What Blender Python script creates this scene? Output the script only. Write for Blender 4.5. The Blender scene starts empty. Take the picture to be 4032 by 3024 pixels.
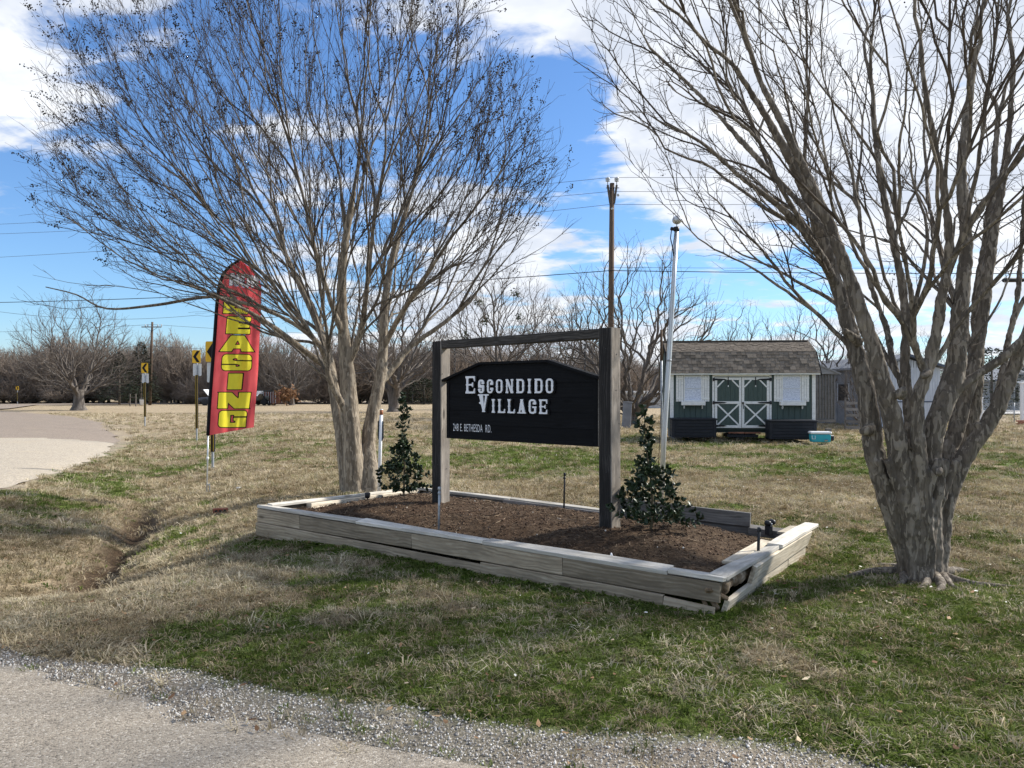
import bpy, math, random
import numpy as np
from mathutils import Vector, Matrix, Euler

# ------------------------------------------------------------------ camera, sky, sun, exposure
F = 3028.0            # focal length of the photograph in its own pixels (4032 wide)
CAM_H = 1.55
HORIZON = 1545.0
SUN_AZ, SUN_EL = math.radians(69), math.radians(36)

scene = bpy.context.scene
COL = scene.collection
cam_data = bpy.data.cameras.new('camera')
cam_data.sensor_width = 36.0
cam_data.lens = 36.0 * F / 4032.0
cam_data.shift_y = (HORIZON - 1512.0) / 4032.0
cam_data.clip_start = 0.05
cam_data.clip_end = 3000.0
cam = bpy.data.objects.new('camera', cam_data)
cam.location = (0, 0, CAM_H)
cam.rotation_euler = (math.radians(90), 0, 0)
COL.objects.link(cam)
scene.camera = cam

scene.view_settings.view_transform = 'Standard'
scene.view_settings.look = 'None'
scene.view_settings.gamma = 1.0
scene.view_settings.use_curve_mapping = False
scene.view_settings.exposure = 1.0

SUN_DIR = Vector((math.sin(SUN_AZ) * math.cos(SUN_EL), math.cos(SUN_AZ) * math.cos(SUN_EL), math.sin(SUN_EL)))
sun_data = bpy.data.lights.new('sun', 'SUN')
sun_data.energy = 3.9
sun_data.angle = math.radians(3.0)
sun_data.color = (1.0, 0.95, 0.87)
sun = bpy.data.objects.new('sun', sun_data)
sun.rotation_euler = SUN_DIR.to_track_quat('Z', 'Y').to_euler()
sun.location = (30, 15, 30)
COL.objects.link(sun)


class Nodes:
    """short-hand for building a node tree"""
    def __init__(self, nt):
        self.nt = nt

    def __call__(self, kind, ins=None, **props):
        n = self.nt.nodes.new(kind)
        for k, v in props.items():
            setattr(n, k, v)
        for k, v in (ins or {}).items():
            self.put(n, k, v)
        return n

    def put(self, n, k, v):
        s = n.inputs[k]
        if isinstance(v, bpy.types.NodeSocket):
            self.nt.links.new(v, s)
        elif isinstance(v, bpy.types.Node):
            self.nt.links.new(v.outputs[0], s)
        else:
            if hasattr(s, 'default_value') and hasattr(s.default_value, '__len__') and len(s.default_value) == 4 and len(v) == 3:
                v = (*v, 1.0)
            s.default_value = v

    def math(self, op, a, b=None, clamp=False):
        n = self('ShaderNodeMath', operation=op, use_clamp=clamp)
        self.put(n, 0, a)
        if b is not None:
            self.put(n, 1, b)
        return n.outputs[0]

    def vmath(self, op, a, b=None):
        n = self('ShaderNodeVectorMath', operation=op)
        self.put(n, 0, a)
        if b is not None:
            self.put(n, 1, b)
        return n.outputs['Value'] if op in ('DOT_PRODUCT', 'LENGTH') else n.outputs[0]

    def mix(self, fac, a, b, blend='MIX'):
        n = self('ShaderNodeMix', data_type='RGBA', blend_type=blend)
        for s, v in ((0, fac), (6, a), (7, b)):
            self.put(n, s, v)
        return n.outputs[2]

    def rng(self, v, a, b, c=0.0, d=1.0, smooth=True):
        n = self('ShaderNodeMapRange', interpolation_type='SMOOTHSTEP' if smooth else 'LINEAR')
        for s, x in ((0, v), (1, a), (2, b), (3, c), (4, d)):
            self.put(n, s, x)
        return n.outputs[0]

    def ramp(self, fac, stops):
        n = self('ShaderNodeValToRGB')
        e = n.color_ramp.elements
        while len(e) < len(stops):
            e.new(0.5)
        for el, (p, c) in zip(e, stops):
            el.position = p
            el.color = (*c, 1.0)
        self.put(n, 0, fac)
        return n.outputs[0]

    def noise(self, vec, scale, detail=4.0, rough=0.55, dist=0.0):
        return self('ShaderNodeTexNoise', {'Vector': vec, 'Scale': scale, 'Detail': detail, 'Roughness': rough, 'Distortion': dist}).outputs[0]


world = bpy.data.worlds.new('World')
scene.world = world
world.use_nodes = True
wnt = world.node_tree
wnt.nodes.clear()
W = Nodes(wnt)
sky = W('ShaderNodeTexSky', sky_type='NISHITA')
sky.sun_disc = False
sky.sun_elevation = SUN_EL
sky.sun_rotation = SUN_AZ
sky.altitude = 200.0
sky.air_density = 1.15
sky.dust_density = 0.25
sky.ozone_density = 2.6
wdir = W('ShaderNodeTexCoord').outputs['Generated']
wsep = W('ShaderNodeSeparateXYZ', {0: wdir})
wz = W.math('ADD', W.math('MAXIMUM', wsep.outputs[2], 0.0), 0.17)
wvec = W('ShaderNodeCombineXYZ', {0: W.math('DIVIDE', wsep.outputs[0], wz), 1: W.math('DIVIDE', wsep.outputs[1], wz), 2: 3.7}).outputs[0]
cloud_n = W.noise(W('ShaderNodeMapping', {'Vector': wvec, 'Rotation': (0, 0, 0.6), 'Scale': (1.0, 1.55, 1.0)}).outputs[0], 2.5, 9.0, 0.57, 0.3)
cloud_f = W.noise(wvec, 8.0, 6.0, 0.60, 0.5)
cloud_w = W.noise(wvec, 0.55, 2.0, 0.5)
dens = W.math('ADD', W.math('ADD', cloud_n, W.math('MULTIPLY', W.math('SUBTRACT', cloud_f, 0.5), 0.30)), W.math('MULTIPLY', W.math('SUBTRACT', cloud_w, 0.5), 0.35))


def pdir(u, v):
    return Vector((u - 2016.0, F, HORIZON - v)).normalized()


# cloud banks and blue gaps of that day's sky (centre seen in the picture, radius in degrees, weight)
for (u, v, rad, wgt) in ((2750, 480, 15, .17), (3500, 150, 24, .22), (150, 60, 13, .07), (60, 560, 8, .26), (1050, 800, 12, .03),
                         (2050, 1180, 11, .16), (2900, 1250, 10, .13), (600, 250, 9, -.22), (120, 900, 15, -.25), (2160, 470, 8, -.34),
                         (2430, 1030, 7, -.30), (2980, 1090, 8, -.34), (330, 1150, 12, -.22), (1250, 420, 11, -.02), (2300, 180, 8, .13), (1150, 60, 8, -.10)):
    c = math.cos(math.radians(rad))
    dens = W.math('ADD', dens, W.math('MULTIPLY', W.rng(W.vmath('DOT_PRODUCT', wdir, tuple(pdir(u, v))), c, 1.0), wgt))
cov = W.rng(dens, 0.415, 0.60)
shade = W.rng(W.noise(wvec, 2.6, 5.0, 0.6, 0.3), 0.35, 0.7)
cloud_col = W.mix(shade, (4.6, 4.95, 5.6), (6.9, 7.0, 7.15))
horizon_haze = W.rng(wsep.outputs[2], 0.0, 0.10, 0.30, 0.0)
base_sky = W.mix(horizon_haze, W.mix(1.0, sky.outputs[0], (0.62, 0.82, 1.08), 'MULTIPLY'), (3.6, 4.5, 5.9))
above = W.rng(wsep.outputs[2], -0.01, 0.02)
final_sky = W.mix(W.math('MULTIPLY', W.math('MULTIPLY', cov, 0.96), above), base_sky, cloud_col)
bg = W('ShaderNodeBackground', {'Color': final_sky, 'Strength': 0.083})
wout = W('ShaderNodeOutputWorld', {'Surface': bg.outputs[0]})

# ------------------------------------------------------------------ small helpers
rng = np.random.default_rng(11)
random.seed(5)


def P(u, v, d):
    """point that the photograph shows at pixel (u, v), d metres ahead"""
    return Vector(((u - 2016.0) / F * d, d, CAM_H + (HORIZON - v) / F * d))


def G(u, v, z=0.0):
    """point of the ground plane z at that pixel"""
    d = (CAM_H - z) * F / (v - HORIZON)
    return np.array(((u - 2016.0) / F * d, d))


def tag(o, label, cat=None, group=None, kind=None):
    o['label'] = label
    if cat:
        o['category'] = cat
    if group:
        o['group'] = group
    if kind:
        o['kind'] = kind
    return o


def thing(name, label, cat, loc=(0, 0, 0), rz=0.0, group=None):
    o = bpy.data.objects.new(name, None)
    o.empty_display_size = 0.2
    COL.objects.link(o)
    o.location = loc
    o.rotation_euler = (0, 0, rz)
    return tag(o, label, cat, group)


def link(name, me, parent=None, mat=None):
    if mat is not None and not me.materials:
        for m in (mat if isinstance(mat, (list, tuple)) else [mat]):
            me.materials.append(m)
    o = bpy.data.objects.new(name, me)
    COL.objects.link(o)
    if parent is not None:
        o.parent = parent
    return o


def copy_tree(o, parent=None):
    c = o.copy()
    COL.objects.link(c)
    c.parent = parent
    for ch in list(o.children):
        copy_tree(ch, c)
    return c


def mesh_arrays(name, verts, polys, smooth=False, mat_idx=None):
    """polys: list of (k, n) int arrays with n corners each"""
    me = bpy.data.meshes.new(name)
    verts = np.asarray(verts, np.float32)
    polys = [np.asarray(p, np.int32) for p in polys if len(p)]
    nl = sum(p.size for p in polys)
    npol = sum(len(p) for p in polys)
    me.vertices.add(len(verts))
    me.vertices.foreach_set('co', verts.ravel())
    me.loops.add(nl)
    me.polygons.add(npol)
    me.loops.foreach_set('vertex_index', np.concatenate([p.ravel() for p in polys]))
    tot = np.concatenate([np.full(len(p), p.shape[1], np.int32) for p in polys])
    start = np.concatenate([[0], np.cumsum(tot)[:-1]]).astype(np.int32)
    me.polygons.foreach_set('loop_start', start)
    if smooth:
        me.polygons.foreach_set('use_smooth', np.ones(npol, bool))
    if mat_idx is not None:
        me.polygons.foreach_set('material_index', np.asarray(mat_idx, np.int32))
    me.update(calc_edges=True)
    me.validate()
    return me


def frame_of(d, ref=None):
    d = Vector(d).normalized()
    ref = Vector(ref) if ref is not None else (Vector((0, 0, 1)) if abs(d.z) < 0.9 else Vector((1, 0, 0)))
    a = ref.cross(d).normalized()
    b = d.cross(a)
    return a, b, d


class MB:
    def __init__(self):
        self.v, self.f = [], []

    def add(self, verts, faces):
        n = len(self.v)
        self.v += [tuple(p) for p in verts]
        self.f += [tuple(i + n for i in f) for f in faces]
        return self

    def box(self, c, s, rot=None, ch=0.0):
        """box at c with full size s; ch chamfers its edges"""
        c = Vector(c)
        hx, hy, hz = s[0] / 2, s[1] / 2, s[2] / 2
        R = Euler(rot).to_matrix() if rot is not None else Matrix.Identity(3)
        if ch <= 0:
            vs = [Vector((x * hx, y * hy, z * hz)) for x in (-1, 1) for y in (-1, 1) for z in (-1, 1)]
            fs = [(0, 1, 3, 2), (4, 6, 7, 5), (0, 4, 5, 1), (2, 3, 7, 6), (0, 2, 6, 4), (1, 5, 7, 3)]
        else:
            ch = min(ch, hx * .9, hy * .9, hz * .9)
            vs, idx = [], {}
            for x in (-1, 1):
                for y in (-1, 1):
                    for z in (-1, 1):
                        for ax in range(3):
                            p = [x * (hx - ch), y * (hy - ch), z * (hz - ch)]
                            p[ax] = (x * hx, y * hy, z * hz)[ax]
                            idx[(x, y, z, ax)] = len(vs)
                            vs.append(Vector(p))
            fs = []
            for ax in range(3):
                o1, o2 = (ax + 1) % 3, (ax + 2) % 3
                for sg in (-1, 1):
                    q = []
                    for a, b in ((-1, -1), (1, -1), (1, 1), (-1, 1)):
                        k = [0, 0, 0]
                        k[ax], k[o1], k[o2] = sg, a, b
                        q.append(idx[(*k, ax)])
                    fs.append(tuple(q if sg > 0 else q[::-1]))
                for a in (-1, 1):
                    for b in (-1, 1):
                        k0, k1 = [0, 0, 0], [0, 0, 0]
                        k0[ax], k1[ax] = -1, 1
                        k0[o1] = k1[o1] = a
                        k0[o2] = k1[o2] = b
                        fs.append((idx[(*k0, o1)], idx[(*k1, o1)], idx[(*k1, o2)], idx[(*k0, o2)]))
            for x in (-1, 1):
                for y in (-1, 1):
                    for z in (-1, 1):
                        fs.append((idx[(x, y, z, 0)], idx[(x, y, z, 1)], idx[(x, y, z, 2)]))
        return self.add([c + R @ p for p in vs], fs)

    def bar(self, p0, p1, w, t, ref=(0, 0, 1)):
        """rectangular bar from p0 to p1: w across ref-side, t along ref"""
        p0, p1 = Vector(p0), Vector(p1)
        a, b, d = frame_of(p1 - p0, ref)
        vs = []
        for p in (p0, p1):
            vs += [p + a * sx * w / 2 + b * sy * t / 2 for sx, sy in ((-1, -1), (1, -1), (1, 1), (-1, 1))]
        return self.add(vs, [(3, 2, 1, 0), (4, 5, 6, 7), (0, 1, 5, 4), (1, 2, 6, 5), (2, 3, 7, 6), (3, 0, 4, 7)])

    def tube(self, path, r, n=8, cap=True):
        path = [Vector(p) for p in path]
        rs = r if hasattr(r, '__len__') else [r] * len(path)
        vs, fs = [], []
        ref = None
        for i, p in enumerate(path):
            d = (path[min(i + 1, len(path) - 1)] - path[max(i - 1, 0)]).normalized()
            if ref is None:
                a, b, _ = frame_of(d)
            else:
                a = (ref - d * ref.dot(d)).normalized()
                b = d.cross(a)
            ref = a
            vs += [p + (a * math.cos(2 * math.pi * k / n) + b * math.sin(2 * math.pi * k / n)) * rs[i] for k in range(n)]
        for i in range(len(path) - 1):
            for k in range(n):
                k2 = (k + 1) % n
                fs.append((i * n + k, i * n + k2, (i + 1) * n + k2, (i + 1) * n + k))
        if cap:
            fs.append(tuple(range(n))[::-1])
            fs.append(tuple((len(path) - 1) * n + k for k in range(n)))
        return self.add(vs, fs)

    def lathe(self, prof, c=(0, 0, 0), n=16, axis='z'):
        c = Vector(c)
        vs, fs = [], []
        for (r, h) in prof:
            for k in range(n):
                a = 2 * math.pi * k / n
                p = (r * math.cos(a), r * math.sin(a), h)
                if axis == 'y':
                    p = (p[0], h, p[1])
                elif axis == 'x':
                    p = (h, p[0], p[1])
                vs.append(c + Vector(p))
        m = len(prof)
        for i in range(m - 1):
            for k in range(n):
                k2 = (k + 1) % n
                fs.append((i * n + k, i * n + k2, (i + 1) * n + k2, (i + 1) * n + k))
        fs.append(tuple(range(n))[::-1])
        fs.append(tuple((m - 1) * n + k for k in range(n)))
        return self.add(vs, fs)

    def prism(self, pts, y0, y1, plane='xz'):
        """polygon extruded along the missing axis"""
        n = len(pts)
        if plane == 'xz':
            mk = lambda p, h: (p[0], h, p[1])
        elif plane == 'yz':
            mk = lambda p, h: (h, p[0], p[1])
        else:
            mk = lambda p, h: (p[0], p[1], h)
        vs = [mk(p, y0) for p in pts] + [mk(p, y1) for p in pts]
        fs = [tuple(range(n)), tuple(range(n, 2 * n))[::-1]]
        fs += [(i, i + n, (i + 1) % n + n, (i + 1) % n) for i in range(n)]
        return self.add(vs, fs)

    def mesh(self, name, smooth=False):
        me = bpy.data.meshes.new(name)
        me.from_pydata(self.v, [], self.f)
        if smooth:
            me.polygons.foreach_set('use_smooth', [True] * len(me.polygons))
        me.update()
        return me

    def build(self, name, mat, parent=None, smooth=False):
        return link(name, self.mesh(name, smooth), parent, mat)


def fix_normals(me):
    import bmesh
    bm = bmesh.new()
    bm.from_mesh(me)
    bmesh.ops.recalc_face_normals(bm, faces=bm.faces)
    bm.to_mesh(me)
    bm.free()


# ------------------------------------------------------------------ procedural materials
def new_mat(name):
    m = bpy.data.materials.new(name)
    m.use_nodes = True
    nt = m.node_tree
    b = nt.nodes['Principled BSDF']
    return m, Nodes(nt), b


def noisy(name, stops, scale=6.0, detail=5.0, nrough=0.6, stretch=(1, 1, 1), rough=0.85, spec=0.25, metal=0.0, bump=0.0, bscale=None,
          dist=0.0, rnd=0.0, coord='Object', trans=0.0):
    """colour ramp over stretched noise, with matching bump; rnd shifts the value from object to object"""
    m, n, b = new_mat(name)
    tc = n('ShaderNodeTexCoord').outputs[coord]
    oi = n('ShaderNodeObjectInfo').outputs['Random']
    off = n('ShaderNodeCombineXYZ', {0: n.math('MULTIPLY', oi, 37.0), 1: n.math('MULTIPLY', oi, 91.0), 2: n.math('MULTIPLY', oi, 17.0)}).outputs[0]
    mp = n('ShaderNodeMapping', {'Vector': tc, 'Scale': stretch, 'Location': off})
    f = n.noise(mp.outputs[0], scale, detail, nrough, dist)
    col = n.ramp(f, stops)
    if rnd:
        hv = n('ShaderNodeHueSaturation', {'Color': col, 'Value': n.rng(oi, 0, 1, 1 - rnd, 1 + rnd, False)})
        col = hv.outputs[0]
    n.put(b, 'Base Color', col)
    b.inputs['Roughness'].default_value = rough
    b.inputs['Specular IOR Level'].default_value = spec
    b.inputs['Metallic'].default_value = metal
    if bump:
        g = n.noise(mp.outputs[0], bscale or scale * 3, 6.0, 0.65)
        bp = n('ShaderNodeBump', {'Height': g, 'Strength': 1.0, 'Distance': bump})
        n.put(b, 'Normal', bp.outputs[0])
    return m


def S(c, *ks):
    return [(p, tuple(x * k for x in c)) for p, k in ks]


def plain(name, c, rough=0.6, spec=0.3, metal=0.0, var=0.12, scale=8.0, bump=0.0):
    return noisy(name, S(c, (0.25, 1 - var), (0.75, 1 + var)), scale, 4, rough=rough, spec=spec, metal=metal, bump=bump)


def wood(name, dark, mid, light, gscale=1.0, rnd=0.26, bump=0.004):
    """weathered sawn timber, grain along the object's own X"""
    m, n, b = new_mat(name)
    tc = n('ShaderNodeTexCoord').outputs['Object']
    oi = n('ShaderNodeObjectInfo').outputs['Random']
    off = n('ShaderNodeCombineXYZ', {0: n.math('MULTIPLY', oi, 37.0), 1: n.math('MULTIPLY', oi, 91.0), 2: n.math('MULTIPLY', oi, 17.0)}).outputs[0]
    mp = n('ShaderNodeMapping', {'Vector': tc, 'Scale': (0.14, 5.0, 5.0), 'Location': off})
    warp = n.noise(n('ShaderNodeMapping', {'Vector': tc, 'Scale': (1.0, 2.0, 2.0), 'Location': off}).outputs[0], 2.0, 3.0, 0.5)
    wv = n.vmath('ADD', mp.outputs[0], n('ShaderNodeCombineXYZ', {1: n.math('MULTIPLY', warp, 0.5), 2: n.math('MULTIPLY', warp, 0.5)}).outputs[0])
    grain = n.noise(wv, 9.0 * gscale, 6.0, 0.7)
    rings = n('ShaderNodeTexWave', {'Vector': wv, 'Scale': 2.2 * gscale, 'Distortion': 2.0, 'Detail': 3.0, 'Detail Scale': 1.2}, wave_type='BANDS', bands_direction='Z').outputs[1]
    fac = n.math('ADD', n.math('MULTIPLY', grain, 0.88), n.math('MULTIPLY', rings, 0.12))
    col = n.ramp(fac, [(0.28, dark), (0.5, mid), (0.72, light)])
    stain = n.noise(n('ShaderNodeMapping', {'Vector': tc, 'Scale': (1.2, 3.0, 3.0), 'Location': off}).outputs[0], 2.3, 5.0, 0.6)
    col = n.mix(n.rng(stain, 0.42, 0.68, 0.0, 0.7), col, tuple(x * 0.62 for x in mid))
    vor = n('ShaderNodeTexVoronoi', {'Vector': n('ShaderNodeMapping', {'Vector': tc, 'Scale': (1.6, 5.5, 5.5), 'Location': off}).outputs[0], 'Scale': 1.0}).outputs['Distance']
    col = n.mix(n.rng(vor, 0.05, 0.13, 0.8, 0.0), col, tuple(x * 0.5 for x in dark))
    col = n('ShaderNodeHueSaturation', {'Color': col, 'Value': n.rng(oi, 0, 1, 1 - rnd, 1 + rnd, False)}).outputs[0]
    n.put(b, 'Base Color', col)
    b.inputs['Roughness'].default_value = 0.88
    b.inputs['Specular IOR Level'].default_value = 0.2
    bp = n('ShaderNodeBump', {'Height': fac, 'Strength': 0.9, 'Distance': bump})
    n.put(b, 'Normal', bp.outputs[0])
    return m


def bark(name, dark, mid, light, scale=7.0, stretch=(1, 1, 0.28), bump=0.01, mottled=True):
    m, n, b = new_mat(name)
    tc = n('ShaderNodeTexCoord').outputs['Object']
    mp = n('ShaderNodeMapping', {'Vector': tc, 'Scale': stretch}).outputs[0]
    base = n.noise(mp, scale, 5.0, 0.6, 0.4)
    col = n.ramp(base, [(0.3, dark), (0.5, mid), (0.7, light)])
    hgt = base
    if mottled:
        pat = n.noise(mp, scale * 2.3, 2.0, 0.45, 1.2)
        e = n.rng(pat, 0.52, 0.545)
        col = n.mix(n.math('MULTIPLY', e, 0.66), col, tuple(0.62 * x for x in dark))
        e2 = n.rng(n.noise(mp, scale * 3.1, 2.0, 0.4, 0.9), 0.56, 0.58)
        col = n.mix(n.math('MULTIPLY', e2, 0.72), col, tuple(min(1, 1.2 * x) for x in light))
        hgt = n.math('ADD', base, n.math('MULTIPLY', e, -0.35))
    fine = n.noise(mp, scale * 9, 4.0, 0.7)
    n.put(b, 'Base Color', n.mix(0.25, col, n.ramp(fine, [(0.3, tuple(0.7 * x for x in mid)), (0.7, light)])))
    b.inputs['Roughness'].default_value = 0.9
    b.inputs['Specular IOR Level'].default_value = 0.2
    bp = n('ShaderNodeBump', {'Height': n.math('ADD', hgt, n.math('MULTIPLY', fine, 0.3)), 'Strength': 0.9, 'Distance': bump})
    n.put(b, 'Normal', bp.outputs[0])
    return m


M = {}
M['board'] = wood('weathered_board', (0.15, 0.122, 0.086), (0.305, 0.252, 0.182), (0.46, 0.40, 0.305))
M['board_pale'] = wood('pale_board', (0.36, 0.31, 0.23), (0.58, 0.51, 0.40), (0.72, 0.66, 0.54))
M['board_cap'] = wood('bleached_board', (0.36, 0.335, 0.29), (0.55, 0.52, 0.46), (0.70, 0.67, 0.61))
M['board_grey'] = wood('grey_board', (0.10, 0.095, 0.09), (0.20, 0.19, 0.18), (0.30, 0.285, 0.27))
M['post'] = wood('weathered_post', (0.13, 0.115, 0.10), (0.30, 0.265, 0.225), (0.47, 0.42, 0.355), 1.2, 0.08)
M['post_dark'] = wood('shaded_post', (0.012, 0.011, 0.011), (0.028, 0.026, 0.025), (0.075, 0.070, 0.066), 1.2, 0.05)  # post wood darkened to paint in the shade on the front faces
M['rot'] = noisy('rotten_wood', [(0.3, (0.035, 0.022, 0.014)), (0.5, (0.22, 0.16, 0.10)), (0.7, (0.55, 0.48, 0.38))], 9, 6, 0.7, (0.3, 1, 1), bump=0.02)
M['black_board'] = wood('black_painted_board', (0.0035, 0.0038, 0.0048), (0.0055, 0.006, 0.0075), (0.009, 0.010, 0.012), 1.0, 0.05, 0.003)
M['white_letter'] = plain('white_letter_paint', (0.80, 0.81, 0.84), 0.5, 0.35, var=0.05, scale=20)
M['black_letter'] = plain('black_letter_paint', (0.004, 0.004, 0.005), 0.6, 0.2)
M['chain'] = plain('dark_steel', (0.05, 0.05, 0.055), 0.5, 0.4, 0.7)
M['galv'] = noisy('galvanised_steel', [(0.3, (0.26, 0.28, 0.30)), (0.7, (0.46, 0.48, 0.50))], 30, 4, rough=0.5, metal=0.55)
M['alu'] = noisy('brushed_aluminium', [(0.3, (0.50, 0.52, 0.54)), (0.7, (0.68, 0.70, 0.72))], 20, 3, stretch=(1, 1, 0.1), rough=0.38, metal=0.6, spec=0.5)
M['black_plastic'] = plain('black_plastic', (0.012, 0.013, 0.016), 0.5, 0.4)
M['white_pvc'] = plain('white_plastic', (0.74, 0.75, 0.76), 0.45, 0.4, var=0.05)
M['brown_cap'] = plain('brown_plastic', (0.30, 0.115, 0.05), 0.6)
M['pole_wood'] = bark('pole_wood', (0.055, 0.038, 0.026), (0.105, 0.072, 0.050), (0.17, 0.12, 0.085), 6, (1, 1, 0.12), 0.006, False)
M['porcelain'] = plain('glazed_porcelain', (0.42, 0.44, 0.46), 0.2, 0.5)
M['cable'] = plain('black_cable', (0.015, 0.015, 0.018), 0.7)
M['wire'] = plain('bare_wire', (0.10, 0.11, 0.13), 0.5, 0.4, 0.5)
M['myrtle_bark'] = bark('myrtle_bark', (0.066, 0.054, 0.043), (0.135, 0.113, 0.090), (0.27, 0.235, 0.19), 8.5, (1, 1, 0.26), 0.008)
M['myrtle_bark_tan'] = bark('tan_myrtle_bark', (0.115, 0.090, 0.065), (0.225, 0.183, 0.135), (0.37, 0.315, 0.24), 9.0, (1, 1, 0.2), 0.006)
M['myrtle_twig'] = noisy('myrtle_twig', [(0.3, (0.042, 0.032, 0.025)), (0.7, (0.105, 0.083, 0.064))], 3, 4)
M['oak_bark'] = bark('oak_bark', (0.05, 0.043, 0.037), (0.105, 0.09, 0.078), (0.19, 0.17, 0.15), 5.0, (1, 1, 0.25), 0.02, False)
M['bare_twig'] = noisy('bare_twig', [(0.3, (0.065, 0.054, 0.047)), (0.7, (0.155, 0.132, 0.115))], 1.0, 4)
M['scrub_twig'] = noisy('scrub_twig', [(0.3, (0.14, 0.110, 0.088)), (0.7, (0.31, 0.255, 0.205))], 0.3, 5, coord='Object', rnd=0.25)
M['pod'] = plain('dry_seed_pod', (0.018, 0.014, 0.011), 0.8)

# ------------------------------------------------------------------ terrain
def vnoise(x, y, seed=0):
    xi, yi = np.floor(x), np.floor(y)
    xf, yf = x - xi, y - yi
    xf, yf = xf * xf * (3 - 2 * xf), yf * yf * (3 - 2 * yf)

    def h(a, b):
        t = np.sin(a * 127.1 + b * 311.7 + seed * 74.7) * 43758.5453
        return t - np.floor(t)
    return (h(xi, yi) * (1 - xf) + h(xi + 1, yi) * xf) * (1 - yf) + (h(xi, yi + 1) * (1 - xf) + h(xi + 1, yi + 1) * xf) * yf


def fbm(x, y, scale, octs=4, seed=0, gain=0.5):
    x, y = np.asarray(x, float), np.asarray(y, float)
    s, a, t = 0.0, 1.0, 0.0
    for o in range(octs):
        c, q = math.cos(o * 1.1 + .4), math.sin(o * 1.1 + .4)
        s = s + a * vnoise((x * c - y * q) * scale + 31.7 * o, (x * q + y * c) * scale + 17.3 * o, seed + o)
        t += a
        a *= gain
        scale *= 2.03
    return s / t


def sstep(a, b, x):
    t = np.clip((np.asarray(x, float) - a) / (b - a), 0, 1)
    return t * t * (3 - 2 * t)


def poly_dist(x, y, pts):
    """distance to a polyline, signed: positive to its left; also the arc length of the nearest point"""
    x, y = np.asarray(x, float), np.asarray(y, float)
    best = np.full(x.shape, 1e9)
    sgn = np.ones(x.shape)
    arc = np.zeros(x.shape)
    acc = 0.0
    for (ax, ay), (bx, by) in zip(pts[:-1], pts[1:]):
        dx, dy = bx - ax, by - ay
        L = math.hypot(dx, dy)
        t = np.clip(((x - ax) * dx + (y - ay) * dy) / (L * L), 0, 1)
        d = np.hypot(x - ax - t * dx, y - ay - t * dy)
        c = dx * (y - ay) - dy * (x - ax)
        m = d < best - 1e-9
        best = np.where(m, d, best)
        sgn = np.where(m, np.where(c >= 0, 1.0, -1.0), sgn)
        arc = np.where(m, acc + t * L, arc)
        acc += L
    return best * sgn, arc


DITCH = [(-4.0, 7.15), (-4.5, 8.6), (-5.0, 10.2), (-5.9, 12.2), (-7.4, 15.8), (-9.3, 20.2), (-13.0, 27.5), (-17.5, 36.0)]
ROAD_EDGE = [(-7.6, 5.0), (-8.1, 9.0), (-8.5, 12.8), (-9.2, 14.9), (-10.3, 18.2), (-11.8, 22.4), (-14.0, 27.0), (-16.5, 31.6), (-21.3, 39.5), (-28.0, 49.0), (-37.0, 59.0), (-50.0, 70.0), (-75.0, 86.0)]
DRIVE_EDGE = [(-7.6, 9.5), (-6.0, 7.3), (-4.3, 5.45), (-2.88, 4.36), (-1.39, 3.54), (-0.33, 3.17), (1.3, 2.83), (4.0, 2.55), (9.0, 2.35), (20.0, 2.2)]
FAR_ROAD = [(-92.0, 84.0), (-62.0, 96.0), (-30.0, 118.0), (10.0, 150.0)]
BED_B = np.array((1.42, 5.33))
BED_U = np.array((0.829, -0.559))
BED_V = np.array((0.559, 0.829))
BED_A = BED_B - 4.90 * BED_U
BED_C = BED_B + 2.44 * BED_V
BED_D = BED_A + 2.44 * BED_V


def g0(x, y):
    """smooth lie of the land"""
    x, y = np.asarray(x, float), np.asarray(y, float)
    z = 0.10 * np.exp(-((x + 2.2) ** 2 + (y - 9.0) ** 2) / (2 * 2.3 ** 2))
    d, arc = poly_dist(x, y, DITCH)
    far = np.clip(arc / 32.0, 0, 1)
    sig = 0.85 + 1.1 * far
    z = z - (0.36 - 0.16 * far) * np.exp(-d * d / (2 * sig * sig))
    z = z - 0.21 * np.exp(-d * d / (2 * 0.18 ** 2)) * (1 - sstep(4.5, 9.0, arc))
    z = z + 0.05 * (fbm(x, y, 0.11, 3, 5) - 0.5) * sstep(9, 18, y)
    z = z - 0.06 * sstep(14, 26, y) * sstep(-6, 4, x)
    return z


def road_in(x, y):
    d, _ = poly_dist(x, y, ROAD_EDGE)
    return d


def drive_in(x, y):
    d, _ = poly_dist(x, y, DRIVE_EDGE)
    return -d


def far_in(x, y):
    d, _ = poly_dist(x, y, FAR_ROAD)
    return 3.6 - np.abs(d)


def sunk(x, y):
    s = 0.12 * sstep(0.0, 0.35, road_in(x, y)) + 0.08 * sstep(0.0, 0.25, drive_in(x, y)) + 0.2 * sstep(0.0, 3.0, far_in(x, y))
    return np.minimum(s, 0.22)


def micro(x, y):
    return 0.05 * (fbm(x, y, 1.1, 3, 9) - 0.5) + 0.022 * (fbm(x, y, 6.0, 2, 3) - 0.5)


def gz(x, y):
    return g0(x, y) + micro(x, y) - sunk(x, y)


def gz1(x, y):
    return float(gz(np.array([x]), np.array([y]))[0])


def bed_coords(x, y):
    dx, dy = x - BED_A[0], y - BED_A[1]
    return dx * BED_U[0] + dy * BED_U[1], dx * BED_V[0] + dy * BED_V[1]


def in_bed(x, y, m=0.0):
    a, b = bed_coords(x, y)
    return (a > -m) & (a < 4.9 + m) & (b > -m) & (b < 2.44 + m)


def lobe(x, y, cx, cy, rx, ry):
    return np.exp(-(((x - cx) / rx) ** 2 + ((y - cy) / ry) ** 2))


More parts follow.
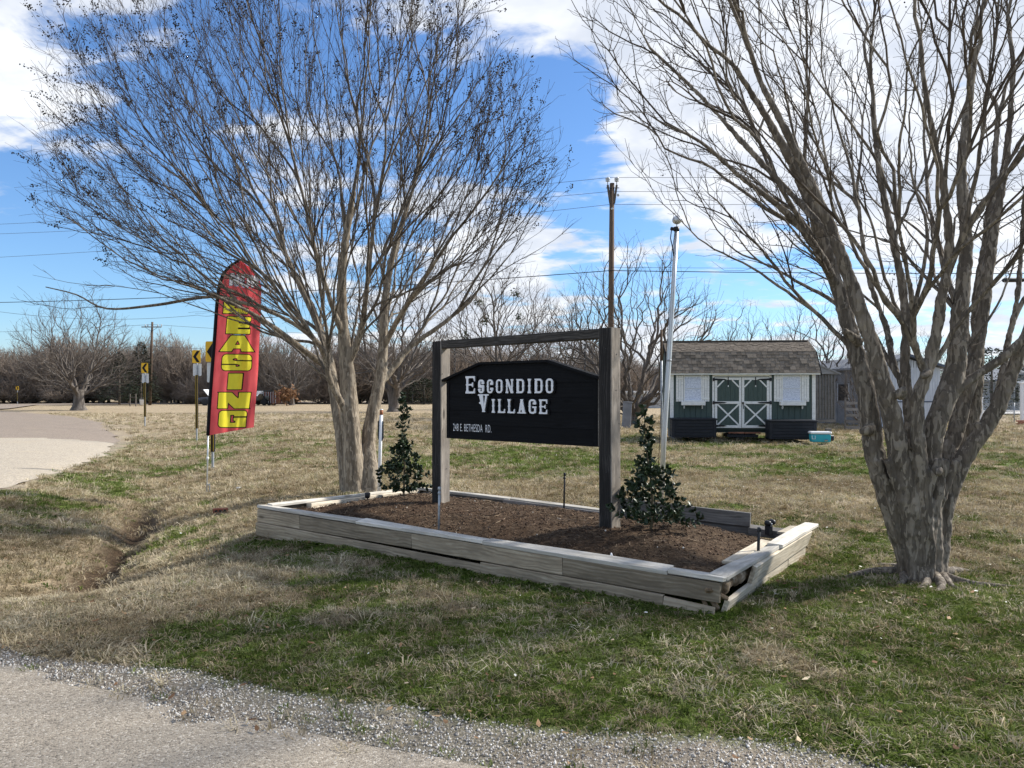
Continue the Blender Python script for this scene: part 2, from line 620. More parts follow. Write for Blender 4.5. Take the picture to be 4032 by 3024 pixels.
def greenness(x, y):
    """0 straw, 1 green"""
    x, y = np.asarray(x, float), np.asarray(y, float)
    n = 0.55 * fbm(x, y, 0.75, 4, 21, 0.6) + 0.45 * fbm(x, y, 2.6, 3, 33, 0.6)
    b = np.zeros_like(n) - 0.02
    fa, fb = bed_coords(x, y)
    b += 0.24 * np.exp(-((fb + 0.10) / 0.22) ** 2) * sstep(-0.2, 0.3, fa) * (1 - sstep(4.8, 5.4, fa))
    b += 0.22 * lobe(x, y, 3.2, 5.6, 1.7, 1.3) + 0.20 * lobe(x, y, 4.6, 5.0, 2.5, 1.6)
    b += 0.14 * lobe(x, y, 0.2, 4.6, 1.6, 0.4) + 0.10 * lobe(x, y, -1.6, 5.0, 1.0, 0.5) + 0.13 * lobe(x, y, 2.3, 4.1, 1.4, 0.35)
    b += 0.12 * lobe(x, y, -1.6, 4.15, 1.6, 0.30)
    b -= 0.17 * lobe(x, y, -3.2, 6.2, 1.5, 1.6) + 0.10 * lobe(x, y, -5.2, 8.2, 1.4, 1.8)
    b += 0.20 * lobe(x, y, -6.9, 11.8, 1.0, 1.8) + 0.15 * lobe(x, y, -8.1, 15.5, 1.1, 2.6) + 0.16 * lobe(x, y, -4.2, 9.8, 0.5, 1.5)
    b += 0.20 * lobe(x, y, 0.5, 17.5, 2.2, 3.4) + 0.12 * lobe(x, y, 7.5, 18.0, 3.5, 2.2) - 0.22 * lobe(x, y, 0.8, 11.8, 3.0, 2.0)
    b -= 0.16 * lobe(x, y, -5.0, 15.0, 3.0, 4.0) + 0.12 * lobe(x, y, 4.5, 11.5, 2.5, 2.0)
    b += 0.14 * lobe(x, y, 6.0, 15.0, 3.5, 1.5) + 0.12 * lobe(x, y, -1.2, 18.0, 2.5, 2.0)
    b += 0.20 * np.exp(-((-drive_in(x, y) - 0.75) / 0.35) ** 2) * sstep(-3.6, -2.2, x) * (1 - sstep(3.0, 4.5, x))
    b -= 0.30 * sstep(26, 40, y)
    return sstep(0.44, 0.60, n + b * 0.95)


def bareness(x, y):
    """bare earth: the washed-out bottom of the ditch and the scuffed corner of the bed"""
    d, arc = poly_dist(x, y, DITCH)
    n = fbm(x, y, 2.2, 3, 71)
    b = np.exp(-(d / 0.34) ** 4) * (1 - sstep(4.8, 7.5, arc)) * sstep(0.26, 0.42, n + 0.12)
    b = np.maximum(b, 0.95 * lobe(x, y, -3.75, 6.95, 0.62, 0.24) * sstep(0.3, 0.5, n + .1))
    b = np.maximum(b, lobe(x, y, 2.0, 5.72, 0.28, 0.14))
    b = np.maximum(b, 0.5 * lobe(x, y, 3.5, 6.4, 0.55, 0.35))
    return np.clip(b, 0, 1)


def gravelness(x, y):
    """loose stone along the edge of the drive"""
    d = -drive_in(x, y)
    wid = 0.17 + 0.40 * (fbm(x, y, 0.9, 3, 91) - 0.3) + 0.16 * lobe(x, y, -1.6, 4.0, 1.1, 1.1) + 0.30 * lobe(x, y, 0.6, 3.4, 1.0, 1.0)
    wid = wid * (0.32 + 0.68 * sstep(-3.0, -1.7, x))
    g = (1 - sstep(wid * 0.75, wid * 1.25, d)) * sstep(-0.16, 0.03, d)
    return g * sstep(-5.2, -3.4, x) * (1 - sstep(2.6, 4.2, x))


def shoulder(x, y):
    """pale dirt and chips worn along the outside of the bend"""
    d = -road_in(x, y)
    return (1 - sstep(0.05, 0.35 + 1.1 * lobe(x, y, -15.5, 29.5, 5.0, 7.0), d + 0.5 * (fbm(x, y, 0.8, 3, 12) - .5))) * (d < 3) * (y > 11)


def steps(*segs):
    out = []
    for a, b, s in segs:
        out.append(np.arange(a, b - 1e-6, s))
    return np.concatenate(out)


gx = steps((-600, -60, 30), (-60, -14, 2), (-14, -7, .3), (-7, 6, .05), (6, 14, .3), (14, 60, 2), (60, 601, 30))
gy = steps((-60, 1, 6), (1, 2.5, .3), (2.5, 11, .05), (11, 30, .25), (30, 70, 1.5), (70, 160, 8), (160, 901, 60))
GX, GY = np.meshgrid(gx, gy)
gxf, gyf = GX.ravel(), GY.ravel()
gzf = gz(gxf, gyf)
nx, ny = len(gx), len(gy)
ii = np.arange(nx * ny).reshape(ny, nx)
quads = np.stack([ii[:-1, :-1], ii[:-1, 1:], ii[1:, 1:], ii[1:, :-1]], -1).reshape(-1, 4)
ground_me = mesh_arrays('ground', np.stack([gxf, gyf, gzf], 1), [quads], True)
for nm, arr in (('green', greenness(gxf, gyf)), ('bare', bareness(gxf, gyf)), ('stone', gravelness(gxf, gyf)), ('dirt', shoulder(gxf, gyf))):
    at = ground_me.attributes.new(nm, 'FLOAT', 'POINT')
    at.data.foreach_set('value', arr.astype(np.float32))

STRAW = [(0.22, (0.20, 0.150, 0.092)), (0.5, (0.42, 0.342, 0.230)), (0.80, (0.70, 0.61, 0.46))]
GREEN = [(0.25, (0.048, 0.078, 0.014)), (0.5, (0.108, 0.160, 0.028)), (0.78, (0.24, 0.30, 0.075))]


def ground_material():
    m, n, b = new_mat('lawn_ground')
    pos = n('ShaderNodeNewGeometry').outputs['Position']
    at = lambda k: n('ShaderNodeAttribute', attribute_name=k).outputs['Fac']
    f1 = n.noise(n('ShaderNodeMapping', {'Vector': pos, 'Scale': (1, .55, 1)}).outputs[0], 34, 5, 0.75, 0.4)
    f2 = n.noise(n('ShaderNodeMapping', {'Vector': pos, 'Scale': (.35, 1, 1)}).outputs[0], 2.2, 6, 0.65)
    f3 = n.noise(n('ShaderNodeMapping', {'Vector': pos, 'Scale': (.35, 1, 1)}).outputs[0], 0.25, 5, 0.65)
    f = n.math('ADD', n.math('ADD', n.math('MULTIPLY', f1, 0.42), n.math('MULTIPLY', f2, 0.34)), n.math('MULTIPLY', f3, 0.24))
    straw = n.ramp(f, STRAW)
    green = n.ramp(f, GREEN)
    gg = n.rng(n.math('ADD', at('green'), n.math('MULTIPLY', n.math('SUBTRACT', f2, 0.5), 0.9)), 0.25, 0.75)
    col = n.mix(gg, straw, green)
    soil = n.ramp(n.noise(pos, 20, 6, 0.7), [(0.3, (0.022, 0.015, 0.010)), (0.55, (0.068, 0.047, 0.030)), (0.8, (0.25, 0.19, 0.125))])
    col = n.mix(n.math('MULTIPLY', n.rng(f1, 0.32, 0.55, 0.75, 0.0), 1.0), col, (0.05, 0.038, 0.024))
    col = n.mix(at('bare'), col, soil)
    col = n.mix(n.math('MULTIPLY', at('stone'), 0.9), col, n.ramp(n.noise(pos, 60, 4, 0.7), [(0.3, (0.13, 0.115, 0.095)), (0.7, (0.46, 0.41, 0.34))]))
    col = n.mix(n.math('MULTIPLY', at('dirt'), 0.9), col, n.ramp(n.noise(pos, 12, 5, 0.7), [(0.3, (0.26, 0.215, 0.16)), (0.7, (0.46, 0.40, 0.31))]))
    n.put(b, 'Base Color', n.mix(1.0, col, (0.88, 0.86, 0.84), 'MULTIPLY'))
    b.inputs['Roughness'].default_value = 0.95
    b.inputs['Specular IOR Level'].default_value = 0.1
    bp = n('ShaderNodeBump', {'Height': f1, 'Strength': 1.0, 'Distance': 0.03})
    n.put(b, 'Normal', bp.outputs[0])
    return m


ground = link('ground', ground_me, None, ground_material())
tag(ground, 'winter lawn of straw and green patches with a washed-out ditch', 'ground', kind='structure')


def strip_sheet(name, edge, offs, side, lift, mats, matfun=None, jag=0.0, seed=0):
    """paved sheet along a polyline: rows along the edge, columns at the offsets"""
    pts = np.array(edge, float)
    seg = np.hypot(*np.diff(pts, axis=0).T)
    arc = np.concatenate([[0], np.cumsum(seg)])
    s = np.unique(np.concatenate([np.arange(0, min(arc[-1], 45), 0.2), np.arange(0, arc[-1], 2.0), [arc[-1]]]))
    # smooth the polyline a little
    X = np.interp(s, arc, pts[:, 0])
    Y = np.interp(s, arc, pts[:, 1])
    k = 9
    for _ in range(3):
        Xp = np.pad(X, k // 2, 'edge')
        Yp = np.pad(Y, k // 2, 'edge')
        X2 = np.convolve(Xp, np.ones(k) / k, 'valid')
        Y2 = np.convolve(Yp, np.ones(k) / k, 'valid')
        X[5:-5], Y[5:-5] = X2[5:-5], Y2[5:-5]
    tx, ty = np.gradient(X), np.gradient(Y)
    L = np.hypot(tx, ty)
    nxn, nyn = -ty / L * side, tx / L * side
    j = jag * (fbm(s, s * 0 + seed, 1.3, 4, seed) - 0.5) * 2
    V = []
    for o in offs:
        oo = o - (j if o <= 0.0 else j * max(0, 1 - o))
        x, y = X + nxn * oo, Y + nyn * oo
        V.append(np.stack([x, y, g0(x, y) + lift * min(1.0, max(0.25, o / 0.25 + .25))], 1))
    V = np.concatenate(V)
    n = len(s)
    q = []
    for c in range(len(offs) - 1):
        a = np.arange(n - 1) + c * n
        q.append(np.stack([a, a + 1, a + 1 + n, a + n], 1))
    q = np.concatenate(q)
    if side < 0:
        q = q[:, ::-1]
    mi = None
    if matfun is not None:
        c = V[q].mean(1)
        mi = matfun(c[:, 0], c[:, 1])
    me = mesh_arrays(name, V, [q], True, mi)
    return link(name, me, None, mats)


def paving(name, lo, mid, hi, agg=85.0, tone=0.4):
    m, n, b = new_mat(name)
    pos = n('ShaderNodeNewGeometry').outputs['Position']
    v = n('ShaderNodeTexVoronoi', {'Vector': pos, 'Scale': agg, 'Randomness': 1.0})
    sep = n('ShaderNodeSeparateColor', {0: v.outputs['Color']})
    chips = n.ramp(sep.outputs[0], [(0.0, lo), (0.35, mid), (0.8, mid), (1.0, hi)])
    big = n.noise(pos, 0.8, 6, 0.65)
    col = n.mix(n.rng(big, 0.35, 0.7, 0.0, tone), chips, tuple(x * 0.72 for x in mid))
    tan = n.noise(n.vmath('ADD', pos, (3.1, 7.7, 0.0)), 0.55, 5, 0.6)
    col = n.mix(n.rng(tan, 0.56, 0.74, 0.0, 0.45), col, (0.42, 0.35, 0.25))
    pit = n.noise(pos, 30, 4, 0.7)
    col = n.mix(n.rng(pit, 0.64, 0.72, 0.0, 0.55), col, tuple(x * 0.45 for x in lo))
    n.put(b, 'Base Color', col)
    b.inputs['Roughness'].default_value = 0.9
    b.inputs['Specular IOR Level'].default_value = 0.2
    hgt = n.math('ADD', n.math('MULTIPLY', v.outputs['Distance'], -0.6), n.math('MULTIPLY', n.noise(pos, 140, 3, 0.6), 0.5))
    bp = n('ShaderNodeBump', {'Height': hgt, 'Strength': 0.8, 'Distance': 0.006})
    n.put(b, 'Normal', bp.outputs[0])
    return m


M['drive'] = paving('worn_asphalt', (0.16, 0.136, 0.106), (0.37, 0.318, 0.248), (0.60, 0.535, 0.44), 115.0, .2)
M['road_pale'] = paving('pale_chip_seal', (0.22, 0.20, 0.18), (0.40, 0.345, 0.265), (0.54, 0.48, 0.39), 45.0, 0.2)
M['road_brown'] = paving('brown_chip_seal', (0.16, 0.128, 0.10), (0.255, 0.208, 0.165), (0.35, 0.295, 0.24), 30.0, 0.25)

road = strip_sheet('road', ROAD_EDGE, [-0.12, 0.0, 0.15, 0.4, 1, 2, 3.5, 5, 7.5], 1, 0.02, [M['road_pale'], M['road_brown']],
                   lambda x, y: ((y - 0.05 * (x + 12)) > 26.5 + 0 * x).astype(np.int32), 0.28, 4)
tag(road, 'country road of pale and brown chip seal bending away beyond the ditch', 'road', kind='structure')
far_road = strip_sheet('side_road', [(x, y) for x, y in FAR_ROAD], [-3.4, -1.5, 0.0, 1.5, 3.4], 1, 0.08, [M['road_brown']])
tag(far_road, 'distant side road running in front of the bare woods', 'road', kind='structure')
JN = MB()
JN.v = [(x, y, .10) for x, y in ((-45.5, 69.5), (-58, 94.5), (-95, 82), (-80, 60), (-44, 62))]
JN.f = [(4, 0, 1, 2, 3)]
o = JN.build('road_junction', M['road_brown'])
tag(o, 'far road junction where the bend meets the side road', 'road', kind='structure')
driveway = strip_sheet('driveway', DRIVE_EDGE, [-0.03, 0.0, 0.1, 0.3, 0.6, 1.2, 2.5, 5.0, 9.0], -1, 0.012, [M['drive']], None, 0.10, 7)
tag(driveway, 'worn grey-beige asphalt driveway with a crumbling edge', 'driveway', kind='structure')

# ------------------------------------------------------------------ scattering (grass, stones, litter) by geometry nodes
SRC = bpy.data.collections.new('scatter_sources')   # not linked to the scene: only the scattered copies are drawn


def scatter_group(coll):
    g = bpy.data.node_groups.new('scatter_' + coll.name, 'GeometryNodeTree')
    g.interface.new_socket('Geometry', in_out='INPUT', socket_type='NodeSocketGeometry')
    g.interface.new_socket('Geometry', in_out='OUTPUT', socket_type='NodeSocketGeometry')
    n = Nodes(g)
    gi, go = n('NodeGroupInput'), n('NodeGroupOutput')
    ci = n('GeometryNodeCollectionInfo', transform_space='ORIGINAL')
    ci.inputs['Collection'].default_value = coll
    ci.inputs['Separate Children'].default_value = True
    ci.inputs['Reset Children'].default_value = True

    def attr(name, t):
        a = n('GeometryNodeInputNamedAttribute', data_type=t)
        a.inputs['Name'].default_value = name
        return a.outputs[0]
    rot = n('FunctionNodeEulerToRotation', {0: attr('rot', 'FLOAT_VECTOR')})
    iop = n('GeometryNodeInstanceOnPoints', {'Points': gi.outputs[0], 'Instance': ci.outputs[0], 'Rotation': rot.outputs[0], 'Scale': attr('scl', 'FLOAT_VECTOR')})
    iop.inputs['Pick Instance'].default_value = True
    n.put(iop, 'Instance Index', attr('idx', 'INT'))
    g.links.new(iop.outputs[0], go.inputs[0])
    return g


def scatter(name, pts, scl, rot, idx, coll_meshes, mat, label, cat, attrs=None, kind='stuff', parent=None):
    coll = bpy.data.collections.new(name + '_sources')
    for i, me in enumerate(coll_meshes):
        if not me.materials:
            me.materials.append(mat)
        o = bpy.data.objects.new('%s_%03d' % (me.name, i), me)
        coll.objects.link(o)
    me = bpy.data.meshes.new(name)
    n = len(pts)
    me.vertices.add(n)
    me.vertices.foreach_set('co', np.asarray(pts, np.float32).ravel())
    scl = np.asarray(scl, np.float32)
    if scl.ndim == 1:
        scl = np.repeat(scl[:, None], 3, 1)
    a = me.attributes.new('scl', 'FLOAT_VECTOR', 'POINT')
    a.data.foreach_set('vector', scl.ravel())
    a = me.attributes.new('rot', 'FLOAT_VECTOR', 'POINT')
    a.data.foreach_set('vector', np.asarray(rot, np.float32).ravel())
    a = me.attributes.new('idx', 'INT', 'POINT')
    a.data.foreach_set('value', np.asarray(idx, np.int32))
    for k, v in (attrs or {}).items():
        a = me.attributes.new(k, 'FLOAT', 'POINT')
        a.data.foreach_set('value', np.asarray(v, np.float32))
    o = link(name, me, parent)
    md = o.modifiers.new('scatter', 'NODES')
    md.node_group = scatter_group(coll)
    if parent is None:
        tag(o, label, cat, kind=kind)
    else:
        o['kind'] = kind
    return o


def blades_mesh(name, nb, hmin, hmax, spread, lean, width, seed, curl=0.6):
    r = np.random.default_rng(seed)
    V, T = [], []
    for i in range(nb):
        a = r.uniform(0, 2 * math.pi)
        rad = spread * math.sqrt(r.uniform())
        bx, by = rad * math.cos(a), rad * math.sin(a)
        h = r.uniform(hmin, hmax)
        d = a + r.normal(0, 0.9)
        ln = lean * r.uniform(0.3, 1.5)
        dx, dy = math.cos(d), math.sin(d)
        px, py = -dy, dx
        w = width * r.uniform(0.7, 1.3)
        cz = r.uniform(-curl, curl)
        p0 = np.array((bx, by, -0.004))
        p1 = p0 + np.array((dx * ln * 0.4 * h, dy * ln * 0.4 * h, h * 0.55))
        p2 = p0 + np.array((dx * ln * h + px * cz * h, dy * ln * h + py * cz * h, h * max(0.25, 1.0 - 0.45 * ln)))
        k = len(V)
        s = np.array((px, py, 0)) * w / 2
        V += [p0 - s, p0 + s, p1 - s * .85, p1 + s * .85, p2]
        T += [(k, k + 1, k + 3), (k, k + 3, k + 2), (k + 2, k + 3, k + 4)]
    return mesh_arrays(name, np.array(V), [np.array(T)])


def grass_material():
    m, n, b = new_mat('grass_blades')
    g = n('ShaderNodeAttribute', attribute_name='green', attribute_type='INSTANCER').outputs['Fac']
    t = n('ShaderNodeAttribute', attribute_name='tint', attribute_type='INSTANCER').outputs['Fac']
    pos = n('ShaderNodeNewGeometry').outputs['Position']
    f = n.math('ADD', n.math('MULTIPLY', t, 0.6), n.math('MULTIPLY', n.noise(pos, 90, 2, 0.5), 0.4))
    col = n.mix(g, n.ramp(f, STRAW), n.ramp(f, GREEN))
    d = n('ShaderNodeBsdfDiffuse', {'Color': col, 'Roughness': 0.5})
    tr = n('ShaderNodeBsdfTranslucent', {'Color': n.mix(0.5, col, (0.6, 0.6, 0.2), 'MULTIPLY')})
    mx = n('ShaderNodeMixShader', {0: 0.22, 1: d.outputs[0], 2: tr.outputs[0]})
    out = [x for x in n.nt.nodes if x.type == 'OUTPUT_MATERIAL'][0]
    n.nt.links.new(mx.outputs[0], out.inputs[0])
    n.nt.nodes.remove(b)
    return m


def grass_points(y0, y1, dens, xlim=0.74, margin=1.2):
    area_w = 2 * (xlim * y1 + margin)
    n = int(dens * area_w * (y1 - y0))
    x = rng.uniform(-area_w / 2, area_w / 2, n)
    y = rng.uniform(y0, y1, n)
    k = np.abs(x) < xlim * y + margin
    x, y = x[k], y[k]
    k = (drive_in(x, y) < 0.0) & (road_in(x, y) < -0.02) & ~in_bed(x, y, 0.05)
    x, y = x[k], y[k]
    dd, arc = poly_dist(x, y, DITCH)
    keep = (1 - 0.93 * bareness(x, y)) * (1 - 0.97 * sstep(0.2, 0.8, shoulder(x, y)))
    gv = gravelness(x, y)
    keep *= 1 - 0.97 * sstep(0.15, 0.7, gv)
    keep *= 0.55 + 0.45 * sstep(0.25, 0.5, fbm(x, y, 3.3, 3, 55))
    k = rng.uniform(size=len(x)) < keep
    return x[k], y[k]


tufts = [blades_mesh('straw_tuft', 13, 0.022, 0.060, 0.034, 1.45, 0.0046, s, 1.0) for s in range(4)] + \
        [blades_mesh('green_tuft', 15, 0.018, 0.046, 0.030, 0.9, 0.0042, 10 + s, 0.5) for s in range(3)] + \
        [blades_mesh('long_tuft', 9, 0.050, 0.105, 0.030, 1.5, 0.0050, 20 + s, 1.0) for s in range(2)] + \
        [blades_mesh('broad_weed', 9, 0.016, 0.034, 0.022, 1.5, 0.0135, 40 + s, 0.3) for s in range(2)]
GP = []
for (y0, y1, dens, sc) in ((2.3, 4.6, 1150, 1.0), (4.6, 7.0, 950, 1.05), (7.0, 10.0, 520, 1.2), (10.0, 15.0, 220, 1.5), (15.0, 22.0, 85, 1.9), (22.0, 30.0, 34, 2.3), (30.0, 40.0, 15, 2.6), (40.0, 56.0, 6, 2.8)):
    x, y = grass_points(y0, y1, dens)
    GP.append(np.stack([x, y, np.full(len(x), sc)], 1))
GP = np.concatenate(GP)
gnx, gny, gsc = GP.T
gg = greenness(gnx, gny)
n_g = len(gnx)
isg = rng.uniform(size=n_g) < (0.05 + 0.74 * gg)
idx = np.where(isg, rng.integers(4, 7, n_g), rng.integers(0, 4, n_g))
long_p = 0.04 + 0.12 * (1 - gg) * sstep(0.45, 0.62, fbm(gnx, gny, 1.1, 3, 66))
idx = np.where(rng.uniform(size=n_g) < long_p, rng.integers(7, 9, n_g), idx)
idx = np.where((idx >= 7) & isg, 4, idx)
wa_, wb_ = bed_coords(gnx, gny)
weed = np.exp(-((wb_ + 0.10) / 0.16) ** 2) * (wa_ > -.1) * (wa_ < 5.0) * 0.8 + 0.30 * sstep(0.55, 0.72, fbm(gnx, gny, 1.9, 3, 77)) * gg
isw = rng.uniform(size=n_g) < weed
idx = np.where(isw, rng.integers(9, 11, n_g), idx)
isg = isg | isw
gcol = np.where(isg, np.clip(rng.normal(0.92, 0.12, n_g), 0, 1), np.clip(rng.normal(0.06, 0.10, n_g), 0, 1))
clump = fbm(gnx, gny, 1.7, 3, 44)
gs = gsc * rng.uniform(0.7, 1.3, n_g) * (0.75 + 0.5 * clump)
dd_, arc_ = poly_dist(gnx, gny, DITCH)
# grass_sources are sorted by name: number them so that the order holds
order_names = ['%s' % t.name for t in tufts]
for i, t in enumerate(tufts):
    t.name = 'tuft_%02d' % i
grass = scatter('grass', np.stack([gnx, gny, gz(gnx, gny)], 1), np.stack([gs, gs, gs * rng.uniform(.7, 1.2, n_g)], 1),
                np.stack([rng.normal(0, .15, n_g), rng.normal(0, .15, n_g), rng.uniform(0, 6.28, n_g)], 1), idx, tufts, grass_material(),
                'short dry and green winter grass covering the lawn', 'grass',
                {'green': gcol, 'tint': np.clip(0.5 + (clump - 0.5) * 0.9 + rng.normal(0, .20, n_g) - 0.22 * isw, 0, 1)})


def pebble(name, seed, flat=0.7):
    r = np.random.default_rng(seed)
    t = (1 + 5 ** .5) / 2
    v = np.array([(-1, t, 0), (1, t, 0), (-1, -t, 0), (1, -t, 0), (0, -1, t), (0, 1, t), (0, -1, -t), (0, 1, -t), (t, 0, -1), (t, 0, 1), (-t, 0, -1), (-t, 0, 1)], float)
    v /= np.linalg.norm(v[0])
    f = [(0, 11, 5), (0, 5, 1), (0, 1, 7), (0, 7, 10), (0, 10, 11), (1, 5, 9), (5, 11, 4), (11, 10, 2), (10, 7, 6), (7, 1, 8), (3, 9, 4), (3, 4, 2), (3, 2, 6), (3, 6, 8), (3, 8, 9), (4, 9, 5), (2, 4, 11), (6, 2, 10), (8, 6, 7), (9, 8, 1)]
    v = v * r.uniform(0.75, 1.2, (12, 1)) * np.array((1, r.uniform(.7, 1), flat))
    return mesh_arrays(name, v, [np.array(f)], False)


def tinted(name, stops, rough=0.85):
    m, n, b = new_mat(name)
    t = n('ShaderNodeAttribute', attribute_name='tint', attribute_type='INSTANCER').outputs['Fac']
    n.put(b, 'Base Color', n.ramp(t, stops))
    b.inputs['Roughness'].default_value = rough
    b.inputs['Specular IOR Level'].default_value = 0.2
    return m


def sprinkle(name, n, box, accept, size, meshes, mat, label, cat, zoff=0.0, flat=False, tint=None, zf=gz, parent=None):
    x = rng.uniform(box[0], box[1], n)
    y = rng.uniform(box[2], box[3], n)
    k = rng.uniform(size=n) < accept(x, y)
    x, y = x[k], y[k]
    n = len(x)
    s = size(n) if callable(size) else rng.uniform(size[0], size[1], n)
    tilt = 0.25 if flat else 3.14
    return scatter(name, np.stack([x, y, zf(x, y) + zoff + s * (0.35 if not flat else 0.1)], 1), s,
                   np.stack([rng.uniform(-tilt, tilt, n), rng.uniform(-tilt, tilt, n), rng.uniform(0, 6.28, n)], 1), rng.integers(0, len(meshes), n), meshes, mat,
                   label, cat, {'tint': rng.uniform(0, 1, n) if tint is None else tint(x, y)}, parent=parent)


gravel = sprinkle('gravel', 190000, (-5.2, 4.2, 2.5, 6.5), lambda x, y: sstep(0.05, 0.8, gravelness(x, y)) * 0.9 + 0.004 * (drive_in(x, y) > -0.9) * (drive_in(x, y) < 0.3),
                  lambda n: 0.0028 + 0.0085 * rng.beta(1.0, 3.6, n), [pebble('pebble_%d' % i, i) for i in range(5)],
                  tinted('gravel_stone', [(0.0, (0.09, 0.085, 0.08)), (0.2, (0.28, 0.26, 0.235)), (0.5, (0.54, 0.50, 0.44)), (0.85, (0.70, 0.66, 0.59)), (1.0, (0.82, 0.79, 0.73))]),
                  'loose pale gravel along the edge of the driveway', 'gravel')


def leaf_litter_mesh(name, seed):
    r = np.random.default_rng(seed)
    v = np.array([(-1, 0, .1), (-.3, .45, .0), (.5, .35, .12), (1, 0, .3), (.5, -.4, .05), (-.3, -.5, .18)]) * r.uniform(.7, 1.2, (6, 3))
    return mesh_arrays(name, v, [np.array([(0, 1, 5), (1, 2, 5), (2, 4, 5), (2, 3, 4)])])


twigs_ = sprinkle('fallen_leaves', 5200, (-6, 8, 2.8, 14), lambda x, y: (~in_bed(x, y, .05)) * (drive_in(x, y) < 0.3) * (np.abs(x) < .74 * y + 1) * (0.12 + 0.5 * sstep(.45, .65, fbm(x, y, .9, 3, 18))),
                  (0.012, 0.030), [leaf_litter_mesh('fallen_%d' % i, 20 + i) for i in range(4)],
                  tinted('brown_leaf', [(0.0, (0.06, 0.032, 0.018)), (0.5, (0.17, 0.095, 0.05)), (0.85, (0.34, 0.22, 0.12)), (1.0, (0.55, 0.46, 0.32))]),
                  'brown fallen leaves caught in the grass', 'fallen leaves', 0.022, True)
litter = sprinkle('leaf_litter', 11000, (-8, 12, 3.4, 24), lambda x, y: (~in_bed(x, y, .1)) * (drive_in(x, y) < -0.2) * (road_in(x, y) < -.3) * (np.abs(x) < .74 * y + 1)
                  * (0.10 + 0.75 * lobe(x, y, 4.6, 6.2, 2.6, 1.4) + 0.85 * lobe(x, y, 6.2, 12.5, 3.6, 2.6) + 0.4 * lobe(x, y, 8, 18, 5, 4)) * sstep(.35, .6, fbm(x, y, 1.2, 3, 8)),
                  (0.010, 0.024), [leaf_litter_mesh('litter_%d' % i, i) for i in range(4)],
                  tinted('pale_litter', [(0.0, (0.30, 0.20, 0.11)), (0.3, (0.55, 0.48, 0.36)), (0.6, (0.75, 0.72, 0.62)), (1.0, (0.85, 0.84, 0.80))]),
                  'pale curled leaf bits scattered over the lawn', 'leaf litter', 0.028, True)

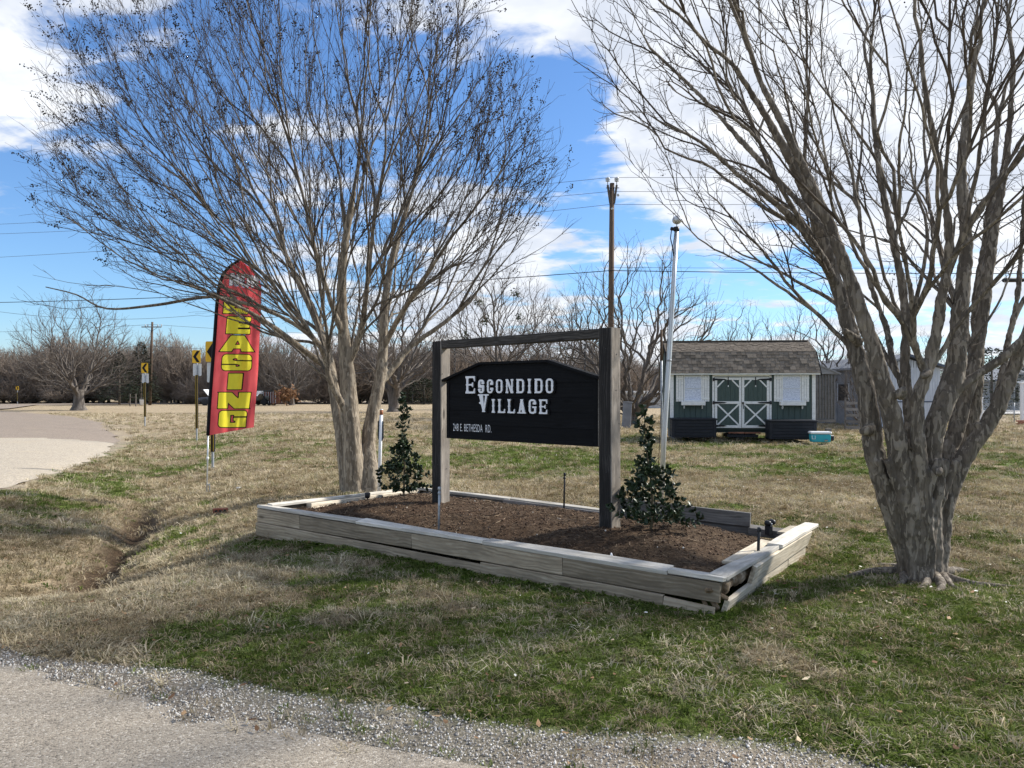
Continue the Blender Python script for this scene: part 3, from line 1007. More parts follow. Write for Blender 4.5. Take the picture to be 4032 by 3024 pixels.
# ------------------------------------------------------------------ bare trees
class Skeleton:
    def __init__(self, cap=160000):
        self.P = np.zeros((cap, 3))
        self.D = np.zeros((cap, 3))
        self.L = np.zeros(cap)
        self.par = np.full(cap, -1, np.int64)
        self.rfix = np.zeros(cap)
        self.lvl = np.zeros(cap, np.int8)
        self.n = 0

    def node(self, p, par, lvl, r=0.0):
        i = self.n
        self.n += 1
        self.P[i] = p
        self.par[i] = par
        self.lvl[i] = lvl
        self.rfix[i] = r
        if par >= 0:
            d = p - self.P[par]
            l = np.linalg.norm(d)
            self.L[i] = self.L[par] + l
            self.D[i] = d / max(l, 1e-9)
            if self.par[par] < 0:
                self.D[par] = self.D[i]
        return i

    def stem(self, pts, radii, par=-1, step=0.12):
        """smooth spline through pts"""
        pts = np.asarray(pts, float)
        radii = np.asarray(radii, float)
        q = np.vstack([2 * pts[0] - pts[1], pts, 2 * pts[-1] - pts[-2]])
        out, rr = [], []
        for i in range(len(pts) - 1):
            p0, p1, p2, p3 = q[i:i + 4]
            m = max(2, int(np.linalg.norm(p2 - p1) / step))
            for t in np.linspace(0, 1, m, endpoint=False):
                out.append(0.5 * (2 * p1 + (p2 - p0) * t + (2 * p0 - 5 * p1 + 4 * p2 - p3) * t * t + (3 * p1 - p0 - 3 * p2 + p3) * t ** 3))
                rr.append(radii[i] * (1 - t) + radii[i + 1] * t)
        out.append(pts[-1])
        rr.append(radii[-1])
        ids = []
        if par >= 0:
            k = par
            out, rr = out[1:], rr[1:]
        else:
            k = -1
        for p, r in zip(out, rr):
            k = self.node(p, k, 0, r)
            ids.append(k)
        return ids

    def reach(self, T, r, lvl, wlen=0.5, kang=1.1, minL=0.7, step=0.12, wob=0.02, up=0.3, follow=0.6):
        n = self.n
        d = T - self.P[:n]
        dist = np.sqrt((d * d).sum(1)) + 1e-9
        cs = (d * self.D[:n]).sum(1) / dist
        cost = dist * (1 + kang * (1 - cs)) + wlen * self.L[:n] + 100.0 * (self.L[:n] < minL)
        i = int(cost.argmin())
        L = dist[i]
        if L < step * 0.7:
            return
        p0 = self.P[i]
        dr = d[i] / L
        m0 = self.D[i] * follow + dr * (1 - follow)
        m0 = m0 / np.linalg.norm(m0) * L
        m1 = dr + np.array((0, 0, up))
        m1 = m1 / np.linalg.norm(m1) * L
        k = max(2, int(L / step))
        par = i
        ax = r.normal(size=3)
        ax -= dr * ax.dot(dr)
        ph = r.uniform(0, 6.28)
        ax2 = np.cross(dr, ax)
        for j in range(1, k + 1):
            t = j / k
            h = (2 * t ** 3 - 3 * t * t + 1) * p0 + (t ** 3 - 2 * t * t + t) * m0 + (-2 * t ** 3 + 3 * t * t) * T + (t ** 3 - t * t) * m1
            w = wob * min(1.0, L) * math.sin(math.pi * min(1, t * 1.2) if t < .83 else math.pi)
            h = h + wob * (ax * math.sin(ph + 5.1 * t * L) + ax2 * math.sin(ph * 1.7 + 8.3 * t * L)) * min(1, 3 * t) + r.normal(0, wob * 0.35, 3)
            par = self.node(h, par, lvl)

    def twigs(self, r, count, lmin, lmax, minlvl, lvl, ang=0.75, up=0.25, nseg=3, bend=0.35, prob=None):
        c = np.nonzero(self.lvl[:self.n] >= minlvl)[0]
        if prob is not None:
            w = prob(self.P[c])
            c = r.choice(c, count, p=w / w.sum())
        else:
            c = r.choice(c, count)
        for i in c:
            d0 = self.D[i]
            a = r.normal(size=3)
            a -= d0 * a.dot(d0)
            a /= np.linalg.norm(a) + 1e-9
            th = ang * r.uniform(0.5, 1.3)
            d = d0 * math.cos(th) + a * math.sin(th) + np.array((0, 0, up * r.uniform(0, 1.3)))
            d /= np.linalg.norm(d)
            L = r.uniform(lmin, lmax)
            par = i
            p = self.P[i].copy()
            for s in range(nseg):
                d = d + r.normal(0, bend, 3) * 0.5 + np.array((0, 0, up * 0.3))
                d /= np.linalg.norm(d)
                p = p + d * L / nseg
                par = self.node(p.copy(), par, lvl)

    def radii(self, tip, base, emin=1.6, emax=3.2, rcap=9.0):
        n = self.n
        par = self.par[:n]
        lo, hi = emin, emax
        kids = np.zeros(n)
        np.add.at(kids, par[par >= 0], 1)
        for _ in range(14):
            e = (lo + hi) / 2
            a = np.where(kids == 0, tip ** e, 0.0)
            for i in range(n - 1, 0, -1):
                if par[i] >= 0:
                    a[par[i]] += a[i]
            rr = a ** (1 / e)
            if rr[0] > base:
                lo = e
            else:
                hi = e
        fx = self.rfix[:n]
        rr = np.where(fx > 0, fx, np.minimum(rr, rcap * (0.7 + 0.3 * rr / (rr + rcap))))
        for i in range(n):
            if par[i] >= 0 and fx[i] <= 0:
                rr[i] = min(rr[i], rr[par[i]] * 0.93)
        self.R = np.maximum(rr, tip * 0.75)
        return self.R

    def mesh(self, name, trunk_lvl0=False):
        """returns (stem mesh, branch mesh); stems are level 0"""
        n = self.n
        par = self.par[:n]
        R = self.R
        key = R + 10.0 * (self.lvl[:n] == 0)
        best = np.full(n, -1, np.int64)
        bk = np.full(n, -1.0)
        for i in range(n):
            p = par[i]
            if p >= 0 and key[i] > bk[p] and not (self.lvl[p] == 0 and self.lvl[i] > 0 and False):
                bk[p] = key[i]
                best[p] = i
        bufs = {0: ([], [], 0), 1: ([], [], 0)}
        V = {0: [], 1: []}
        Q = {0: [], 1: []}
        off = {0: 0, 1: 0}
        self.MI = []
        for i in range(n):
            p = par[i]
            if p >= 0 and best[p] == i and (self.lvl[p] == 0) == (self.lvl[i] == 0):
                continue
            chain = [i]
            k = best[i]
            while k >= 0 and (self.lvl[k] == 0) == (self.lvl[i] == 0):
                chain.append(k)
                k = best[k]
            which = 0 if (self.lvl[i] == 0 and trunk_lvl0) else 1
            ids = np.array(chain)
            pts = self.P[ids]
            rr = R[ids]
            if p >= 0:
                pts = np.vstack([self.P[p], pts])
                rr = np.concatenate([[min(rr[0] * 1.15, R[p])], rr])
            if which == 0:
                # run the closed tube on a little so that the branch that continues it starts inside
                e = pts[-1] - pts[-2]
                pts = np.vstack([pts, pts[-1] + e * 0.3])
                rr = np.append(rr, rr[-1] * 0.9)
            m = len(pts)
            if m < 2:
                continue
            rm = rr.max()
            ns = 12 if rm > 0.06 else 8 if rm > 0.03 else 5 if rm > 0.011 else 3
            t = np.gradient(pts, axis=0)
            t /= np.linalg.norm(t, axis=1, keepdims=True) + 1e-12
            av = t.mean(0)
            ref = np.eye(3)[np.abs(av).argmin()]
            a = np.cross(t, ref)
            a /= np.linalg.norm(a, axis=1, keepdims=True) + 1e-12
            b = np.cross(t, a)
            th = np.arange(ns) * 2 * math.pi / ns
            ring = pts[:, None] + (a[:, None] * np.cos(th)[None, :, None] + b[:, None] * np.sin(th)[None, :, None]) * rr[:, None, None]
            V[which].append(ring.reshape(-1, 3))
            o = off[which]
            k0 = (np.arange(m - 1)[:, None] * ns + np.arange(ns)[None]) + o
            k1 = (np.arange(m - 1)[:, None] * ns + (np.arange(ns)[None] + 1) % ns) + o
            Q[which].append(np.stack([k0, k0 + ns, k1 + ns, k1], -1).reshape(-1, 4))
            off[which] += m * ns
            if which == 1:
                self.MI.append(np.full((m - 1) * ns, 0 if rm > 0.013 else 1, np.int32))
            if which == 0:
                # close the ends (needed for the voxel skin)
                V[0].append(np.array([pts[0], pts[-1]]))
                c0, c1 = off[0], off[0] + 1
                off[0] += 2
                r0 = np.arange(ns) + o
                r1 = r0 + (m - 1) * ns
                cap = np.stack([np.full(ns, c0), r0, np.roll(r0, -1), np.full(ns, -1)], -1)
                cap2 = np.stack([np.full(ns, c1), np.roll(r1, -1), r1, np.full(ns, -1)], -1)
                Q[0].append(np.concatenate([cap, cap2]))
        out = []
        for w in (0, 1):
            if not V[w]:
                out.append(None)
                continue
            q = np.concatenate(Q[w])
            tri = q[q[:, 3] < 0][:, :3]
            q = q[q[:, 3] >= 0]
            out.append(mesh_arrays(name + ('_stem' if w == 0 else '_branches'), np.concatenate(V[w]), [q, tri], True, np.concatenate(self.MI) if (w == 1 and trunk_lvl0) else None))
        return out

    def tips(self):
        has = np.zeros(self.n, bool)
        has[self.par[:self.n][self.par[:self.n] >= 0]] = True
        return np.nonzero(~has)[0]


def revolve_targets(r, n, prof, cx, cy, shell, offx=0.0, squash=1.0):
    """random points in a body of revolution: prof = [(z, radius)]; shell > 0 pushes them outwards"""
    zs = np.array([p[0] for p in prof])
    rs = np.array([p[1] for p in prof])
    grid = np.linspace(zs[0], zs[-1], 200)
    w = np.interp(grid, zs, rs) ** 2 + 1e-3
    z = r.choice(grid, n, p=w / w.sum()) + r.uniform(-.02, .02, n)
    R = np.interp(z, zs, rs)
    a = r.uniform(0, 2 * math.pi, n)
    q = r.uniform(0, 1, n) ** (1.0 / (2.0 + shell))
    return np.stack([cx + offx + R * q * np.cos(a), cy + R * q * np.sin(a) * squash, z], 1)


def pods_mesh(name, r, centres, dirs, per=10, rad=0.0062, length=0.13):
    V, T = [], []
    octv = np.array([(1, 0, 0), (-1, 0, 0), (0, 1, 0), (0, -1, 0), (0, 0, 1), (0, 0, -1)], float)
    octf = np.array([(0, 2, 4), (2, 1, 4), (1, 3, 4), (3, 0, 4), (2, 0, 5), (1, 2, 5), (3, 1, 5), (0, 3, 5)])
    o = 0
    for c, d in zip(centres, dirs):
        k = r.integers(per // 2, int(per * 1.5))
        for _ in range(k):
            t = r.uniform(-0.7, 0.5)
            p = c + d * t * length + r.normal(0, 0.030 * (0.6 - 0.4 * t), 3)
            V.append(octv * rad * r.uniform(0.7, 1.25) + p)
            T.append(octf + o)
            o += 6
    return mesh_arrays(name, np.concatenate(V), [np.concatenate(T)], True)


def skin_trunk(o, voxel, disp, dscale, smooth=6):
    md = o.modifiers.new('skin', 'REMESH')
    md.mode = 'VOXEL'
    md.voxel_size = voxel
    md.use_smooth_shade = True
    sm = o.modifiers.new('smooth', 'SMOOTH')
    sm.factor = 0.5
    sm.iterations = smooth
    for k, (st, sc) in enumerate(((disp, dscale), (disp * 0.32, dscale * 0.35))):
        tx = bpy.data.textures.new(o.name + '_relief%d' % k, 'CLOUDS')
        tx.noise_scale = sc
        tx.noise_depth = 3
        dm = o.modifiers.new('relief', 'DISPLACE')
        dm.texture = tx
        dm.strength = st
        dm.mid_level = 0.5
        dm.texture_coords = 'LOCAL'


def tree_thing(name, label, base, sk, bark_mat, twig_mat, group=None, pods=None, voxel=None, disp=0.02, dscale=0.15):
    """moves the skeleton so that the base is the origin and builds trunk and crown"""
    t = thing(name, label, 'tree', base, 0, group)
    sk.P[:sk.n] -= np.array(base)
    thin = (sk.lvl[:sk.n] == 0) & (sk.R[:sk.n] < 1.6 * (voxel or 0))
    sk.lvl[:sk.n][thin] = 1
    stem, br = sk.mesh(name, True)
    limb_mat = bark_mat
    if isinstance(bark_mat, tuple):
        bark_mat, limb_mat = bark_mat
    tr = link('trunk', stem, t, bark_mat)
    if voxel:
        skin_trunk(tr, voxel, disp, dscale)
    link('crown', br, t, [limb_mat, twig_mat])
    if pods is not None:
        pods.transform(Matrix.Translation(-Vector(base)))
        p = link('seed_pods', pods, t, M['pod'])
        p['kind'] = 'stuff'
    return t


def pix(lst, d, s=1.0):
    """[(u, v, depth offset, diameter in pixels)] -> points and radii"""
    pts = [tuple(P(u, v, d + dz)) for (u, v, dz, w) in lst]
    rad = [w / 2 / F * (d + dz) for (u, v, dz, w) in lst]
    return np.array(pts), np.array(rad)


# --- left crape myrtle, beside the end of the raised bed
r1 = np.random.default_rng(3)
D1 = 11.3
A = Skeleton()
lb = gz1(-2.25, D1)
S1 = [
    [(1405, 1950, -.05, 125), (1397, 1920, -.05, 92), (1388, 1767, -.08, 76), (1376, 1617, -.1, 74), (1368, 1478, -.12, 62), (1352, 1305, -.2, 46), (1345, 1131, -.3, 38), (1360, 950, -.4, 30), (1392, 760, -.45, 22)],
    [(1452, 1945, .0, 98), (1462, 1890, .0, 66), (1450, 1740, .1, 58), (1470, 1617, .15, 54), (1499, 1478, .2, 46), (1510, 1339, .3, 38), (1516, 1189, .35, 31), (1545, 1010, .45, 25), (1600, 820, .5, 17)],
    [(1378, 1950, .15, 90), (1366, 1880, .18, 62), (1341, 1690, .25, 50), (1312, 1520, .35, 42), (1290, 1385, .5, 34), (1240, 1250, .7, 28), (1165, 1090, .8, 22), (1080, 900, .9, 15)],
]
ids = []
for s in S1:
    p, rr = pix(s, D1)
    p[0, 2] = lb - 0.12
    ids.append(A.stem(p, rr))
SIDE1 = [
    (0, 3, [(1372, 1640, -.15, 30), (1330, 1560, -.3, 27), (1300, 1500, -.45, 25), (1278, 1400, -.6, 22), (1235, 1330, -.8, 18), (1150, 1200, -1.0, 13)]),
    (2, 4, [(1300, 1440, .4, 30), (1230, 1405, .2, 27), (1120, 1320, -.1, 23), (1000, 1238, -.4, 18), (840, 1160, -.7, 13)]),
    (2, 4, [(1285, 1370, .5, 24), (1180, 1290, .4, 20), (1030, 1215, .3, 16), (830, 1170, .2, 14), (620, 1200, .1, 12), (420, 1215, 0, 8), (300, 1160, 0, 6), (180, 1130, 0, 4)]),
    (1, 4, [(1500, 1500, .2, 32), (1560, 1435, .3, 27), (1620, 1362, .4, 23), (1730, 1285, .5, 18), (1850, 1190, .6, 12)]),
    (1, 5, [(1510, 1380, .3, 28), (1560, 1270, .1, 24), (1650, 1130, -.2, 19), (1760, 960, -.5, 13)]),
    (0, 4, [(1370, 1440, -.1, 32), (1420, 1310, -.3, 26), (1445, 1130, -.6, 21), (1470, 900, -.9, 15)]),
    (0, 5, [(1355, 1330, -.2, 26), (1300, 1180, -.5, 22), (1240, 980, -.8, 17), (1190, 760, -1.0, 11)]),
]
for (si, k, s) in SIDE1:
    p, rr = pix(s, D1)
    near = int(np.argmin(((A.P[ids[si]] - p[0]) ** 2).sum(1)))
    A.stem(np.vstack([A.P[ids[si][near]], p[1:]]), rr, ids[si][near])
PROF1 = [(2.3, .5), (2.7, 1.5), (3.3, 2.8), (4.2, 3.7), (5.2, 3.75), (6.2, 3.3), (7.2, 2.6), (8.0, 1.5), (8.5, .3)]
for (n, lvl, sh, st, wb, wl) in ((60, 1, 1.4, .16, .016, .86), (330, 2, 1.2, .14, .012, .82), (1900, 3, .8, .11, .009, .74)):
    T = revolve_targets(r1, n, PROF1, -2.25, D1, sh, -0.75, 0.85)
    T = T[np.argsort(np.linalg.norm(T - np.array((-2.25, D1, 1.0)), axis=1))]
    if lvl == 2:
        ex = np.array([tuple(P(u, v, D1 + r1.uniform(-.5, .5))) for (u, v) in ((70, 1180), (130, 1080), (180, 880), (170, 720), (230, 640), (300, 560), (250, 420), (420, 330), (470, 160), (2210, 840), (2230, 700), (2200, 560), (2240, 900))])
        T = np.vstack([T, ex])
    for t in T:
        A.reach(t, r1, lvl, wl, 1.9, 1.6, st, wb, 0.22, .5)
A.twigs(r1, 8500, .14, .42, 2, 4, .55, .22, 3, .25)
A.twigs(r1, 8500, .08, .24, 4, 5, .7, .15, 2, .3)
A.radii(0.0021, 0.15, rcap=0.028)
tp = A.tips()
hz = A.P[tp]
cxd = np.hypot((hz[:, 0] + 3.0) / 3.8, (hz[:, 1] - D1) / 3.3)
w = np.exp(-((1.0 - np.sqrt(cxd ** 2 * .8 + ((hz[:, 2] - 4.3) / 3.9) ** 2 * .7)) / 0.33) ** 2) * (hz[:, 2] > 2.6) * sstep(3.0, 6.0, hz[:, 2] + 1.2)
sel = r1.choice(tp, 1000, replace=False, p=w / w.sum())
pods1 = pods_mesh('myrtle_pods', r1, A.P[sel], A.D[sel], 14, 0.0105)
left_tree = tree_thing('crape_myrtle', 'bare multi-stemmed tree with dark seed pods beside the end of the planter', (-2.25, D1, lb), A, (M['myrtle_bark_tan'], M['myrtle_bark']), M['myrtle_twig'], None, pods1, 0.016, 0.022, 0.16)

# --- right crape myrtle, thick fluted trunk
r2 = np.random.default_rng(8)
D2 = 6.47
B = Skeleton()
rb = gz1(3.45, D2)
S2 = [
    [(3545, 2300, -.02, 120), (3548, 2210, .0, 100), (3497, 2040, .0, 84), (3448, 1805, .0, 78), (3428, 1666, .0, 74), (3408, 1527, .02, 72), (3380, 1423, .04, 66), (3352, 1319, .05, 60), (3300, 1140, .1, 54), (3232, 920, .15, 47), (3137, 680, .1, 38), (3010, 450, .0, 28), (2890, 260, -.1, 19)],
    [(3590, 2300, -.10, 120), (3592, 2200, -.12, 95), (3576, 2047, -.14, 84), (3545, 1840, -.16, 82), (3518, 1666, -.18, 76), (3478, 1513, -.2, 68), (3432, 1354, -.2, 60), (3368, 1167, -.18, 52), (3276, 911, -.15, 46), (3194, 729, -.15, 40), (3105, 540, -.2, 31), (3000, 330, -.25, 22), (2930, 150, -.3, 15)],
    [(3620, 2290, .14, 100), (3625, 2150, .16, 80), (3617, 2000, .16, 62), (3610, 1839, .18, 52), (3588, 1721, .2, 45), (3574, 1562, .22, 40), (3561, 1423, .25, 37), (3569, 1319, .26, 36), (3556, 1150, .3, 34), (3520, 960, .3, 30), (3470, 720, .35, 25), (3440, 450, .4, 18)],
    [(3640, 2300, -.20, 110), (3652, 2190, -.2, 78), (3640, 1950, -.22, 64), (3616, 1735, -.24, 54), (3612, 1580, -.25, 50), (3645, 1479, -.26, 50), (3682, 1333, -.28, 44), (3705, 1180, -.3, 40), (3738, 1000, -.35, 35), (3715, 740, -.4, 28), (3655, 430, -.5, 20)],
    [(3670, 2300, -.06, 120), (3690, 2180, -.08, 96), (3668, 1990, -.1, 86), (3664, 1760, -.12, 82), (3712, 1597, -.12, 80), (3756, 1479, -.1, 76), (3772, 1354, -.08, 70), (3782, 1200, -.05, 60), (3805, 950, .0, 48), (3785, 650, .05, 36), (3825, 330, .1, 25)],
    [(3700, 2295, .10, 110), (3712, 2160, .12, 84), (3716, 1960, .14, 72), (3728, 1805, .15, 66), (3768, 1680, .18, 62), (3810, 1527, .2, 58), (3834, 1423, .22, 54), (3868, 1250, .25, 48), (3905, 950, .3, 39), (3962, 620, .35, 28), (3990, 280, .4, 19)],
    [(3718, 2298, -.02, 104), (3730, 2170, .0, 84), (3742, 1960, .02, 74), (3792, 1810, .02, 70), (3880, 1684, .0, 62), (3948, 1562, -.02, 56), (3986, 1458, -.03, 53), (4036, 1340, -.05, 49), (4110, 1150, -.05, 42), (4200, 850, .0, 32), (4270, 500, .05, 22)],
    [(3628, 2300, .02, 200), (3634, 2170, .02, 165), (3622, 2010, .02, 165), (3608, 1880, .03, 140), (3604, 1790, .05, 60)],
    [(3660, 2280, .26, 90), (3700, 2120, .3, 76), (3760, 1900, .34, 66), (3815, 1700, .38, 60), (3838, 1560, .42, 54), (3850, 1400, .46, 48), (3850, 1180, .55, 40), (3900, 820, .7, 30), (3930, 450, .85, 20)],
]
for (u0, u1, u2, u3, dz, w_) in ((3560, 3535, 3500, 3462, -.10, 46), (3585, 3572, 3560, 3500, -.20, 50), (3615, 3640, 3600, 3570, -.24, 44), (3655, 3628, 3660, 3632, -.25, 46),
                              (3690, 3668, 3690, 3720, -.20, 52), (3712, 3706, 3700, 3762, -.12, 48), (3640, 3690, 3650, 3690, -.26, 40)):
    S2.append([(u0, 2300, dz * 1.1, w_ * 1.5), (u1, 2190, dz, w_), (u2, 2010, dz, w_ * .95), (u3, 1820, dz * .9, w_ * .7)])
# old pruning knots and stubs
for (u, v, dz, du, dv, w_) in ((3385, 1350, -.02, -62, -50, 40), (3545, 1560, -.26, 14, -30, 46), (3690, 1850, -.30, 12, 18, 44), (3430, 1690, -.05, -34, 10, 50), (3835, 1690, .05, 26, -22, 44), (3650, 1470, -.30, -18, 12, 34)):
    S2.append([(u, v, dz, w_), (u + du * .5, v + dv * .5, dz - .04, w_ * .9), (u + du, v + dv, dz - .07, w_ * .62)])


def waist(u, v, dz, w):
    q = min(1.0, max(0.0, (v - 1850) / 380.0))
    return (3628 + (u - 3628) * (1 - .34 * q), v, dz * (1 - .25 * q), w * (1 - .22 * q))


ids = []
for s in S2:
    p, rr = pix([waist(*k) for k in s], D2)
    if s[0][1] > 2200:
        p[0, 2] = rb - 0.10
    ids.append(B.stem(p, rr, -1, 0.08))
SIDE2 = [
    (4, [(3745, 1610, -.1, 40), (3825, 1493, -.12, 38), (3929, 1423, -.15, 36), (4034, 1330, -.2, 33), (4180, 1150, -.25, 26), (4330, 850, -.3, 18)]),
    (0, [(3300, 1140, .1, 40), (3215, 980, .0, 34), (3090, 830, -.1, 26), (2920, 700, -.2, 19), (2760, 560, -.3, 13), (2600, 480, -.35, 8)]),
    (1, [(3290, 950, -.15, 34), (3150, 800, .1, 28), (2960, 600, .25, 21), (2760, 380, .4, 15), (2560, 190, .5, 10)]),
    (2, [(3574, 1562, .22, 30), (3520, 1440, .35, 27), (3490, 1290, .5, 24), (3420, 1090, .65, 20), (3380, 820, .8, 15)]),
    (3, [(3645, 1479, -.26, 30), (3600, 1350, -.4, 27), (3590, 1180, -.55, 23), (3540, 900, -.75, 17)]),
    (6, [(3880, 1684, 0, 34), (3935, 1530, .2, 30), (3965, 1370, .35, 27), (4010, 1130, .5, 21), (4030, 800, .7, 15)]),
    (5, [(3834, 1423, .22, 30), (3790, 1270, .4, 26), (3720, 1060, .6, 21), (3650, 780, .8, 15)]),
]
for (si, s) in SIDE2:
    p, rr = pix(s, D2)
    near = int(np.argmin(((B.P[ids[si]] - p[0]) ** 2).sum(1)))
    B.stem(np.vstack([B.P[ids[si][near]], p[1:]]), rr, ids[si][near], 0.1)
PROF2 = [(2.35, .5), (2.7, 1.3), (3.1, 2.1), (3.9, 2.75), (4.8, 3.15), (5.8, 2.95), (6.6, 2.3), (7.2, 1.4), (7.6, .3)]
for (n, lvl, sh, st, wb, wl) in ((46, 1, 1.0, .14, .022, .82), (230, 2, 1.0, .11, .016, .78), (1150, 3, .7, .09, .012, .68)):
    T = revolve_targets(r2, n, PROF2, 3.6, D2, sh, -0.1, 0.95)
    T = T[np.argsort(np.linalg.norm(T - np.array((3.5, D2, 1.0)), axis=1))]
    if lvl == 2:
        ex = np.array([tuple(P(u, v, D2 + r2.uniform(-.4, .4))) for (u, v) in ((2260, 40), (2300, 180), (2380, 110), (2420, 430), (2560, 500), (2700, 540), (2860, 680), (2960, 940), (3060, 1060), (2500, 300), (2340, 30))])
        T = np.vstack([T, ex])
    for t in T:
        B.reach(t, r2, lvl, wl, 1.8, 1.7, st, wb, 0.2, .5)
B.twigs(r2, 4800, .10, .32, 2, 4, .75, .18, 3, .35)
B.twigs(r2, 4800, .06, .18, 4, 5, .75, .12, 2, .35)
B.radii(0.0019, 0.10, rcap=0.026)
tp = B.tips()
sel = r2.choice(tp, 130, replace=False)
pods2 = pods_mesh('myrtle_pods_sparse', r2, B.P[sel], B.D[sel], 8, 0.0065)
right_tree = tree_thing('crape_myrtle', 'large bare tree with thick fluted mottled trunk in the lawn right of the planter', (3.45, D2, rb), B, M['myrtle_bark'], M['myrtle_twig'], None, pods2, 0.010, 0.028, 0.11)
# pale surface roots round the foot of that trunk
R_ = MB()
for k in range(11):
    a = k / 11 * 6.28 + r2.uniform(-.2, .2)
    L = r2.uniform(.28, .62)
    pts, rad = [], []
    for j in range(6):
        t = j / 5
        x = 3.45 + math.cos(a + .25 * math.sin(3 * t + k)) * (.16 + L * t)
        y = D2 + math.sin(a + .25 * math.sin(3 * t + k)) * (.16 + L * t)
        pts.append((x - 3.45, y - D2, gz1(x, y) - rb + .035 * (1 - t) - .012 * t + 0.012 * math.sin(5 * t + k)))
        rad.append(.045 * (1 - t) + .008)
    R_.tube(pts, rad, 7)
o = R_.build('surface_roots', M['myrtle_bark'], right_tree, True)


# --- background trees: a few grown kinds, each tree a thing of its own
def grow_kind(seed, h, cr, trunk_h, trunk_r, n1, n2, n3, ntw, stems=1, spread=0.0, up=0.3, tip=0.008, squat=0.62, shell=1.2, cz=None):
    r = np.random.default_rng(seed)
    K = Skeleton(60000)
    for s in range(stems):
        a = s / max(1, stems) * 6.28 + r.uniform(0, 1)
        dx, dy = math.cos(a) * spread, math.sin(a) * spread
        b0 = 0.35 * trunk_r * (stems > 1)
        pts = [(dx * b0, dy * b0, -.25), (dx * b0 * 1.1, dy * b0 * 1.1, .1), (dx * .3 * trunk_h + r.normal(0, .04), dy * .3 * trunk_h + r.normal(0, .04), trunk_h * .5), (dx * trunk_h, dy * trunk_h, trunk_h)]
        q = trunk_r / math.sqrt(stems)
        pts.insert(2, (pts[1][0] * 1.1, pts[1][1] * 1.1, .35))
        K.stem(pts, [q * 2.1, q * 1.55, q * 1.2, q, q * .9], -1, 0.2)
    czz = cz if cz is not None else trunk_h + (h - trunk_h) * squat * .5
    zlo = trunk_h * 0.8
    prof = [(zlo, cr * .3)] + [(zlo + (h - zlo) * t, cr * max(.05, math.sin(math.pi * (0.12 + 0.86 * t) ** 0.8)) ** .8) for t in (.15, .3, .45, .6, .75, .88, 1.0)]
    for (n, lvl, st, wb, wl) in ((n1, 1, .35, .07, .75), (n2, 2, .3, .05, .68), (n3, 3, .25, .04, .6)):
        T = revolve_targets(r, n, prof, 0, 0, shell)
        T = T[np.argsort(np.linalg.norm(T - np.array((0, 0, trunk_h * .5)), axis=1))]
        for t in T:
            K.reach(t, r, lvl, wl, 1.1, trunk_h * .55, st, wb, up)
    K.twigs(r, ntw, .3, 1.0, 2, 4, .75, .25, 3, .35)
    K.radii(tip, trunk_r)
    return K


def kind_meshes(K, name):
    st, br = K.mesh(name, True)
    return st, br


KIND = {
    'spreading': kind_meshes(grow_kind(41, 11.0, 5.6, 1.7, .42, 30, 150, 620, 2300, up=.6, tip=.0065), 'spreading_tree'),
    'forked': kind_meshes(grow_kind(42, 12.0, 5.6, 2.6, .46, 22, 130, 520, 1900, 2, .22, tip=.008), 'forked_tree'),
    'upright': kind_meshes(grow_kind(43, 10.0, 3.9, 3.2, .24, 24, 130, 480, 1500, tip=.006), 'upright_tree'),
    'thicket': kind_meshes(grow_kind(44, 8.2, 4.9, .9, .34, 30, 140, 520, 1600, 6, .55, .25, .006), 'thicket_tree'),
    'fan': kind_meshes(grow_kind(45, 7.4, 2.9, 1.0, .16, 22, 110, 330, 700, 4, .30, .5, .005), 'fan_tree'),
}


def bg_tree(name, label, kind, u, v, d, scale=1.0, rz=0.0, sx=1.0):
    p = P(u, v, d)
    t = thing(name, label, 'tree', (p.x, p.y, gz1(p.x, p.y)), rz, 'bare trees behind the lawn')
    t.scale = (scale * sx, scale * sx, scale)
    st, br = KIND[kind]
    link('trunk', st, t, M['oak_bark'])
    link('crown', br, t, [M['oak_bark'], M['bare_twig']])
    return t


bg_tree('shade_tree', 'wide bare tree alone in the field beside the road bend', 'spreading', 310, 1615, 66, 1.0, .4, 1.0)
bg_tree('shade_tree', 'tall forked bare tree in the field behind the seed-pod tree', 'forked', 1550, 1615, 62, 1.0, 1.9)
mist = bg_tree('shade_tree', 'straight-trunked bare tree with mistletoe clumps seen above the sign', 'upright', 1955, 1640, 46, 1.02, .7)
bg_tree('thicket_tree', 'many-stemmed bare tree with crooked limbs left of the shed', 'thicket', 2490, 1660, 37.5, 1.1, .3, .92)
bg_tree('thicket_tree', 'bare tree in the middle field beyond the sign frame', 'thicket', 2200, 1600, 72, 1.35, 2.2)
bg_tree('fan_tree', 'slender fan of bare shoots rising behind the shed roof', 'fan', 2960, 1640, 42, .92, 1.1)
bg_tree('fan_tree', 'bare fan-shaped tree between the shed and the grey lean-to', 'fan', 3262, 1640, 40, 1.0, 2.4, 1.1)
bg_tree('fan_tree', 'thin bare sapling against the mobile home wall', 'fan', 3392, 1665, 33, .48, .5, .7)
bg_tree('shade_tree', 'bare tree far behind the thick fluted trunk', 'upright', 3640, 1600, 70, .75, 1.5)
bg_tree('shade_tree', 'bare tree standing over the parked truck by the woods', 'forked', 1150, 1595, 92, .72, .9)
bg_tree('shade_tree', 'bare tree at the edge of the woods behind the flag', 'spreading', 950, 1592, 104, .78, 2.9)
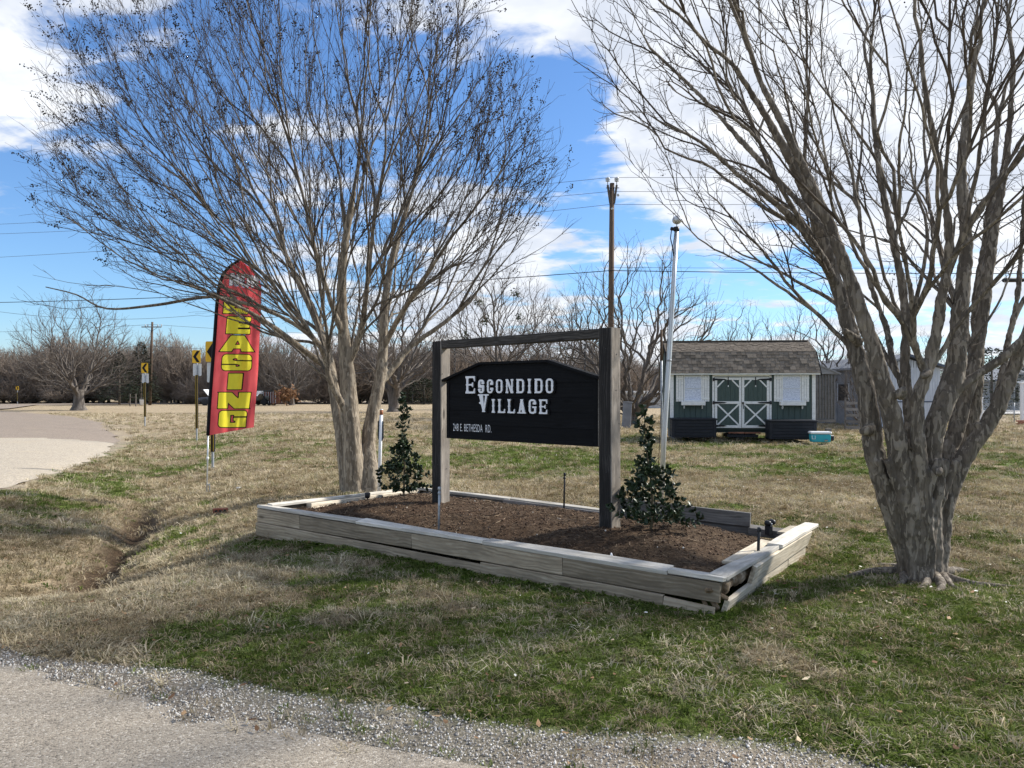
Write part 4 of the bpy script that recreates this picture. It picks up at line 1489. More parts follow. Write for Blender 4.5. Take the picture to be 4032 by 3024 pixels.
# mistletoe in the straight tree
r3 = np.random.default_rng(6)
mm = [pebble('clump', 50 + i, 1.0) for i in range(1)]
MT = MB()
for (dx, dy, z) in ((-2.1, .3, 4.8), (-1.4, -.6, 5.6), (1.9, .2, 6.1), (.9, -.7, 7.3), (-.8, .6, 6.8), (2.2, -.4, 4.9)):
    for k in range(46):
        c = Vector((dx, dy, z)) + Vector(r3.normal(0, .13, 3))
        a = Vector(r3.normal(0, 1, 3)).normalized() * .09
        b = Vector(r3.normal(0, 1, 3)).normalized() * .06
        MT.add([c - a, c + b, c + a, c - b], [(0, 1, 2, 3)])
M['mistletoe'] = plain('mistletoe_leaf', (0.035, 0.05, 0.018), 0.7)
MT.build('mistletoe', M['mistletoe'], mist)['kind'] = 'stuff'

# woods along the far edge: one brown mass
wk = []
for i, (sd, h, cr, th, tr_) in enumerate(((61, 9.0, 3.4, 1.6, .2), (62, 7.5, 3.0, .8, .18), (63, 10.0, 3.6, 2.4, .22))):
    K = grow_kind(sd, h, cr, th, tr_, 24, 110, 420, 1900, 3, .3, .4, .011)
    _, br = K.mesh('wood_kind_%d' % i, False)
    wk.append(br)
K = grow_kind(64, 3.2, 2.4, .3, .08, 24, 90, 260, 1500, 6, .6, .3, .012)
wk.append(K.mesh('wood_kind_3', False)[1])
wp = []
for k in range(270):
    t = r3.uniform(0, 1)
    # the wood edge runs from the far left towards the middle
    x = -98 + 118 * t
    y = 96 + 24 * t + 8 * math.sin(t * 7) + abs(r3.normal(0, 7))
    if k % 3 == 0:
        s, i = r3.uniform(.8, 1.4), 3
        y -= 1.5
    else:
        s, i = r3.uniform(.7, 1.12), int(r3.integers(0, 3))
    wp.append((x, y, 0, s, i))
for k in range(60):
    x = r3.uniform(20, 150)
    wp.append((x, 150 + r3.uniform(-8, 12), 0, r3.uniform(.6, .9), int(r3.integers(0, 4))))
for k in range(90):
    wp.append((r3.uniform(-120, 150), r3.uniform(185, 215), 0, r3.uniform(.9, 1.25), int(r3.integers(0, 3))))
wp = np.array(wp)
woods = scatter('bare_woods', np.stack([wp[:, 0], wp[:, 1], gz(wp[:, 0], wp[:, 1])], 1), np.stack([wp[:, 3] * 1.15, wp[:, 3] * 1.15, wp[:, 3]], 1),
                np.stack([np.zeros(len(wp)), np.zeros(len(wp)), r3.uniform(0, 6.28, len(wp))], 1), wp[:, 4].astype(int), wk, M['scrub_twig'],
                'brown leafless woods and scrub along the far edge of the field', 'woods')


# evergreens: trunk, with sprays of needles on whorled boughs
M['needles'] = noisy('evergreen_needles', [(0.3, (0.010, 0.016, 0.008)), (0.7, (0.030, 0.044, 0.020))], 2.0, 4, rough=0.8)


def evergreen(name, label, u, v, d, h, rad, seed, cone=True):
    r = np.random.default_rng(seed)
    p = P(u, v, d)
    t = thing(name, label, 'evergreen', (p.x, p.y, gz1(p.x, p.y)), 0, 'dark evergreens')
    MB().tube([(0, 0, -.2), (0, 0, h * .5), (0, 0, h * .95)], [.16, .1, .03], 8).build('trunk', M['oak_bark'], t, True)
    V, T = [], []
    n = int(2600)
    for k in range(n):
        z = r.uniform(.05, 1.0)
        R = rad * ((1 - z) ** .75 if cone else math.sqrt(max(.02, 1 - (2 * z - .95) ** 2))) * (1 + .28 * math.sin(9 * z * 6.28 / 2 + 3 * r.uniform()) * .5)
        a = r.uniform(0, 6.28)
        q = r.uniform(.25, 1) ** .5 * R * (0.8 + .35 * vnoise(np.array([a * 1.6 + seed]), np.array([z * 7.0]))[0])
        c = np.array((q * math.cos(a), q * math.sin(a), z * h + .1))
        o_ = np.array((math.cos(a), math.sin(a), r.uniform(-.35, .5))) * r.uniform(.22, .42)
        s_ = np.cross(o_, (0, 0, 1)) * r.uniform(.3, .6) + np.array((0, 0, r.uniform(-.06, .06)))
        k0 = len(V)
        V += [c, c + o_ * .55 + s_ * .5, c + o_, c + o_ * .5 - s_ * .5]
        T += [(k0, k0 + 1, k0 + 2, k0 + 3)]
    link('crown', mesh_arrays('evergreen_crown', np.array(V), [np.array(T)]), t, M['needles'])
    return t


evergreen('cedar_tree', 'dark pointed cedar by the distant utility pole', 555, 1590, 92, 7.4, 2.3, 1)
evergreen('cedar_tree', 'broad dark cedar at the edge of the woods behind the spreading tree', 470, 1590, 96, 6.4, 2.8, 2)
evergreen('cedar_tree', 'low dark evergreen behind the wire fence past the seed-pod tree', 1670, 1580, 100, 3.2, 2.6, 3, False)
evergreen('evergreen_tree', 'big rounded dark evergreen beside the grey house', 3905, 1600, 62, 5.0, 2.9, 4, False)

# small oak that kept its russet leaves
ro = thing('young_oak', 'small tree holding russet dead leaves by the woods', 'tree', tuple(P(1128, 1590, 88).xy) + (0,), 0)
MB().tube([(0, 0, -.1), (.1, 0, .8), (0, .1, 1.9)], [.07, .05, .02], 6).build('trunk', M['oak_bark'], ro, True)
V, T = [], []
for k in range(700):
    c = np.array((r3.normal(0, .55), r3.normal(0, .5), 1.3 + r3.normal(0, .45)))
    a = r3.normal(0, .09, 3)
    b = r3.normal(0, .06, 3)
    V += [c - a, c + b, c + a, c - b]
    T.append((4 * k, 4 * k + 1, 4 * k + 2, 4 * k + 3))
M['russet'] = noisy('russet_leaf', [(0.3, (0.11, 0.055, 0.025)), (0.7, (0.26, 0.14, 0.07))], 6, 3)
link('crown', mesh_arrays('oak_leaves', np.array(V), [np.array(T)]), ro, M['russet'])

# ------------------------------------------------------------------ lettering: filled contours of simple glyph fields
def rect(x0, y0, x1, y1):
    return [(x0, y0), (x1, y0), (x1, y1), (x0, y1)]


def f_poly(X, Y, pts):
    """depth inside a convex polygon (counter-clockwise)"""
    f = np.full(X.shape, 1e9)
    for (ax, ay), (bx, by) in zip(pts, pts[1:] + pts[:1]):
        L = math.hypot(bx - ax, by - ay)
        f = np.minimum(f, ((bx - ax) * (Y - ay) - (by - ay) * (X - ax)) / L)
    return f


def ccw(pts):
    a = sum(p[0] * q[1] - q[0] * p[1] for p, q in zip(pts, pts[1:] + pts[:1]))
    return pts if a > 0 else pts[::-1]


def f_round(X, Y, x0, y0, x1, y1, r):
    cx, cy = (x0 + x1) / 2, (y0 + y1) / 2
    qx = np.abs(X - cx) - ((x1 - x0) / 2 - r)
    qy = np.abs(Y - cy) - ((y1 - y0) / 2 - r)
    return r - np.hypot(np.maximum(qx, 0), np.maximum(qy, 0)) - np.minimum(np.maximum(qx, qy), 0)


def glyph_field(ops, X, Y):
    f = np.full(X.shape, -1e9)
    for op in ops:
        k, a = op[0], op[1]
        g = f_round(X, Y, *a) if len(k) > 1 else f_poly(X, Y, ccw(list(a)))
        f = np.maximum(f, g) if k[0] == '+' else np.minimum(f, -g)
    return f


def contour_mesh(ops, w, h, cell, grow=0.0, pad=0.06):
    """2-D vertices, faces and outline edges of the area where the glyph field exceeds -grow"""
    xs = np.arange(-pad - grow, w + pad + grow + cell, cell)
    ys = np.arange(-pad - grow, h + pad + grow + cell, cell)
    X, Y = np.meshgrid(xs, ys)
    f = glyph_field(ops, X, Y) + grow
    f[np.abs(f) < 1e-7] = 1e-7
    V, F_, E, idx = [], [], [], {}

    def vid(key, x, y):
        if key not in idx:
            idx[key] = len(V)
            V.append((x, y))
        return idx[key]
    ny_, nx_ = f.shape
    ins = f > 0
    act = ins[:-1, :-1] | ins[1:, :-1] | ins[:-1, 1:] | ins[1:, 1:]
    for j, i in zip(*np.nonzero(act)):
        cs = ((j, i), (j, i + 1), (j + 1, i + 1), (j + 1, i))
        poly, edge = [], []
        for k in range(4):
            a, b = cs[k], cs[(k + 1) % 4]
            fa, fb = f[a], f[b]
            if fa > 0:
                poly.append(vid(('c',) + a, xs[a[1]], ys[a[0]]))
            if (fa > 0) != (fb > 0):
                t = fa / (fa - fb)
                q = vid(('e',) + tuple(sorted((a, b))), xs[a[1]] + t * (xs[b[1]] - xs[a[1]]), ys[a[0]] + t * (ys[b[0]] - ys[a[0]]))
                poly.append(q)
                edge.append(q)
        if len(poly) >= 3:
            F_.append(tuple(poly))
            if len(edge) == 2:
                E.append((edge[0], edge[1]) if f[cs[0]] > 0 or True else edge)
    return V, F_, E


def solid_letter(ops, w, h, cell, place, thick, grow=0.0):
    """place(x, y, t) -> 3-D point; builds front, back and rim"""
    V, F_, E = contour_mesh(ops, w, h, cell, grow)
    mb = MB()
    n = len(V)
    mb.v = [tuple(place(x, y, thick)) for x, y in V] + [tuple(place(x, y, 0.0)) for x, y in V]
    mb.f = [f for f in F_] + [tuple(i + n for i in f[::-1]) for f in F_] + [(a, b, b + n, a + n) for a, b in E]
    return mb


def tus(w, sw=0.072):
    """western slab letters with flared feet and mid-stem spurs; unit height, width w"""
    def stem(x, s=sw, top=True, bot=True, spur=True):
        o = [('+', rect(x - s, 0, x + s, 1))]
        if top:
            o += [('+', [(x - s, .80), (x + s, .80), (x + 2.0 * s, .93), (x + 2.0 * s, 1.0), (x - 2.0 * s, 1.0), (x - 2.0 * s, .93)])]
        if bot:
            o += [('+', [(x - 2.0 * s, 0), (x + 2.0 * s, 0), (x + 2.0 * s, .07), (x + s, .20), (x - s, .20), (x - 2.0 * s, .07)])]
        if spur:
            o += [('+', [(x - 1.75 * s, .5), (x, .39), (x + 1.75 * s, .5), (x, .61)])]
        return o
    L = sw * 2.0
    R = w - sw * 1.5
    ring = [('+r', (0.02, 0, w - .02, 1, .26)), ('-r', (.02 + 2.05 * sw, .13, w - .02 - 2.05 * sw, .87, .10))]
    spurs = [('+', [(-.03, .5), (.02 + sw, .40), (.02 + 2.6 * sw, .5), (.02 + sw, .60)]), ('+', [(w - .02 - 2.6 * sw, .5), (w - .02 - sw, .40), (w + .03, .5), (w - .02 - sw, .60)])]
    return dict(stem=stem, L=L, R=R, ring=ring, spurs=spurs)


def western(ch, w):
    sw = 0.072
    t = tus(w, sw)
    stem, L, R = t['stem'], t['L'], t['R']
    arm_t = [('+', rect(L, .89, w, 1)), ('+', [(w - .16, 1), (w - .05, .70), (w, .70), (w, 1)])]
    arm_b = [('+', rect(L, 0, w, .11)), ('+', [(w - .16, 0), (w, 0), (w, .30), (w - .05, .30)])]
    arm_m = [('+', rect(L, .455, w * .74, .545)), ('+', [(w * .62, .5), (w * .74, .36), (w * .80, .36), (w * .80, .64), (w * .74, .64)])]
    if ch == 'I':
        return stem(w / 2)
    if ch == 'L':
        return stem(L) + arm_b
    if ch == 'E':
        return stem(L) + arm_t + arm_b + arm_m
    if ch == 'O':
        return t['ring'] + t['spurs']
    if ch == 'D':
        return t['ring'] + stem(L, sw, False, False, True) + [('+', rect(0, 0, L + sw, .10)), ('+', rect(0, .90, L + sw, 1))] + t['spurs'][1:]
    if ch == 'C':
        return t['ring'] + [('-', rect(w * .58, .40, w + .1, .60))] + t['spurs'][:1] + [('+r', (w - .30, .60, w, .78, .08)), ('+r', (w - .30, .22, w, .40, .08))]
    if ch == 'G':
        return t['ring'] + [('-', rect(w * .58, .50, w + .1, .64))] + t['spurs'][:1] + [('+r', (w - .30, .64, w, .80, .08)), ('+', rect(w * .50, .40, w + .02, .51)), ('+', rect(w - .02 - 2 * sw, .05, w - .02, .5))]
    if ch == 'S':
        return [('+r', (0.02, 0, w - .02, 1, .26)), ('-', rect(w * .40, .60, w + .1, .70)), ('-', rect(-.1, .30, w * .60, .40)), ('-r', (w * .36, .60, w * .64, .87, .08)),
                ('-r', (w * .36, .13, w * .64, .40, .08)), ('+r', (w - .28, .66, w, .80, .07)), ('+r', (0, .20, .28, .34, .07))]
    if ch == 'N':
        return stem(L, sw * .8) + stem(w - L, sw * .8) + [('+', [(L - sw, 1), (L + sw * 1.4, 1), (w - L + sw, 0), (w - L - sw * 1.4, 0)])]
    if ch == 'V':
        return [('+', [(.06, 1), (.06 + .30, 1), (w * .62, 0), (w * .46, 0)]), ('+', [(w - .24, 1), (w - .10, 1), (w * .60, 0), (w * .50, 0)]),
                ('+', rect(0, .92, .44, 1)), ('+', rect(w - .34, .92, w, 1)), ('+', rect(w * .40, 0, w * .66, .06)), ('+', [(.06, .5), (.22, .42), (.40, .52), (.22, .62)])]
    if ch == 'A':
        return [('+', [(w * .40, 1), (w * .60, 1), (w - .06, 0), (w - .34, 0)]), ('+', [(w * .40, 1), (w * .56, 1), (.24, 0), (.10, 0)]), ('+', rect(.22, .26, w - .2, .36)),
                ('+', rect(0, 0, .34, .08)), ('+', rect(w - .42, 0, w, .08)), ('+', rect(w * .34, .93, w * .66, 1))]
    return stem(w / 2)


def gothic(ch):
    """very bold wide poster letters in a unit box"""
    if ch == 'L':
        return [('+', rect(0, 0, .46, 1)), ('+', rect(0, 0, 1, .32))]
    if ch == 'E':
        return [('+', rect(0, 0, .46, 1)), ('+', rect(0, 0, 1, .27)), ('+', rect(0, .375, .94, .625)), ('+', rect(0, .73, 1, 1))]
    if ch == 'A':
        return [('+', [(0, 0), (1, 0), (.68, 1), (.32, 1)]), ('-', [(.42, .42), (.58, .42), (.5, .72)]), ('-', [(.335, -.1), (.665, -.1), (.61, .19), (.39, .19)])]
    if ch == 'S':
        return [('+r', (0, 0, 1, 1, .24)), ('-', rect(.52, .585, 1.2, .66)), ('-', [(.36, .64), (.52, .585), (.52, .76), (.44, .78), (.36, .74)]), ('-', rect(-.2, .34, .48, .415)), ('-', [(.48, .24), (.56, .22), (.64, .26), (.64, .36), (.48, .415)])]
    if ch == 'I':
        return [('+', rect(0, 0, 1, 1))]
    if ch == 'N':
        return [('+', rect(0, 0, .34, 1)), ('+', rect(.66, 0, 1, 1)), ('+', [(0, 1), (.44, 1), (1, 0), (.56, 0)])]
    if ch == 'G':
        return [('+r', (0, 0, 1, 1, .20)), ('-', rect(.44, .26, .57, .76)), ('-', rect(.50, .575, 1.2, .665)), ('+', rect(.56, .0, 1, .575)), ('-', rect(.44, .26, .62, .40))]
    if ch == 'O':
        return [('+r', (0, 0, 1, 1, .36)), ('-r', (.36, .22, .64, .78, .13))]
    if ch == 'W':
        return [('+', [(0, 1), (.26, 1), (.38, 0), (.14, 0)]), ('+', [(.14, 0), (.38, 0), (.58, .95), (.42, .95)]), ('+', [(.62, 0), (.86, 0), (.58, .95), (.42, .95)]), ('+', [(.74, 1), (1, 1), (.86, 0), (.62, 0)])]
    return [('+', rect(0, 0, 1, 1))]


# ------------------------------------------------------------------ planks
def plank_mesh(L, w, t, seed, ch=0.004, warp=0.004, segs=7):
    """sawn board along X (centred), w along Z, t along Y, with eased edges and a slight warp"""
    r = np.random.default_rng(seed)
    a, b = t / 2, w / 2
    sec = [(-a + ch, -b), (a - ch, -b), (a, -b + ch), (a, b - ch), (a - ch, b), (-a + ch, b), (-a, b - ch), (-a, -b + ch)]
    ph, ph2 = r.uniform(0, 6.28, 2)
    V = []
    for i in range(segs + 1):
        x = -L / 2 + L * i / segs
        oy = warp * math.sin(ph + 2.2 * x) + r.normal(0, warp * .15)
        oz = warp * .6 * math.sin(ph2 + 1.7 * x)
        tw = warp * 2.0 * math.sin(ph2 + 1.1 * x) / max(w, .05)
        for (y, z) in sec:
            V.append((x + (r.normal(0, .003) if i in (0, segs) else 0), y + oy - tw * z, z + oz + tw * y))
    q = []
    for i in range(segs):
        for k in range(8):
            k2 = (k + 1) % 8
            q.append((i * 8 + k, (i + 1) * 8 + k, (i + 1) * 8 + k2, i * 8 + k2))
    mb = MB()
    mb.v, mb.f = V, q + [tuple(range(8)), tuple(segs * 8 + k for k in range(8))[::-1]]
    return mb.mesh('plank')


_pl = [100]


def plank(name, p0, p1, w, t, mat, parent=None, roll=0.0, warp=0.004, segs=7, ch=0.004, base=None):
    """board between the centres of its two ends (world); roll turns it about its length"""
    p0, p1 = Vector(p0), Vector(p1)
    d = p1 - p0
    _pl[0] += 1
    me = plank_mesh(d.length, w, t, _pl[0], ch, warp, segs)
    fix_normals(me)
    o = link(name, me, parent, mat)
    x = d.normalized()
    y = Vector((0, 0, 1)).cross(x).normalized() if abs(x.z) < .95 else Vector((0, 1, 0))
    z = x.cross(y)
    m = Matrix((x, y, z)).transposed().to_4x4() @ Matrix.Rotation(roll, 4, 'X')
    m.translation = (p0 + p1) / 2 - (parent.location if parent is not None else Vector())
    o.matrix_local = m
    return o


# ------------------------------------------------------------------ the raised bed
def bedp(a, b, z):
    """point a metres along the front (from the far left corner), b metres in, z up"""
    q = BED_A + BED_U * a + BED_V * b
    return Vector((q[0], q[1], z))


TOPZ = lambda a, b: 0.365 - 0.095 * a / 4.9 - 0.045 * b / 2.44 + 0.0


def front_t(u):
    k = (u - 2016.0) / F
    dx, dy = BED_B - BED_A
    return 4.9 * (k * BED_A[1] - BED_A[0]) / (dx - k * dy)


bc = BED_A + BED_U * 2.45 + BED_V * 1.22
bed = thing('raised_bed', 'long raised flower bed edged with weathered grey boards around the sign', 'planter', (bc[0], bc[1], 0.0))
ROW = 0.137
# front: lower row
cuts = [front_t(u) for u in (1017, 1400, 1899, 2619, 2818)]
for k in range(4):
    a0, a1 = cuts[k] + .004, cuts[k + 1] - .004
    dip = (0, .012, .0, .018)[k]
    out = (-.012, -.022, -.016, -.03)[k]
    plank('board', bedp(a0, out, TOPZ(a0, 0) - .043 - ROW * 1.5 - dip * .3), bedp(a1, out, TOPZ(a1, 0) - .046 - ROW * 1.5 - dip), ROW, .036, M['board'], bed, (-.03, -.13, -.07, -.16)[k], .006)
# front: upper row
cuts = [front_t(u) for u in (1017, 1186, 1624, 2218, 2838)]
for k in range(4):
    a0, a1 = cuts[k] + .002, cuts[k + 1] - .003
    plank('board', bedp(a0, 0, TOPZ(a0, 0) - .035 - ROW * .5), bedp(a1, 0, TOPZ(a1, 0) - .035 - ROW * .5), ROW, .036, M['board'], bed, (.0, .01, -.015, .01)[k], .003)
# front: cap boards
cuts = [front_t(u) for u in (1017, 1408, 1905, 2632, 2852)]
for k in range(4):
    a0, a1 = cuts[k] + .002, cuts[k + 1] - .002
    plank('cap_board', bedp(a0, .045, TOPZ(a0, 0) - .017 + (.0, .006, .003, .004)[k]), bedp(a1, .045, TOPZ(a1, 0) - .017 + (.005, .003, .002, .003)[k]), .032, .135, M['board_cap'], bed, 0, .003)
# inside timbers behind the front
for a0, a1 in ((.1, 2.4), (2.42, 4.75)):
    plank('timber', bedp(a0, .085, TOPZ(a0, 0) - .12), bedp(a1, .085, TOPZ(a1, 0) - .12), .12, .085, M['board_grey'], bed, 0, .006)
# left end
plank('cap_board', bedp(.035, .10, TOPZ(0, 0) - .014), bedp(.035, 2.40, TOPZ(0, 2.4) - .018), .032, .085, M['board_cap'], bed)
plank('board', bedp(-.005, .0, TOPZ(0, 0) - .035 - ROW * .5), bedp(-.005, 2.42, TOPZ(0, 2.4) - .035 - ROW * .5), ROW, .036, M['board'], bed)
plank('board', bedp(-.012, .0, TOPZ(0, 0) - .035 - ROW * 1.5), bedp(-.012, 2.42, TOPZ(0, 2.4) - .035 - ROW * 1.5), ROW, .036, M['board'], bed)
plank('timber', bedp(.125, .55, TOPZ(0, .5) - .065), bedp(.125, 2.36, TOPZ(0, 2.4) - .072), .085, .08, M['board_pale'], bed)
plank('timber', bedp(.19, .22, TOPZ(0, .2) - .105), bedp(.19, .95, TOPZ(0, .9) - .11), .07, .07, M['board_pale'], bed, .3)
# back
for a0, a1, z0, z1, mt in ((.02, 1.55, -.016, -.02, 'board_cap'), (1.56, 3.05, -.018, -.03, 'board_cap')):
    plank('cap_board', bedp(a0, 2.40, TOPZ(a0, 2.44) + z0), bedp(a1, 2.40, TOPZ(a1, 2.44) + z1), .034, .075, M[mt], bed)
for a0, a1, dz in ((.02, 1.6, -.105), (1.61, 3.1, -.115)):
    plank('board', bedp(a0, 2.43, TOPZ(a0, 2.44) + dz), bedp(a1, 2.43, TOPZ(a1, 2.44) + dz), .14, .036, M['board_grey'], bed)
plank('timber', bedp(1.5, 2.34, TOPZ(1.5, 2.44) - .045), bedp(3.0, 2.34, TOPZ(3.0, 2.44) - .06), .06, .06, M['board_grey'], bed)
plank('board', bedp(2.95, 2.30, .345), bedp(4.42, 2.36, .300), ROW, .036, M['board_grey'], bed, .04)
plank('board', bedp(3.0, 2.33, .225), bedp(4.40, 2.40, .180), ROW, .036, M['board_grey'], bed, .02)
plank('timber', bedp(4.40, 2.40, .19), bedp(4.86, 2.40, .175), .085, .085, M['board_grey'], bed, .2)


# right end: sprung and rotten
def endp(b, out, z):
    return bedp(4.9 + out, b, z)


plank('cap_board', endp(.05, -.01, .255), endp(1.62, .0, .250), .030, .135, M['board_cap'], bed, -.10, .005)
plank('cap_board', endp(1.35, .035, .268), endp(2.62, .03, .262), .030, .125, M['board_cap'], bed, -.16, .006)
plank('cap_board', endp(.55, -.10, .258), endp(1.55, -.10, .256), .020, .10, M['board_pale'], bed, -.05)
plank('cap_board', endp(2.0, -.085, .262), endp(2.42, -.08, .262), .022, .09, M['board_pale'], bed, .05)
plank('board', endp(.62, .050, .168), endp(2.40, .058, .170), .150, .034, M['board_pale'], bed, .34, .006)
plank('board', endp(.06, .030, .048), endp(.80, .025, .052), .115, .034, M['board_pale'], bed, .30, .005)
plank('board', endp(.70, .012, .062), endp(1.78, .012, .055), ROW, .034, M['board_pale'], bed, .04)
plank('board', endp(1.80, .010, .060), endp(2.40, .012, .056), ROW, .034, M['board_pale'], bed, .02)
rt = MB()
pts, rad = [], []
for j in range(15):
    t = j / 14
    q = endp(.10 + .72 * t, -.03 + .008 * math.sin(9 * t), .165 + .01 * math.sin(6 * t)) - bed.location
    pts.append(q)
    rad.append(.052 + .010 * math.sin(13 * t + 1) + .006 * math.sin(31 * t))
rt.tube(pts, rad, 9)
rt.build('rotten_timber', M['rot'], bed, True)
rt = MB()
for j, (b_, o_, z_, l_, ry) in enumerate(((.03, -.05, .10, .16, .9), (.02, -.09, .06, .14, 1.2), (.05, .0, .135, .13, .6), (.0, -.03, .17, .12, .3))):
    rt.box(endp(b_, o_, z_) - bed.location, (.035, l_, .03), (ry, .3 * j, 1.0 + .4 * j), .006)
rt.build('rotten_splinters', M['rot'], bed)
plank('timber', endp(.8, -.05, .165), endp(2.36, -.05, .16), .11, .085, M['board_grey'], bed)

# soil of the bed
na, nb = 170, 88
av = np.linspace(.05, 4.84, na)
bv = np.linspace(.05, 2.38, nb)
AV, BV = np.meshgrid(av, bv)
bx = BED_A[0] + BED_U[0] * AV + BED_V[0] * BV
by = BED_A[1] + BED_U[1] * AV + BED_V[1] * BV


def soil_z(x, y):
    a, b = bed_coords(x, y)
    rim = TOPZ(a, b) - .075
    e = np.minimum(np.minimum(a, 4.9 - a), np.minimum(b, 2.44 - b))
    z = rim + (0.095 + .012 * a) * sstep(.05, .85, e)
    z = z - .06 * sstep(4.0, 4.9, a) * sstep(.9, 2.2, b)
    return z + .035 * (fbm(x, y, 3.0, 3, 13) - .5) + .03 * (fbm(x, y, 11.0, 3, 17) - .5)


sz = soil_z(bx, by)
qi = np.arange(na * nb).reshape(nb, na)
qq = np.stack([qi[:-1, :-1], qi[:-1, 1:], qi[1:, 1:], qi[1:, :-1]], -1).reshape(-1, 4)
soil_me = mesh_arrays('soil', np.stack([bx.ravel() - bc[0], by.ravel() - bc[1], sz.ravel()], 1), [qq], True)


def soil_material():
    m, n, b = new_mat('bed_soil')
    pos = n('ShaderNodeNewGeometry').outputs['Position']
    f = n.noise(pos, 24, 6, 0.75, 0.5)
    col = n.ramp(f, [(0.28, (0.022, 0.0145, 0.0095)), (0.5, (0.078, 0.053, 0.034)), (0.68, (0.165, 0.118, 0.078)), (0.8, (0.28, 0.21, 0.14))])
    big = n.noise(pos, 1.6, 4, 0.6)
    col = n.mix(n.rng(big, 0.42, 0.66, 0.0, 0.45), col, (0.06, 0.033, 0.019))
    n.put(b, 'Base Color', col)
    b.inputs['Roughness'].default_value = 0.95
    b.inputs['Specular IOR Level'].default_value = 0.1
    n.put(b, 'Normal', n('ShaderNodeBump', {'Height': f, 'Strength': 1.0, 'Distance': 0.035}).outputs[0])
    return m


soil = link('soil', soil_me, None, soil_material())
soil.location = (bc[0], bc[1], 0)
tag(soil, 'brown mulched soil filling the raised bed', 'soil', kind='structure')


def straw_mesh(name, seed):
    r = np.random.default_rng(seed)
    mb = MB()
    p = np.array((-1.0, 0, 0))
    pts = []
    for k in range(5):
        pts.append(tuple(p))
        p = p + np.array((.5, r.normal(0, .16), r.normal(.0, .12)))
    mb.tube(pts, [.045, .05, .045, .04, .02], 3)
    return mb.mesh(name)


bed_box = (float(bx.min()), float(bx.max()), float(by.min()), float(by.max()))
inb = lambda x, y: in_bed(x, y, -.06).astype(float)
mulch = sprinkle('mulch', 16000, bed_box, lambda x, y: inb(x, y) * (.45 + .55 * sstep(.35, .6, fbm(x, y, 2.0, 3, 27))), lambda n: .014 + .060 * rng.beta(1.3, 3.0, n), [straw_mesh('straw_%d' % i, i) for i in range(6)],
                 tinted('mulch_straw', [(0.0, (0.026, 0.017, 0.011)), (0.4, (0.078, 0.052, 0.034)), (0.75, (0.17, 0.118, 0.078)), (1.0, (0.33, 0.25, 0.17))]),
                 'bits of brown straw mulch and twigs strewn over the bed', 'mulch', .004, True, zf=soil_z)
clods = sprinkle('soil_clods', 9000, bed_box, lambda x, y: inb(x, y), lambda n: .005 + .014 * rng.beta(1.2, 4, n), [pebble('clod_%d' % i, 30 + i, .8) for i in range(4)],
                 tinted('clod', [(0.0, (0.03, 0.017, 0.011)), (0.6, (0.10, 0.062, 0.038)), (0.985, (0.19, 0.125, 0.08)), (0.992, (0.45, 0.42, 0.37)), (1.0, (0.55, 0.52, 0.47))]),
                 'crumbs of dark soil and small pale stones in the bed', 'soil crumbs', 0, False, zf=soil_z)

# ------------------------------------------------------------------ the sign
PR = Vector((0.876, 6.90, 0))
PL = Vector((-0.775, 8.40, 0))
SU = (PR - PL).normalized()                       # along the sign, towards its near end
SN = Vector((SU.y, -SU.x, 0))                     # out of its face
if SN.y > 0:
    SN = -SN
mid = (PR + PL) / 2
sign = thing('entrance_sign', 'black hanging board between two grey timber posts lettered in white', 'sign', (mid.x, mid.y, .37), math.atan2(SU.y, SU.x))
span = (PR - PL).length
# local frame: x along the sign, y = -face, z up from the soil
ZB = .37
PW = .142


def post(x, z1, seed):
    """squared post: front face with its shade painted dark, pale weathered flanks"""
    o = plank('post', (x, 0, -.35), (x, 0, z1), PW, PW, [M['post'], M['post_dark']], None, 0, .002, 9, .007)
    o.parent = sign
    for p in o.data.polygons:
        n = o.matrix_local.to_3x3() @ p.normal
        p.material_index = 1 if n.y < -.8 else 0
    for k in range(7):
        MB().lathe([(.0, -.003), (.006, -.002), (.006, .001), (0, .0015)], (x + PW / 2, 0, 0), 6, 'x')
    return o


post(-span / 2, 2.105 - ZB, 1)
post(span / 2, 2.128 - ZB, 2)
# knots and nail heads, cracks as little dark pits
nl = MB()
for x, zs in ((-span / 2, (.35, .72, 1.05, 1.38)), (span / 2, (.42, .9, 1.2, 1.52))):
    for z in zs:
        nl.lathe([(.0, .0), (.005, .001), (.005, .003), (.0, .004)], (x + PW / 2, random.uniform(-.05, .05), z), 7, 'x')
        nl.lathe([(.0, -.004), (.005, -.003), (.005, .0), (.0, .001)], (x + random.uniform(-.05, .05), -PW / 2, z + .05), 7, 'y')
nl.build('nail_heads', M['chain'], sign)['kind'] = 'stuff'
bm_ = plank('beam', (-span / 2 + PW / 2, -.018, 2.066 - ZB), (span / 2 - PW / 2, -.018, 2.078 - ZB), .088, .09, M['board_grey'], None, 0, .002, 9, .006)
bm_.parent = sign
bm_.data.materials.clear()
bm_.data.materials.append(wood('beam_wood', (0.022, 0.020, 0.019), (0.060, 0.055, 0.050), (0.13, 0.12, 0.11), 1.2, .05))
# hanging board of planks: width 2.0, between z 1.055 and the roof-like top
BWd, B0 = 2.0, 1.055 - ZB
x0, x1 = -1.0, 1.0
xa, xb = -1.0 + 2 * .262, -1.0 + 2 * .715
SH, TP = .640, .785


def top_at(x):
    if x < xa:
        return SH + (TP - SH) * (x - x0) / (xa - x0)
    if x > xb:
        return SH + (TP - SH) * (x1 - x) / (x1 - xb)
    return TP


